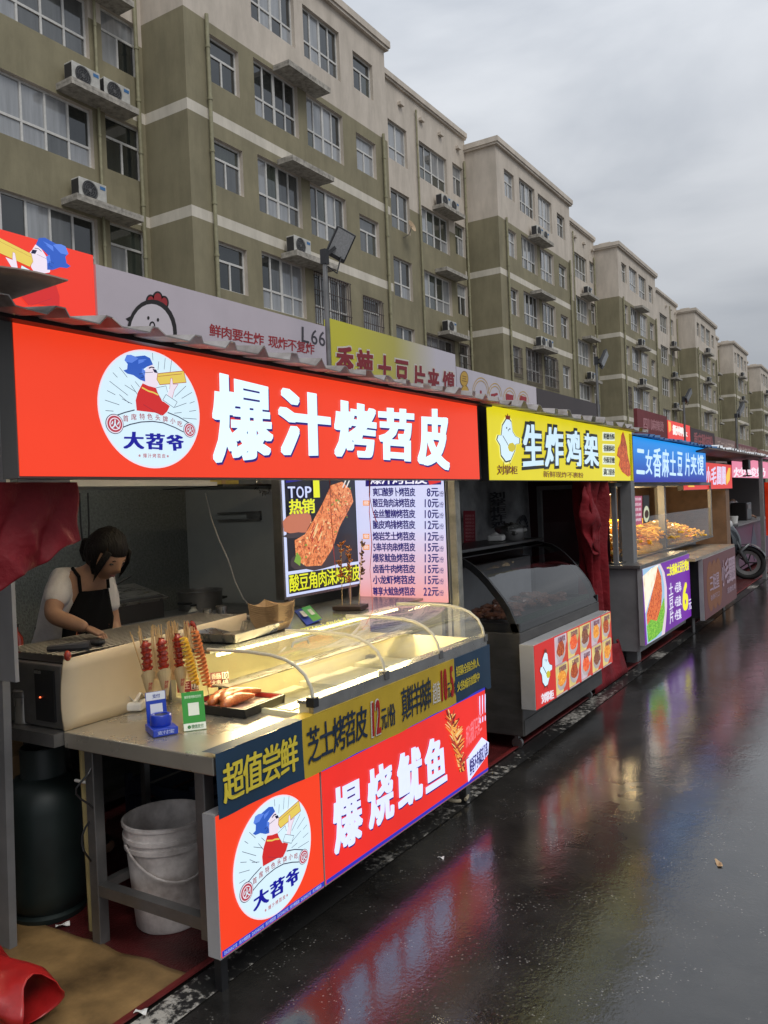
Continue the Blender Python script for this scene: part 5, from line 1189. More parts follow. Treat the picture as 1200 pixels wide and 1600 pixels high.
# rest of the back row seen only as roofs
# -------- floodlights on poles
def flood(label, base, ztop, head, s=1.0, yaw=0, tilt=40, roll=0, group='floodlights over the stall roofs'):
    b = Vector(base); t = thing('floodlight', label, 'floodlight', tuple(b), group)
    MB().tube([(b.x, b.y, 0), (b.x, b.y, ztop)], .035*s, 12).build('pole', M_steeld, t, smooth=True)
    h = Vector(head)
    m = MB(); m.beam((b.x, b.y, ztop-.02), h+(b+Vector((0, 0, ztop))-h)*.35, .05*s, .05*s); m.beam((b.x, b.y, ztop-.1), (b.x, b.y, ztop+.04), .09*s, .09*s); m.tube([(b.x+.03, b.y, ztop-.12), (b.x+.08, b.y+.08, ztop-.18), h-Vector((0, 0, .18*s))], .008, 5); m.build('bracket', M_dark, t)
    M = Matrix.Translation(h) @ Matrix.Rotation(R_(yaw), 4, 'Z') @ Matrix.Rotation(R_(tilt), 4, 'Y') @ Matrix.Rotation(R_(roll), 4, 'X')
    m = MB(); m.obox(M, .05*s, .32*s, .44*s); mo = m.build('housing', M_black, t, bevel=.02*s)
    m = MB(); m.obox(M @ Matrix.Translation((.027*s, 0, .01*s)), .006, .265*s, .36*s); m.build('lens', mat('floodlight_lens', (.26, .265, .27), .3, var=.25, vscale=60), mo)
    m = MB()
    for i in range(7): m.obox(M @ Matrix.Translation((-.04*s, (-.12+.04*i)*s, 0)), .04*s, .006*s, .38*s)
    m.build('cooling_fin', M_black, mo)
    return t
p = onX(511, 495, -4.5); q = onX(510, 398, -4.5); h = onX(532, 382, -4.42)
flood('near floodlight on a steel pole between the grey and yellow signboards, square grey lens', (p.x, p.y, 0), q.z, tuple(h), .66, -38, 14, -24)
MB_n = onX(933, 600, -4.5); h = onX(941, 560, -4.4); q = onX(934, 562, -4.5)
flood('floodlight on a pole beyond the dark brown signboard, slim tilted head', (MB_n.x, MB_n.y, 0), q.z, (h.x, h.y+.1, h.z), .7, 0, 18, -24)
q = onX(1068, 622, -4.5); h = onX(1076, 618, -4.4)
flood('floodlight on a pole above the small lit red signboard', (q.x, q.y, 0), q.z, tuple(h), .75, -5, 20, -28)
q = onX(1150, 648, -4.5); h = onX(1158, 640, -4.4)
flood('farthest floodlight at the right over the distant signboards', (q.x, q.y, 0), q.z, tuple(h), 1.1, -5, 20, -28)
# ================================================================ FOOD AND SMALL THINGS ON THE COUNTER
TZ = .784
def facing(p, extra=0):   # yaw so that local -Y looks at the street side where customers stand
    return math.atan2(p.y, p.x)+math.pi/2+math.pi+extra
def card(name, label, cat, base, wd, ht, yaw, lean, mats, thick=.004):
    """upright card: local x right, z up, front at -y"""
    t = thing(name, label, cat, tuple(base)); M = Matrix.Translation(base) @ Matrix.Rotation(yaw, 4, 'Z') @ Matrix.Rotation(-lean, 4, 'X')
    return t, M
def cq(M, x0, x1, z0, z1, d): return [M @ Vector((x0, -d, z1)), M @ Vector((x1, -d, z1)), M @ Vector((x1, -d, z0)), M @ Vector((x0, -d, z0))]
def yaw_at(p, e=0): return math.atan2(-p.x, p.y)*1.0 + e    # turns local -y towards the camera side
# blue payment stand
b = onZ(247, 1140, TZ); y_ = yaw_at(b, .25)
t, M = card('payment_stand', 'blue payment stand with a white square and a round blue speaker on its base', 'payment stand', b, .07, .1, y_, .15, None)
MB().obox(M @ Matrix.Translation((0, .0, .07)), .072, .004, .13).build('card', pr(30, 62, 170, .35), t)
MB().poly(cq(M, -.034, .034, .105, .134, .003)[::-1]).poly(cq(M, -.022, .022, .045, .092, .003)[::-1]).build('white_square', pr(214, 216, 225, .4), t)
m = MB(); text(m, '支付', cq(M, -.012, .016, .112, .126, .004), .02, 0); m.build('lettering', pr(40, 60, 150), t)
Mb = Matrix.Translation(b) @ Matrix.Rotation(y_, 4, 'Z')
MB().obox(Mb @ Matrix.Translation((.0, -.05, .014)), .088, .11, .026).build('base', pr(34, 62, 170, .35), t, bevel=.003)
m = MB(); text(m, '支付宝', [Mb @ Vector(v) for v in ((-.03, -.1055, .021), (.03, -.1055, .021), (.03, -.1055, .008), (-.03, -.1055, .008))], .0, 0); m.build('lettering', pr(200, 210, 235), t)
c = Mb @ Vector((.0, -.045, .028))
MB().lathe([(.001, 0), (.036, 0), (.037, .004), (.037, .034), (.034, .038), (.026, .038), (.024, .034), (.001, .034)], c, 28).build('speaker', pr(24, 52, 165, .3), t, smooth=True)
MB().lathe([(.001, .0345), (.0235, .0345)], c, 24).build('speaker_top', M_black, t)
# green payment card
b = onZ(305, 1141, TZ); y_ = yaw_at(b, .12)
t, M = card('payment_card', 'green payment card with a white square leaning on the counter', 'payment card', b, .08, .13, y_, .28, None)
MB().obox(M @ Matrix.Translation((0, 0, .068)), .078, .004, .134).build('card', em(70, 190, 70, .35), t)  # plain card brightened by a faint emission, no lamp inside
m = MB(); m.poly(cq(M, -.039, .039, .001, .026, .003)[::-1]); m.poly(cq(M, -.019, .019, .052, .096, .003)[::-1]); m.build('white_square', pr(225, 230, 215, .4), t)
m = MB(); text(m, '微信支付', cq(M, -.012, .030, .006, .020, .004), .01, 0); text(m, '推荐使用微信支付', cq(M, -.030, .030, .112, .122, .004), .0, 1); m.lathe([(.001, 0), (.006, 0)], M @ Vector((-.02, -.0045, .013)), 14, 0, (M.to_3x3() @ Matrix.Rotation(R_(90), 3, 'X'))); m.build('lettering', [pr(40, 120, 50), pr(230, 240, 220)], t)
MB().obox(M @ Matrix.Translation((0, .03, .03)) @ Matrix.Rotation(.5, 4, 'X'), .05, .003, .07).build('prop', M_white, t)
# price cards
def price(u, v, wd, ht, lab, rows, yaw=.1, lean=.3, z=TZ, lift=.04):
    b = onZ(u, v, z); t, M = card('price_card', lab, 'price card', b, wd, ht, yaw_at(b, yaw), lean, None)
    MB().obox(M @ Matrix.Translation((0, 0, ht/2+lift)), wd, .003, ht).build('card', em(205, 58, 38, .3), t)  # unlit price card, its brightness put in as faint emission
    MB().obox(M @ Matrix.Translation((0, .004, lift/2+.002)), .014, .006, lift+.01).build('clip', M_dark, t)
    m = MB()
    for (x0, x1, z0, z1, tx, mi, bgc) in rows:
        q = [(x0-.5)*wd, (x1-.5)*wd, lift+z0*ht, lift+z1*ht]
        if bgc is not None: m.poly(cq(M, q[0], q[1], q[2], q[3], .0022)[::-1], bgc)
        text(m, tx, cq(M, q[0]+.001, q[1]-.001, q[2]+.001, q[3]-.001, .0035), .03, mi)
    m.build('lettering', [pr(20, 20, 25), pr(235, 225, 205)], t)
price(296, 1108, .082, .040, 'red price card reading 22 in front of the spiral potato', [(.66, .98, .15, .95, '22', 0, 1), (.06, .6, .2, .9, '霸王', 1, None)], lift=.068)
price(345, 1101, .074, .060, 'red price card reading 10 and 4 above the fried wings tray', [(.62, .98, .52, .97, '10', 0, 1), (.62, .98, .08, .48, '4串', 1, 0), (.05, .58, .52, .92, '香肠', 1, None), (.05, .58, .1, .48, '大串', 1, None)], .0, .35, lift=.07)
# tray with fried wings
P4 = [onZ(u, v, TZ) for u, v in ((318, 1108), (352, 1137), (429, 1106), (372, 1080))]
c = sum(P4, Vector((0, 0, 0)))/4; t = thing('serving_tray', 'small black tray with red inside holding fried chicken wings', 'tray', tuple(c))
a0 = (P4[2]-P4[1]); wd = a0.length*.86; ang = math.atan2(a0.y, a0.x); dp = (P4[1]-P4[0]).length*.92
Mt = Matrix.Translation(c) @ Matrix.Rotation(ang, 4, 'Z')
m = MB(); m.obox(Mt @ Matrix.Translation((0, 0, .006)), wd*.9, dp*.9, .008)
for sx_, sy_, lx, ly in ((0, 1, wd, .006), (0, -1, wd, .006), (1, 0, .006, dp), (-1, 0, .006, dp)):
    m.obox(Mt @ Matrix.Translation((sx_*wd*.48, sy_*dp*.48, .020)) @ Matrix.Rotation(R_(12)*sx_, 4, 'Y') @ Matrix.Rotation(-R_(12)*sy_, 4, 'X'), lx, ly, .036)
m.build('tray_body', M_black, t)
m = MB(); m.obox(Mt @ Matrix.Translation((0, 0, .018)), wd*.9, dp*.9, .003); m.build('mesh_insert', mat('tray_mesh', (.45, .32, .28), .5, .2, var=.9, vscale=160, dark=(.03, .01, .01)), t)
m = MB()
for s_ in (1, -1): m.obox(Mt @ Matrix.Translation((0, s_*dp*.455, .030)), wd*.92, .003, .016); m.obox(Mt @ Matrix.Translation((s_*wd*.455, 0, .030)), .003, dp*.92, .016)
m.build('red_rim', mat('lacquer_red', (.3, .02, .015), .3), t)
M_fry = food('fried_batter', [S(115, 50, 18), S(168, 85, 36), S(200, 125, 66)], 90, rough=.45)
def wing(M, L=.1, lab='', r=.014, gp='fried chicken wings on the small black tray'):
    m = MB(); pts = []; rs = []
    for i in range(9):
        f_ = i/8; pts.append(M @ Vector(((f_-.5)*L, .012*math.sin(f_*3.1), .006*math.sin(f_*3.1)))); rs.append(r*(.55+.75*math.sin(min(1, f_*1.25)*math.pi*.85+.25))*(1 if f_ < .9 else .6))
    m.tube(pts, rs, 9)
    for k in range(len(m.v)): p = Vector(m.v[k]); n_ = noise.noise_vector(p*70)*.0035; m.v[k] = tuple(p+n_)
    return tag(m.build('fried_wing', M_fry, None, smooth='all'), lab, 'fried chicken', gp)
for i, (x, y, z, a, L_) in enumerate([(-.06, -.035, .036, .15, .105), (-.03, .0, .048, .35, .12), (-.01, -.04, .038, -.1, .11), (.03, .02, .046, -.3, .12), (.055, -.01, .042, -.35, .11), (.0, .045, .042, -.15, .115), (-.055, .035, .040, .2, .1)]):
    wing(Mt @ Matrix.Translation((x, y, z+.002)) @ Matrix.Rotation(a, 4, 'Z'), L_*1.25, r=.017, lab= 'golden fried chicken wing piece lying in the small black tray')
# skewer holder with cups, curled sausages, spiral potatoes, sticks
hb = onZ(285, 1082, TZ)
t = thing('skewer_holder', 'tall stainless skewer holder behind the payment stands', 'skewer holder', tuple(hb))
Mh = Matrix.Translation(hb) @ Matrix.Rotation(.12, 4, 'Z')
MB().obox(Mh @ Matrix.Translation((0, .0, .06)), .10, .26, .12).build('box', M_steel, t, bevel=.003)
MB().obox(Mh @ Matrix.Translation((-.02, -.02, .121)), .07, .20, .003).build('top_plate', M_dark, t)
M_saus = food('sausage_glaze', [S(95, 20, 8), S(150, 35, 15), S(190, 70, 35)], 60, rough=.25, coat=.6)
M_cup = mat('kraft_cup', (.52, .38, .2), .7, var=.15, vscale=30)
def curly(u, v0, v1, cupb, X_, lab):
    b = onX(u[0], v1, X_); tp = onX(u[1], v0, X_); t = thing('sausage_skewer', lab, 'sausage skewer', tuple(b), 'curled sausages in paper cups')
    d = (tp-b); L_ = d.length; d.normalize()
    m = MB(); pts = []; rs = []
    for i in range(46):
        f_ = i/45; rr = .0135*(1+.28*math.sin(f_*7*2*math.pi)); pts.append(b+d*L_*f_+Vector((.002*math.sin(f_*30), .002*math.cos(f_*31), 0))); rs.append(rr)
    m.tube(pts, rs, 12)
    for k in range(6):
        c_ = b+d*L_*(.08+.155*k); Mx = d.to_track_quat('Z', 'Y').to_matrix() @ Matrix.Rotation(R_(14), 3, 'X'); m.lathe([(.010, -.002), (.021, -.001), (.022, .002), (.010, .003)], c_, 14, 0, Mx)
    m.build('sausage', M_saus, t, smooth=True)
    MB().tube([b-d*.09, tp+d*.015], .0016, 6).build('stick', M_wood, t)
    cb_ = b-d*.075; m = MB(); Mx = d.to_track_quat('Z', 'Y').to_matrix(); n = 14; vs = []
    for k in range(n+1):
        a = math.pi*2*k/n; vs += [cb_+Mx @ Vector((.009*math.cos(a), .009*math.sin(a), 0)), cb_+Mx @ Vector((.026*math.cos(a), .026*math.sin(a), .085+.022*math.cos(a+.6)))]
    m.add(vs, [(2*k, 2*k+2, 2*k+3, 2*k+1) for k in range(n)]); m.build('paper_cup', M_cup, t, solid=.001)
    f_ = cb_+Vector((.026, -.017, .03)); m = MB(); text(m, '烤肠', [f_+Vector((-.004, -.006, .03)), f_+Vector((.006, .004, .03)), f_+Vector((.002, 0, .0)), f_+Vector((-.006, -.008, .0))], .02, 0, vert=True); m.build('lettering', pr(150, 40, 30), t)
curly((232, 227), 1001, 1058, 0, -2.42, 'curled red sausage in a paper cup, leftmost of the three')
curly((257, 252), 997, 1055, 0, -2.36, 'curled red sausage in a paper cup, middle of the three')
curly((282, 277), 990, 1052, 0, -2.38, 'curled red sausage in a paper cup beside the yellow spiral potato')
def spiral(u0, v0, u1, v1, X_, lab, m_, n_=13):
    b = onX(u1, v1, X_); tp = onX(u0, v0, X_); t = thing('spiral_potato', lab, 'spiral potato', tuple(b))
    d = tp-b; L_ = d.length; d.normalize(); Mx = d.to_track_quat('Z', 'Y').to_matrix(); N_ = n_*18; vs = []; fs = []
    for i in range(N_+1):
        a = 2*math.pi*i/18; f_ = i/N_; R = .019*(.8+.2*math.sin(f_*math.pi))*(1+.05*math.sin(i*1.3))
        c_ = b+d*L_*f_
        for (r, z) in ((.003, .002), (R, .0045), (R, -.0005), (.003, -.003)): vs.append(c_+Mx @ Vector((r*math.cos(a), r*math.sin(a), z)))
    for i in range(N_):
        for k in range(4): fs.append((i*4+k, i*4+(k+1) % 4, i*4+4+(k+1) % 4, i*4+4+k))
    MB().add(vs, fs).build('potato', m_, t, smooth=True)
    MB().tube([b-d*.13, tp+d*.012], .0018, 6).build('stick', M_wood, t)
spiral(286, 996, 306, 1070, -2.33, 'yellow spiral potato on a stick next to the red curled sausages', food('spiral_yellow', [S(215, 160, 30), S(240, 200, 70)], 30), 13)
spiral(304, 985, 324, 1073, -2.30, 'orange spiral potato on a stick, rightmost beside the glass case', food('spiral_orange', [S(190, 95, 35), S(225, 140, 80)], 30), 15)
m = MB(); rnd = random.Random(8)
t = thing('skewer_bundle', 'loose bundle of thin bamboo skewers fanned out behind the curled sausages', 'skewers', tuple(hb))
for i in range(110):
    u = rnd.choice([220, 238, 243, 247, 262, 266, 270, 274, 290, 294])+rnd.uniform(-5, 5); v = 982+rnd.uniform(-7, 12)-(u > 262)*6
    tp = onX(u+(rnd.uniform(-14, 0) if u < 230 else rnd.uniform(-3, 4)), v, -2.47+rnd.uniform(-.02, .02)); bt_ = Vector((hb.x-.01+rnd.uniform(-.02, .02), tp.y*.5+onX(u+8, 1080, -2.45).y*.5, .88))
    bt_ = onX(u+9+rnd.uniform(-3, 3), 1062, -2.45); m.tube([bt_, tp], .0019, 5)
m.build('skewer', M_wood, t)['kind'] = 'stuff'
# napkins
b = onZ(210, 1108, TZ); t = thing('napkin_pack', 'open pack of white napkins against the cream heat shield', 'napkins', tuple(b))
Mn = Matrix.Translation(b+Vector((0, 0, .02))) @ Matrix.Rotation(.5, 4, 'Z'); MB().obox(Mn, .10, .11, .035).build('pack', M_white, t, bevel=.01)
MB().grid(lambda s, q: Mn @ Vector(((s-.5)*.08, (q-.5)*.09, .018+.03*math.sin(s*4+q*3)**2+.008*noise.noise(Vector((s*5, q*5, 1))))), 10, 10).build('tissue', M_white, t, smooth='all', solid=.001)
# steel pan on the shelf
P4 = [onZ(u, v, 1.002) for u, v in ((309, 1000), (352, 1015), (433, 991), (385, 979))]
c = sum(P4, Vector((0, 0, 0)))/4; a0 = P4[2]-P4[1]; wd = .36; ang = math.atan2(a0.y, a0.x); dp = .24
t = thing('steel_pan', 'empty rectangular stainless pan on the shelf above the glass case', 'pan', tuple(c)); Mt = Matrix.Translation(c) @ Matrix.Rotation(ang, 4, 'Z')
m = MB(); o_ = [(-wd/2, -dp/2), (wd/2, -dp/2), (wd/2, dp/2), (-wd/2, dp/2)]
def ring(k, z): return [Mt @ Vector((x*k if abs(x) else 0, y*k, z)) for x, y in o_]
r0, r1, r2 = ring(.86, .004), ring(.97, .042), ring(1.03, .044); vs = r0+r1+r2
m.add(vs, [(0, 1, 2, 3)]+[(i, (i+1) % 4, 4+(i+1) % 4, 4+i) for i in range(4)]+[(4+i, 4+(i+1) % 4, 8+(i+1) % 4, 8+i) for i in range(4)]); m.build('pan_body', M_steel, t, solid=.002)
# kraft paper boats
b = onZ(426, 984, 1.002); t = thing('paper_boat_stack', 'stack of brown kraft paper food boats on the shelf', 'paper trays', tuple(b)); Mt = Matrix.Translation(b) @ Matrix.Rotation(.15, 4, 'Z')
for i in range(9):
    z = .006+i*.0085+(.004 if i > 4 else 0); k = 1+i*.012; m = MB()
    A_ = [(-.055*k, -.05*k), (.055*k, -.05*k), (.055*k, .05*k), (-.055*k, .05*k)]; B_ = [(-.075*k, -.068*k), (.075*k, -.068*k), (.075*k, .068*k), (-.075*k, .068*k)]
    vs = [Mt @ Vector((x, y, z)) for x, y in A_]; 
    for j in range(4):
        (x0, y0), (x1, y1) = B_[j], B_[(j+1) % 4]; 
        for q in range(5): f_ = q/5; vs.append(Mt @ Vector((x0+(x1-x0)*f_, y0+(y1-y0)*f_, z+.052-.016*math.sin(f_*math.pi))))
    fs = [(0, 1, 2, 3)]
    for j in range(4): fs.append(tuple([j]+[4+j*5+q for q in range(5)]+[4+((j+1)*5) % 20, (j+1) % 4])[::-1])
    m.add(vs, fs).build('paper_boat', M_card, t, solid=.0015)
b = onZ(482, 975, 1.002); t = thing('payment_card', 'small blue and green payment card lying by the paper boat stack', 'payment card', tuple(b))
P4 = [onZ(u, v, 1.004) for u, v in ((460, 955), (479, 977), (503, 971), (484, 950))]
M_ = sum(P4, Vector())/4; MB().poly([p+Vector((0, 0, .012 if i > 1 else 0)) for i, p in enumerate(P4)]).build('card', pr(30, 60, 160), t, solid=.004)
P5 = [P4[0].lerp(P4[3], .45)+Vector((0, 0, .009)), P4[1].lerp(P4[2], .45)+Vector((0, 0, .009)), P4[2]+Vector((0, 0, .015)), P4[3]+Vector((0, 0, .015))]
MB().poly(P5).build('green_half', em(90, 190, 80, .4), t)  # green print glows a little by emission, it is no lamp
for k in (.2, .7): MB().poly([P4[0].lerp(P4[3], k+a).lerp(P4[1].lerp(P4[2], k+a), c_)+Vector((0, 0, .0175)) for a, c_ in ((-.1, .3), (-.1, .7), (.15, .7), (.15, .3))]).build('white_square', M_white, t)
# canisters
for i, (u, v, rr, hh) in enumerate(((325, 981, .026, .105), (347, 979, .029, .115))):
    b = onZ(u, v, .93); t = thing('canister', ['smaller left of the two slim stainless shakers behind the steel pan', 'taller right of the two slim stainless shakers behind the steel pan'][i], 'shaker', tuple(b))
    MB().lathe([(.001, 0), (rr, 0), (rr, hh*.8)], b, 24).build('canister_body', M_steel, t, smooth=True); MB().lathe([(rr+.002, hh*.8), (rr+.002, hh*.97), (rr*.9, hh), (.001, hh)], b, 24).build('lid', M_steel, t, smooth=True)
MB_l = MB().box(-4.0, -2.9, 2.9, 4.15, .88, .928).build('side_table', M_steeld, None); tag(MB_l, 'dark steel side table carrying the shakers at the back of the kitchen', 'table')
for i, (u, v, a) in enumerate(((291, 992, .2), (305, 990, -.6))):
    b = onZ(u, v, 1.055); m = MB(); d = Vector((.0, .02*(-1 if i else .2), .055)); m.tube([b+d*f_+Vector((0, .004*math.sin(f_*3), 0)) for f_ in [j/8 for j in range(9)]], [.004, .009, .011, .011, .011, .011, .011, .009, .004], 10)
    tag(m.build('hot_dog', M_saus, None, smooth='all'), ['upright glazed hot dog at the grill end, left of the pair', 'tilted glazed hot dog at the grill end, right of the pair'][i], 'hot dog')
# squid skewer stand
b = onZ(548, 952, 1.002); t = thing('squid_stand', 'dark wooden stand holding upright squid skewers under the price list', 'stand', tuple(b))
MB().obox(Matrix.Translation(b+Vector((0, 0, .012))) @ Matrix.Rotation(.25, 4, 'Z'), .16, .13, .022).build('base', mat('dark_wood', (.03, .015, .01), .5), t, bevel=.003)
M_squid = food('squid_glaze', [S(80, 35, 12), S(165, 90, 30), S(215, 150, 70)], 40, rough=.35)
rnd = random.Random(11)
for i, (u, vt, vb) in enumerate(((533, 850, 905), (546, 855, 910), (566, 845, 905))):
    c0 = b+Vector((-.04+.04*i, .02*(i-1), .02)); tp = onX(u, vt, c0.x); md = onX(u, vb, c0.x)
    t = thing('squid_skewer', 'grilled squid skewer standing in the dark wooden stand, '+['leftmost', 'middle, largest', 'rightmost, darkest and slim'][i], 'squid skewer', tuple(c0))
    MB().tube([c0, Vector((tp.x, tp.y, tp.z+.01))], .002, 6).build('stick', M_wood, t)
    m = MB()
    for k in range(26):
        f_ = rnd.random(); p = md.lerp(tp, f_); a = rnd.random()*6.28; l = rnd.uniform(.012, .03)*(.6 if i == 2 else 1); dr = Vector((math.cos(a), math.sin(a), rnd.uniform(.2, .9)))*l
        m.tube([p, p+dr*.5+Vector((0, 0, -.003)), p+dr], [.006, .0055, .003], 6)
    m.build('squid', M_squid if i < 2 else mat('dark_squid', (.10, .03, .025), .4, var=.4, vscale=60), t, smooth=True)
# red ribbons
def ribbon(pts, X_, lab, w_=.008):
    P = [onX(u, v, X_) for u, v in pts]; m = MB(); vs = []
    for i, p in enumerate(P): vs += [p+Vector((.002*math.sin(i), -w_/2*math.cos(i*.8), 0)), p+Vector((-.002*math.sin(i), w_/2*math.cos(i*.8)+.001, 0))]
    m.add(vs, [(2*i, 2*i+1, 2*i+3, 2*i+2) for i in range(len(P)-1)]); return tag(m.build('ribbon', mat('ribbon_red', (.5, .03, .02), .5), None, solid=.0012), lab, 'ribbon')
ribbon([(515, 740), (516, 780), (518, 815), (520, 840), (522, 870), (525, 895)], -2.12, 'thin red ribbon hanging in front of the lit food poster')
ribbon([(577, 740), (578, 770), (577, 800), (581, 850), (578, 890), (581, 930), (582, 955), (572, 975), (566, 983)], -2.12, 'long red ribbon hanging before the price list down to the glass case')
ribbon([(578, 742), (577, 775), (583, 800), (588, 815)], -2.115, 'short knotted red ribbon end hanging before the price list', .014)
# glove tool and scrap on the grill
b = onZ(135, 1012, 1.055); t = thing('grill_scraper', 'dark grey flat tool lying across the grill grate', 'tool', tuple(b))
MB().tube([onZ(75, 1014, 1.06), onZ(110, 1012, 1.062), onZ(140, 1010, 1.062)], [.012, .018, .022], 8).build('handle', mat('dark_slate', (.035, .035, .04), .5), t, smooth=True); MB().ball(onZ(152, 1003, 1.065), .03, n=8, rx=1.2, rz=.5).build('head', M_dark, t)
b = onZ(106, 1030, 1.055); tag(MB().ball(b+Vector((0, 0, .012)), .013, n=8, rz=1.5).build('sausage_piece', M_saus, None, smooth='all'), 'orange sausage piece at the near edge of the grill', 'sausage')
b = onZ(40, 1128, .782); t = thing('canister', 'ribbed stainless canister beside the grill body by the pale post', 'canister', tuple(b))
MB().lathe([(.001, 0), (.038, 0), (.04, .006), (.038, .012), (.038, .10)], b, 24).build('canister_body', M_steel, t, smooth=True); MB().lathe([(.04, .10), (.041, .108), (.038, .116), (.04, .124), (.034, .13), (.001, .131)], b, 24).build('lid', M_steeld, t, smooth=True)
# ================================================================ UNDER AND AROUND THE COUNTER
b = onZ(266, 1436, .012); t = thing('bucket', 'white plastic bucket with ribbed rim under the steel table', 'bucket', tuple(b))
M_bk = mat('scuffed_white_plastic', (.66, .61, .58), .5, var=.45, vscale=9, dark=(.30, .26, .24)); b.z = .013
MB().lathe([(.001, 0), (.118, 0), (.124, .008), (.148, .30), (.156, .302), (.156, .318), (.150, .32), (.151, .335), (.160, .337), (.160, .352), (.153, .354), (.155, .385), (.162, .388), (.162, .40), (.155, .402), (.146, .39), (.115, .012), (.001, .01)], b, 40).build('bucket_body', M_bk, t, smooth=True)
MB().tube([b+Vector((.16*math.cos(a), .16*math.sin(a), .33-.13*max(0, math.sin((a+1.9)*1.0)))) for a in [-1.9+i*math.pi/14 for i in range(15)]], .004, 6).build('handle', M_bk, t)
b = onZ(78, 1420, .012); t = thing('gas_cylinder', 'dark green gas cylinder standing in the shade under the side shelf', 'gas cylinder', tuple(b)); b.z = .013
MB().lathe([(.001, .0), (.14, .0), (.145, .02), (.13, .03), (.165, .08), (.17, .12), (.17, .42), (.16, .48), (.11, .53), (.04, .55), (.001, .55)], b, 32).build('tank', mat('tank_green', (.010, .018, .017), .5, .2, var=.4), t, smooth=True)
MB().lathe([(.085, .52), (.085, .64), (.08, .65), (.078, .52)], b, 24).build('collar', mat('tank_collar', (.02, .03, .03), .5), t, smooth=True); MB().tube([b+Vector((0, 0, .54)), b+Vector((0, 0, .63))], .018, 10).build('valve', M_steeld, t)
t = thing('support_pole', 'thin yellowed pole strapped to the back table leg', 'pole', (-2.6, 1.96, 0)); MB().tube([(-2.60, 1.97, .012), (-2.585, 1.95, .73)], .013, 10).build('pole', mat('yellow_pole', (.42, .34, .15), .5, var=.4), t)
MB().tube([(-2.62, 1.94, .58), (-2.55, 1.93, .585), (-2.50, 1.95, .60)], .006, 6).build('strap', M_white, t)
t = thing('cable', 'loop of black cable hanging by the back table leg', 'cable', (-2.5, 1.9, .5))
MB().tube([(-2.50+.015*math.sin(i), 1.89+.03*math.cos(i*.7), .68-.022*i) for i in range(20)], .004, 6).build('cable_loop', M_black, t)
# cardboard
M_cb = mat('wet_cardboard', (.27, .165, .065), .5, var=.6, vscale=4.5, dark=(.085, .05, .02), bump=.2, bscale=12)
m = MB(); cpts = [onZ(u, v, .014) for u, v in ((22, 1432), (135, 1478), (200, 1499), (296, 1529))]
def cbf(s, t_):
    P = [(-2.97, 1.90), (-2.045, 1.925), (-2.045, .9), (-3.2, .9)]
    a = Vector(P[0]).lerp(Vector(P[1]), s); b_ = Vector(P[3]).lerp(Vector(P[2]), s); p = a.lerp(b_, t_); return (p.x, p.y+.02*noise.noise(Vector((s*7, 0, 3)))*(1-t_), .014+.0015*noise.noise(Vector((s*4, t_*4, 0))) + (.006 if .33 < t_ < .35 else 0))
tag(MB().grid(cbf, 40, 40).build('cardboard_sheet', M_cb, None, smooth='all', solid=.003), 'flattened wet brown cardboard sheet on the red carpet at lower left', 'cardboard')
def scrap(u, v, w_, h_, lab, m_=None, z=.02):
    b = onZ(u, v, z); M = Matrix.Translation(b) @ Matrix.Rotation(random.uniform(0, 3), 4, 'Z')
    tag(MB().grid(lambda s, t_: M @ Vector(((s-.5)*w_, (t_-.5)*h_, .006*math.sin(s*5)*math.cos(t_*4)+.004)), 5, 4).build('litter', m_ or M_white, None, solid=.001), lab, 'litter')
scrap(98, 1446, .05, .02, 'crumpled white paper scrap at the foot of the back table leg'); scrap(220, 1582, .04, .02, 'torn white paper scrap at the cardboard edge')
M_leaf = mat('dry_leaf', (.45, .3, .16), .6)
scrap(1123, 1350, .06, .02, 'dry brown leaf lying on the wet asphalt at the right', M_leaf, .001); scrap(689, 1341, .028, .012, 'pale scrap on the wet asphalt in front of the red panel', M_white, .001)
for i, (u, v) in enumerate(((820, 1155), (1010, 1180), (1100, 1420), (700, 1460), (560, 1500), (905, 1275))): scrap(u+7, v, .012, .007, 'tiny pale speck of litter on the asphalt, number %s from the stalls' % ['one', 'two', 'three', 'four', 'five', 'six'][i], M_white, .001) if False else None
b = onZ(722, 1250, .02); t = thing('hose', 'pale coiled hose end lying under the red front panel', 'hose', tuple(b)); MB().tube([b+Vector((.05*math.cos(a)-.03, .075*math.sin(a), .006+.02*math.sin(a*.5))) for a in [i*.3 for i in range(20)]], .009, 8).build('hose_loop', mat('hose_cream', (.5, .42, .28), .5), t, smooth=True)
MB().box(-2.02, -1.93, 3.6, 3.75, .0, .10).box(-2.02, -1.93, 2.6, 2.75, .0, .10) if False else None
# ================================================================ KITCHEN CLUTTER
def kbox(name, lab, cat, c, sz, m_, yaw=0, extra=None):
    t = thing(name, lab, cat, (c[0], c[1], c[2])); M = Matrix.Translation((c[0], c[1], c[2]+sz[2]/2)) @ Matrix.Rotation(yaw, 4, 'Z')
    MB().obox(M, *sz).build('body', m_, t, bevel=.008); return t, M
tt_ = MB().box(-4.2, -3.55, 1.6, 4.15, .80, .84).box(-4.2, -3.56, 1.62, 4.13, .05, .10)
for x, y in ((-4.15, 1.65), (-3.6, 1.65), (-4.15, 4.1), (-3.6, 4.1)): tt_.box(x-.02, x+.02, y-.02, y+.02, 0, .799)
tag(tt_.build('work_bench', M_steeld, None), 'dark steel work bench along the back wall of the kitchen', 'work bench')
t, M = kbox('fryer', 'dark boxy fryer with a sloping steel lid on the bench behind the vendor', 'fryer', (-3.85, 3.15, .841), (.40, .42, .24), mat('fryer_grey', (.06, .06, .062), .4, .5))
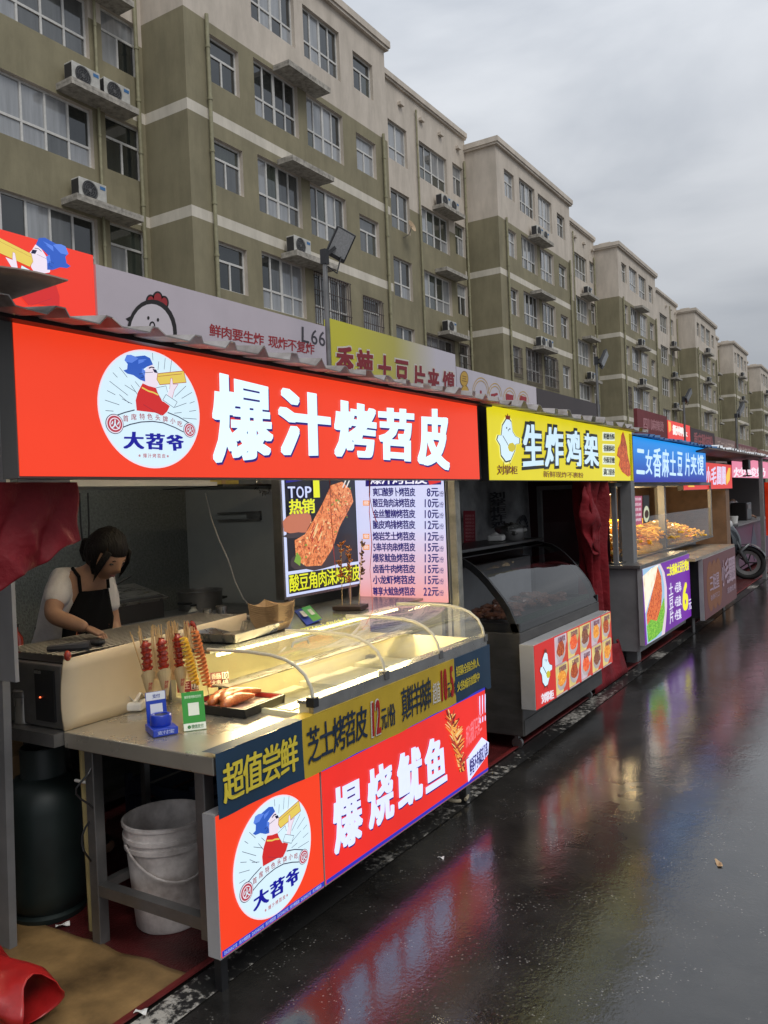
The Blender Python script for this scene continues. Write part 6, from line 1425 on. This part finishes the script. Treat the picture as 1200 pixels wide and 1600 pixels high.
MB().obox(M @ Matrix.Translation((.06, .02, .135)) @ Matrix.Rotation(.25, 4, 'Y'), .3, .44, .015).build('lid', M_steel, t); MB().tube([M @ Vector((.0, -.1, .15)), M @ Vector((.05, .1, .24))], .008, 6).build('handle', M_black, t)
t, M = kbox('microwave', 'black oven on the bench behind the left side of the vendor', 'oven', (-3.95, 2.0, .841), (.38, .46, .28), M_black); MB().obox(M @ Matrix.Translation((.192, -.04, 0)), .004, .32, .22).build('door', mat('oven_glass', (.01, .01, .01), .1), t)
t, M = kbox('kitchen_timer', 'small white kitchen timer standing near the vendor apron', 'timer', tuple(onZ(182, 968, 1.0)), (.012, .045, .035), M_white, .3); MB().obox(M @ Matrix.Translation((.007, 0, .003)), .002, .034, .016).build('screen', mat('timer_lcd', (.18, .2, .16), .3), t)
b = onZ(186, 975, 1.0)
MBs = MB().box(-3.5, -2.95, 2.55, 3.5, .955, .975); [MBs.box(x-.015, x+.015, y-.015, y+.015, 0, .954) for x, y in ((-3.47, 2.58), (-2.98, 2.58), (-3.47, 3.47), (-2.98, 3.47))]
tag(MBs.build('steel_stand', M_steeld, None), 'narrow dark steel stand behind the grill', 'stand')
t, M = kbox('carton', 'yellow carton on the high rack under the red sign', 'carton', (-3.3, 3.42, 1.70), (.2, .26, .12), mat('yellow_carton', (.42, .33, .08), .6, var=.2)); MB().obox(M @ Matrix.Translation((.101, 0, 0)), .002, .03, .12).build('tape', M_card, t)
MB_r = MB().box(-3.45, -3.0, 3.2, 4.15, 1.685, 1.697); tag(MB_r.build('rack', M_dark, None), 'dark high rack hanging under the roof beside the hood', 'rack')
t = thing('wire_basket', 'round silvery wire basket on the high rack', 'basket', (-3.15, 3.72, 1.70)); m = MB(); rnd = random.Random(3)
for i in range(150):
    a, b_ = rnd.random()*6.28, rnd.uniform(-1.0, .5); p = Vector((math.cos(a)*math.cos(b_)*.095, math.sin(a)*math.cos(b_)*.10, math.sin(b_)*.09)); q = p+Vector((rnd.uniform(-1, 1), rnd.uniform(-1, 1), rnd.uniform(-1, 1)))*.025
    m.tube([Vector((-3.12, 3.75, 1.72))+p, Vector((-3.12, 3.75, 1.72))+q], .0022, 4)
m.build('wire_mesh', M_steel, t)['kind'] = 'stuff'
t = thing('power_cord', 'thin white power cord looping down the grey kitchen wall', 'cord', (-3.4, 3.6, 1.6)); MB().tube([onX(u, v, -3.35) for u, v in ((321, 770), (330, 810), (343, 845), (357, 875), (368, 910), (380, 935), (391, 948))], .004, 6).build('cord_line', M_white, t, smooth=True)
for i, (u0, u1) in enumerate(((124, 134), (137, 140))): 
    t = thing('power_cord', ['black cord hanging left of the vendor head by the hood', 'second black cord hanging nearer the vendor head'][i], 'cord', (-3.4, 2.6, 1.6)); MB().tube([onX(u0, 770, -3.5), onX(u0+2, 820, -3.5), onX((u0+u1)/2, 845, -3.5), onX(u1, 858, -3.5)], .005, 6).build('cord_line', M_black, t, smooth=True)
# ================================================================ PEOPLE
def skin_mesh(pts, edges, root=0, sub=2):
    me = bpy.data.meshes.new('s'); me.from_pydata([p[0] for p in pts], edges, []); ob = bpy.data.objects.new('s', me); COL.objects.link(ob)
    sk = ob.modifiers.new('skin', 'SKIN'); sk.use_smooth_shade = True
    for i, d in enumerate(me.skin_vertices[0].data):
        r = pts[i][1]; d.radius = (r, r) if not isinstance(r, tuple) else r; d.use_root = (i == root)
    ss = ob.modifiers.new('sub', 'SUBSURF'); ss.levels = sub; ss.render_levels = sub
    dg = bpy.context.evaluated_depsgraph_get(); dg.update(); m2 = bpy.data.meshes.new_from_object(ob.evaluated_get(dg))
    v = [tuple(x.co) for x in m2.vertices]; f = [tuple(p.vertices) for p in m2.polygons]
    bpy.data.objects.remove(ob); bpy.data.meshes.remove(me); bpy.data.meshes.remove(m2); return v, f
M_skin = mat('skin', (.34, .19, .12), .5, var=.12, vscale=20); M_hair = mat('hair_black', (.004, .003, .003), .6, var=.4, vscale=60, bump=.8, bscale=50, stretch=(1, 3, .3), spec=.25)
M_shirt = mat('white_tshirt', (.58, .56, .57), .8, var=.15, vscale=6, bump=.4, bscale=18); M_apron = mat('black_apron', (.006, .006, .007), .9, spec=.1); M_trous = mat('dark_trousers', (.02, .02, .025), .8); M_lip = mat('lips', (.32, .11, .09), .4); M_eye = mat('eye_dark', (.02, .012, .01), .2)
def head_mesh(mb, M, s=1.0):
    nu, nv = 28, 22; o = len(mb.v); vs = []
    for j in range(nv+1):
        for i in range(nu):
            th = math.pi*j/nv; ph = 2*math.pi*i/nu
            x, y, z = math.sin(th)*math.cos(ph), math.sin(th)*math.sin(ph), math.cos(th)
            X, Y, Z = x*.095, y*.075, z*.115
            if z < 0: k = 1-.34*(-z)**1.4; Y *= k; X = X*(1-.18*(-z)) + .012*(-z)
            fr = max(0, x)
            g = lambda cy, cz, sy, sz: math.exp(-((y-cy)/sy)**2-((z-cz)/sz)**2)*(x > 0)
            X += .020*g(0, -.16, .13, .16) + .008*g(0, .02, .09, .2)      # nose
            X -= .009*g(.36, .06, .17, .12) + .009*g(-.36, .06, .17, .12)  # sockets
            X += .005*g(0, -.45, .3, .07) + .006*g(0, -.78, .3, .15) + .004*g(0, .2, .5, .08)
            vs.append(M @ (Vector((X, Y, Z))*s))
    fs = [(j*nu+i, (j+1)*nu+i, (j+1)*nu+(i+1) % nu, j*nu+(i+1) % nu) for j in range(nv) for i in range(nu)]
    mb.add(vs, fs, 0)
    for sgn in (1, -1):
        mb.ball(M @ (Vector((.002, sgn*.073, -.01))*s), .02*s, M, 8, 0, .8, .35, 1.4)
        mb.ball(M @ (Vector((.079, sgn*.029, .006))*s), .011*s, M, 8, 1, .6, 1.2, .5)
        mb.tube([M @ (Vector((.086, sgn*(.016+.012*k), .024+.004*math.sin(k*1.5)))*s) for k in range(3)], .0025*s, 5, 1)
    mb.tube([M @ (Vector((.088-.006*abs(k), k*.011, -.056+.001*k*k))*s) for k in (-2, -1, 0, 1, 2)], [.002, .0045, .005, .0045, .002], 6, 2)
def hair_mesh(M, s=1.0, tail=True):
    m = MB(); nu, nv = 30, 18; vs = []
    for j in range(nv+1):
        for i in range(nu):
            th = math.pi*.98*j/nv; ph = 2*math.pi*i/nu; x, y, z = math.sin(th)*math.cos(ph), math.sin(th)*math.sin(ph), math.cos(th)
            r = 1.05+.05*noise.noise(Vector((x*4, y*4, z*1.5)))+.015*math.sin(ph*14)
            lim = .30 if x > .35 else -.75
            if z < lim and x > .1: r = .86
            if x <= .1 and z < -.55: r = .80
            vs.append(M @ (Vector((x*.099*r-.006, y*.080*r, z*.119*r+.004))*s))
    m.add(vs, [(j*nu+i, (j+1)*nu+i, (j+1)*nu+(i+1) % nu, j*nu+(i+1) % nu) for j in range(nv) for i in range(nu)])
    if tail: 
        m.tube([M @ (Vector(p)*s) for p in ((-.09, 0, .0), (-.125, 0, -.03), (-.13, .01, -.08), (-.11, .01, -.12))], [.02, .03, .026, .008], 10)
        for sgn in (1, -1):
            for q_ in range(5): m.tube([M @ (Vector(p)*s+Vector((-.006*q_, 0, 0))) for p in ((.070, sgn*.055, .06), (.072, sgn*.071, .0), (.066, sgn*.073, -.05), (.058+.004*q_, sgn*.070, -.10+.01*q_))], [.007, .006, .004, .001], 6)
    return m
def hand(mb, wr, dirv, palmn, s=1.0, curl=1.0, left=False):
    """wrist, pointing direction, palm normal (towards which fingers curl)"""
    wr = Vector(wr); d = Vector(dirv).normalized(); pn = Vector(palmn); pn = (pn-d*pn.dot(d)).normalized(); sd_ = d.cross(pn)*(1 if not left else -1)
    P = lambda a, b, c: wr+d*a*s+sd_*b*s+pn*c*s
    v, f = skin_mesh([(P(-.01, 0, 0), (.021*s, .016*s)), (P(.03, 0, 0), (.030*s, .015*s)), (P(.075, 0, 0), (.034*s, .013*s))], [(0, 1), (1, 2)], 1, 2); mb.add(v, f, 0)
    for k, (b, L) in enumerate(((.027, .072), (.009, .080), (-.010, .074), (-.027, .058))):
        pts = [P(.066, b, 0)]; a = .25*curl; p = pts[0]; out = [(p, .0088*s)]
        for q in range(3):
            a += (.55+.1*k*.3)*curl*(1 if q else .7); p = p+(d*math.cos(a)+pn*math.sin(a))*L*s*(.45, .31, .24)[q]; out.append((p, (.0084, .0076, .0066)[q]*s))
        v, f = skin_mesh(out, [(0, 1), (1, 2), (2, 3)], 0, 1); mb.add(v, f, 0)
    out = [(P(.02, .024, .006), .011*s), (P(.045, .043, .016), .0098*s), (P(.066, .038, .034*curl+.004), .0088*s), (P(.080, .026, .046*curl+.004), .0074*s)]
    v, f = skin_mesh(out, [(0, 1), (1, 2), (2, 3)], 0, 1); mb.add(v, f, 0)
def person(label, J, headM, hs, hands, apron=None, seated=False, loc=None):
    t = thing('person', label, 'person', loc)
    nm = list(J); idx = {n: i for i, n in enumerate(nm)}
    ed = [(a, b) for a, b in (('pelvis', 'belly'), ('belly', 'chest'), ('chest', 'upper'), ('upper', 'neck'), ('neck', 'skull'), ('upper', 'shR'), ('shR', 'elR'), ('elR', 'faR'), ('faR', 'wrR'), ('upper', 'shL'), ('shL', 'elL'), ('elL', 'faL'), ('faL', 'wrL'), ('pelvis', 'hipR'), ('hipR', 'knR'), ('knR', 'anR'), ('anR', 'toR'), ('pelvis', 'hipL'), ('hipL', 'knL'), ('knL', 'anL'), ('anL', 'toL')) if a in idx and b in idx]
    mb = MB(); v, f = skin_mesh([(J[n][0], J[n][1]) for n in nm], [(idx[a], idx[b]) for a, b in ed], idx['pelvis']); mb.add(v, f, 0)
    head_mesh(mb, headM, hs)
    for h in hands: hand(mb, *h)
    mb.build('body', [M_skin, M_eye, M_lip], t, smooth='all')
    hair_mesh(headM, hs).build('hair', M_hair, t, smooth='all')
    # shirt: torso and sleeves, a little larger
    def sub(names, k, add): 
        ns = [n for n in names if n in idx]; ii = {n: i for i, n in enumerate(ns)}
        def rr(r): return tuple(x*k+add for x in r) if isinstance(r, tuple) else r*k+add
        return ns, ii, [(J[n][0], rr(J[n][1])) for n in ns]
    slR = Vector(J['shR'][0]).lerp(Vector(J['elR'][0]), .78); slL = Vector(J['shL'][0]).lerp(Vector(J['elL'][0]), .78)
    ns, ii, P = sub(['pelvis', 'belly', 'chest', 'upper', 'shR', 'shL'], 1.06, .012)
    P[ii['pelvis']] = (Vector(J['pelvis'][0]).lerp(Vector(J['belly'][0]), .1), P[ii['pelvis']][1])
    P += [(slR, .054), (slL, .054)]; n_ = len(ns)
    v, f = skin_mesh(P, [(0, 1), (1, 2), (2, 3), (3, 4), (3, 5), (4, n_), (5, n_+1)], 0)
    v = [tuple(Vector(a)+noise.noise_vector(Vector(a)*16)*.007) for a in v]
    MB().add(v, f).build('tshirt', M_shirt, t, smooth='all')
    if 'knR' in idx:
        ns = ['pelvis', 'hipR', 'knR', 'anR', 'hipL', 'knL', 'anL']; P = [(J[n][0], (tuple(x*1.05+.012 for x in J[n][1]) if isinstance(J[n][1], tuple) else J[n][1]*1.05+.012)) for n in ns]
        v, f = skin_mesh(P, [(0, 1), (1, 2), (2, 3), (0, 4), (4, 5), (5, 6)], 0); MB().add(v, f).build('trousers', M_trous, t, smooth='all')
        for s_ in 'RL':
            v, f = skin_mesh([(J['an'+s_][0], .045), (J['to'+s_][0], .042)], [(0, 1)], 0); MB().add([(a[0], a[1], max(.012, a[2])) for a in v], f).build('shoe', M_black, t, smooth='all')
    return t
V = Vector
hc = onX(166, 866, -2.93)
def frame(fwd, up, c):
    x = V(fwd).normalized(); z = V(up); z = (z-x*z.dot(x)).normalized(); y = z.cross(x); M = Matrix((x, y, z)).transposed().to_4x4(); M.translation = c; return M
HM = frame((.80, .02, -.58), (.55, .0, .80), hc)
shR = onX(98, 905, -3.10); elR = onX(80, 962, -3.02); wrR = onX(138, 982, -2.86)
J = {'pelvis': (V((-3.24, 2.33, .86)), (.15, .11)), 'belly': (V((-3.18, 2.33, 1.0)), (.135, .10)), 'chest': (V((-3.12, 2.34, 1.15)), (.145, .10)), 'upper': (V((-3.05, 2.355, 1.255)), (.12, .075)), 'neck': (V((-3.00, 2.37, 1.315)), .045), 'skull': (hc-V((.03, 0, .03)), .052),
     'shR': (shR, .050), 'elR': (elR, .040), 'faR': (elR.lerp(wrR, .35), .039), 'wrR': (wrR, .024), 'shL': (V((-3.08, 2.475, 1.27)), .046), 'elL': (V((-3.07, 2.51, 1.06)), .036), 'faL': (V((-3.02, 2.49, 1.0)), .032), 'wrL': (V((-2.96, 2.45, .95)), .024),
     'hipR': (V((-3.24, 2.23, .80)), .09), 'knR': (V((-3.2, 2.22, .45)), .058), 'anR': (V((-3.24, 2.22, .09)), .038), 'toR': (V((-3.08, 2.2, .04)), .035), 'hipL': (V((-3.24, 2.43, .80)), .09), 'knL': (V((-3.2, 2.44, .45)), .058), 'anL': (V((-3.24, 2.45, .09)), .038), 'toL': (V((-3.08, 2.46, .04)), .035)}
T1 = person('bent-over vendor in a white t-shirt and black apron working at the grill', J, HM, .98, [(wrR, wrR-elR+V((.0, .02, -.03)), V((.3, .2, -1)), .92, 1.2), (V((-2.96, 2.45, .95)), V((.8, -.3, -.3)), V((0, -1, -.3)), .92, .6, True)], loc=(-3.22, 2.33, 0))
def apr(s, t_):
    c = V((-3.02, 2.36, 1.235)).lerp(V((-3.075, 2.335, .93)), t_); w_ = (.075+.06*min(1, t_*2.2)); a = (s-.5)*2
    return c+V((.055-.035*a*a+.005*math.sin(a*9+t_*5), a*w_, 0))
MB().grid(apr, 16, 16).build('apron', M_apron, T1, smooth='all', solid=.003)
def apr2(s, t_): a = (s-.5)*2; return V((-3.05-.02*t_+.03*(1-a*a)+.006*math.sin(a*11), 2.335+a*.16, .93-.35*t_))
MB().grid(apr2, 18, 10).build('apron_skirt', M_apron, T1, smooth='all', solid=.003)
for sg in (-1, 1): MB().tube([apr(.5+sg*.47, 0), V((-3.0, 2.36+sg*.075, 1.30)), V((-3.06, 2.36+sg*.06, 1.335))], .008, 6).build('apron_strap', M_apron, T1)
m = MB(); q = lambda s, t_: apr(s, t_)+V((.004, 0, 0))
text(m, 'DASHAOYE', [q(.2, .52), q(.85, .52), q(.85, .62), q(.2, .62)], .02, 0); text(m, '大苕爷', [q(.35, .66), q(.9, .66), q(.9, .80), q(.35, .80)], .03, 0); m.build('lettering', mat('apron_print', (.45, .12, .05), .6), T1)
# second vendor at the far pink stall
o = onX(1155, 797, -2.75); hc2 = V((-2.80, o.y, o.z)); k = V((0, o.y, 0))
HM2 = frame((.8, .3, -.35), (.3, 0, 1), hc2)
J2 = {'pelvis': (k+V((-3.0, 0, .86)), (.15, .11)), 'belly': (k+V((-2.98, 0, 1.0)), (.135, .10)), 'chest': (k+V((-2.94, 0, 1.14)), (.145, .1)), 'upper': (k+V((-2.9, 0, 1.26)), (.12, .075)), 'neck': (k+V((-2.86, 0, 1.33)), .045), 'skull': (hc2-V((.02, 0, .03)), .055),
      'shR': (k+V((-2.88, -.16, 1.27)), .05), 'elR': (k+V((-2.78, -.1, 1.12)), .04), 'faR': (k+V((-2.7, .05, 1.07)), .036), 'wrR': (k+V((-2.62, .22, 1.02)), .024), 'shL': (k+V((-2.86, .16, 1.27)), .05), 'elL': (k+V((-2.75, .25, 1.08)), .04), 'faL': (k+V((-2.68, .3, 1.04)), .036), 'wrL': (k+V((-2.58, .38, 1.0)), .024),
      'hipR': (k+V((-3, -.1, .8)), .09), 'knR': (k+V((-2.98, -.1, .45)), .06), 'anR': (k+V((-3, -.1, .09)), .04), 'toR': (k+V((-2.86, -.1, .04)), .036), 'hipL': (k+V((-3, .1, .8)), .09), 'knL': (k+V((-2.98, .1, .45)), .06), 'anL': (k+V((-3, .1, .09)), .04), 'toL': (k+V((-2.86, .1, .04)), .036)}
person('far vendor in a white t-shirt reaching over the purple counter', J2, HM2, .98, [(J2['wrR'][0], V((.6, .7, -.2)), V((0, 0, -1)), .92, .7), (J2['wrL'][0], V((.7, .5, -.2)), V((0, 0, -1)), .92, .7, True)], loc=tuple(k+V((-3, 0, 0))))
# ================================================================ SCOOTER
sc0 = V((-2.20, 15.1, 0)); SCT = thing('scooter', 'dark parked scooter with a white-rimmed front wheel between the last stalls', 'scooter', tuple(sc0+V((-.6, 0, 0))))
M_sc = mat('scooter_dark', (.02, .025, .03), .25, .1, coat=.8); M_scs = mat('scooter_silver', (.13, .135, .14), .3, .5)
RX = Matrix.Rotation(R_(90), 3, 'X')
def wheel(c):
    m = MB(); n = 32; vs = []; k_ = 10
    for i in range(n):
        for j in range(k_): a = 2*math.pi*i/n; b_ = 2*math.pi*j/k_; r = .245+.045*math.cos(b_); vs.append(c+V((r*math.cos(a), .05*math.sin(b_), r*math.sin(a))))
    m.add(vs, [(i*k_+j, i*k_+(j+1) % k_, ((i+1) % n)*k_+(j+1) % k_, ((i+1) % n)*k_+j) for i in range(n) for j in range(k_)])
    w_ = m.build('wheel', M_rub, SCT, smooth=True)
    m = MB()
    m.lathe([(.15, -.02), (.205, -.03), (.21, 0), (.205, .03), (.15, .02)], c, 32, 0, RX); m.build('rim', mat('rim_white', (.28, .28, .28), .3, .3), w_, smooth=True)
    m = MB()
    for i in range(5): a = 2*math.pi*i/5; m.beam(c, c+V((.17*math.cos(a), 0, .17*math.sin(a))), .03, .02)
    m.build('spoke', M_dark, w_)
wheel(sc0+V((0, 0, .29))); wheel(sc0+V((-1.25, 0, .29)))
m = MB()
for s_ in (-1, 1): m.tube([sc0+V((0, s_*.075, .29)), sc0+V((-.18, s_*.075, .72))], .02, 8)
m.build('fork', M_scs, SCT, smooth=True)
MB().grid(lambda s, t_: sc0+V((.30*math.cos(.3+s*2.2), (t_-.5)*.13, .29+.32*math.sin(.3+s*2.2))), 12, 4).build('front_fender', M_scs, SCT, smooth='all', solid=.01)
MB().grid(lambda s, t_: sc0+V((-.12-.25*s-.10*abs(t_-.5)*2+.12*math.sin(s*3), (t_-.5)*.42*(1-.4*s), .45+.62*s)), 10, 8).build('front_fairing', M_sc, SCT, smooth='all', solid=.02)
MB().box(sc0.x-.95, sc0.x-.35, sc0.y-.13, sc0.y+.13, .30, .36).build('footboard', M_dark, SCT, bevel=.02)
MB().ball(sc0+V((-1.0, 0, .58)), .25, n=14, rx=1.5, ry=.62, rz=.85).build('rear_body', M_sc, SCT, smooth='all'); MB().ball(sc0+V((-.95, 0, .80)), .2, n=12, rx=1.6, ry=.65, rz=.35).build('seat', M_black, SCT, smooth='all')
MB().tube([sc0+V((-.36, -.30, 1.04)), sc0+V((-.33, -.1, 1.06)), sc0+V((-.33, .1, 1.06)), sc0+V((-.36, .30, 1.04))], .014, 8).build('handlebar', M_black, SCT, smooth=True)
MB().ball(sc0+V((-.26, 0, .95)), .07, n=10, rx=.6, ry=1.4).build('headlight', mat('headlight', (.6, .6, .6), .1), SCT, smooth='all')
MB().tube([sc0+V((.0, -.07, .29)), sc0+V((-.1, -.1, .5)), sc0+V((.05, -.08, .62))], [.03, .045, .02], 8).build('trim', M_scs, SCT, smooth='all')

# more kitchen clutter behind the vendor
for i, (x, y, r, h, c_, lab) in enumerate([(-3.72, 2.45, .035, .2, (.25, .03, .02), 'tall dark red sauce bottle on the back bench'), (-3.70, 2.56, .03, .17, (.35, .22, .05), 'amber oil bottle on the back bench beside the red one'), (-3.68, 3.62, .04, .15, (.4, .38, .33), 'short cream jar on the back bench right of the fryer')]):
    t = thing('bottle', lab, 'bottle', (x, y, .84)); MB().lathe([(.001, 0), (r, 0), (r, h*.65), (r*.4, h*.82), (r*.4, h*.92)], (x, y, .841), 18).build('bottle_body', mat('bottle_glass', c_, .15, coat=.5), t, smooth=True); MB().lathe([(r*.5, h*.92), (r*.5, h), (.001, h)], (x, y, .841), 14).build('cap', M_black, t)
t = thing('stock_pot', 'dented dark stock pot on the back bench near the partition', 'pot', (-3.85, 3.85, .84)); MB().lathe([(.001, 0), (.13, 0), (.14, .02), (.14, .2), (.15, .205), (.145, .21), (.13, .03), (.001, .02)], (-3.85, 3.85, .841), 28).build('pot_body', M_steeld, t, smooth=True)
for s_ in (-1, 1): MB().tube([(-3.85, 3.85+s_*.14, .98), (-3.85, 3.85+s_*.19, .985), (-3.8, 3.85+s_*.19, .985), (-3.8, 3.85+s_*.13, .98)], .008, 6).build('handle', M_black, t)
t = thing('carton', 'brown cardboard carton pushed under the back bench', 'carton', (-3.9, 2.3, .1)); MB().box(-4.1, -3.7, 2.1, 2.6, .101, .40).build('carton_body', M_card, t, bevel=.006); MB().box(-4.1, -3.698, 2.33, 2.37, .25, .402).build('tape', M_cup, t)
t = thing('plastic_crate', 'dark slatted crate on the floor behind the bucket', 'crate', (-3.0, 2.9, .01)); 
m = MB()
for k in range(4): m.box(-3.2, -2.75, 2.65, 2.67, .02+k*.07, .07+k*.07).box(-3.2, -2.75, 3.18, 3.2, .02+k*.07, .07+k*.07).box(-2.77, -2.75, 2.67, 3.18, .02+k*.07, .07+k*.07).box(-3.2, -3.18, 2.67, 3.18, .02+k*.07, .07+k*.07)
for x in (-3.19, -2.76):
    for y in (2.66, 3.19): m.box(x-.014, x+.014, y-.014, y+.014, .013, .31)
m.box(-3.18, -2.77, 2.67, 3.18, .02, .03); m.build('crate_body', mat('crate_blue', (.02, .03, .06), .5), t)
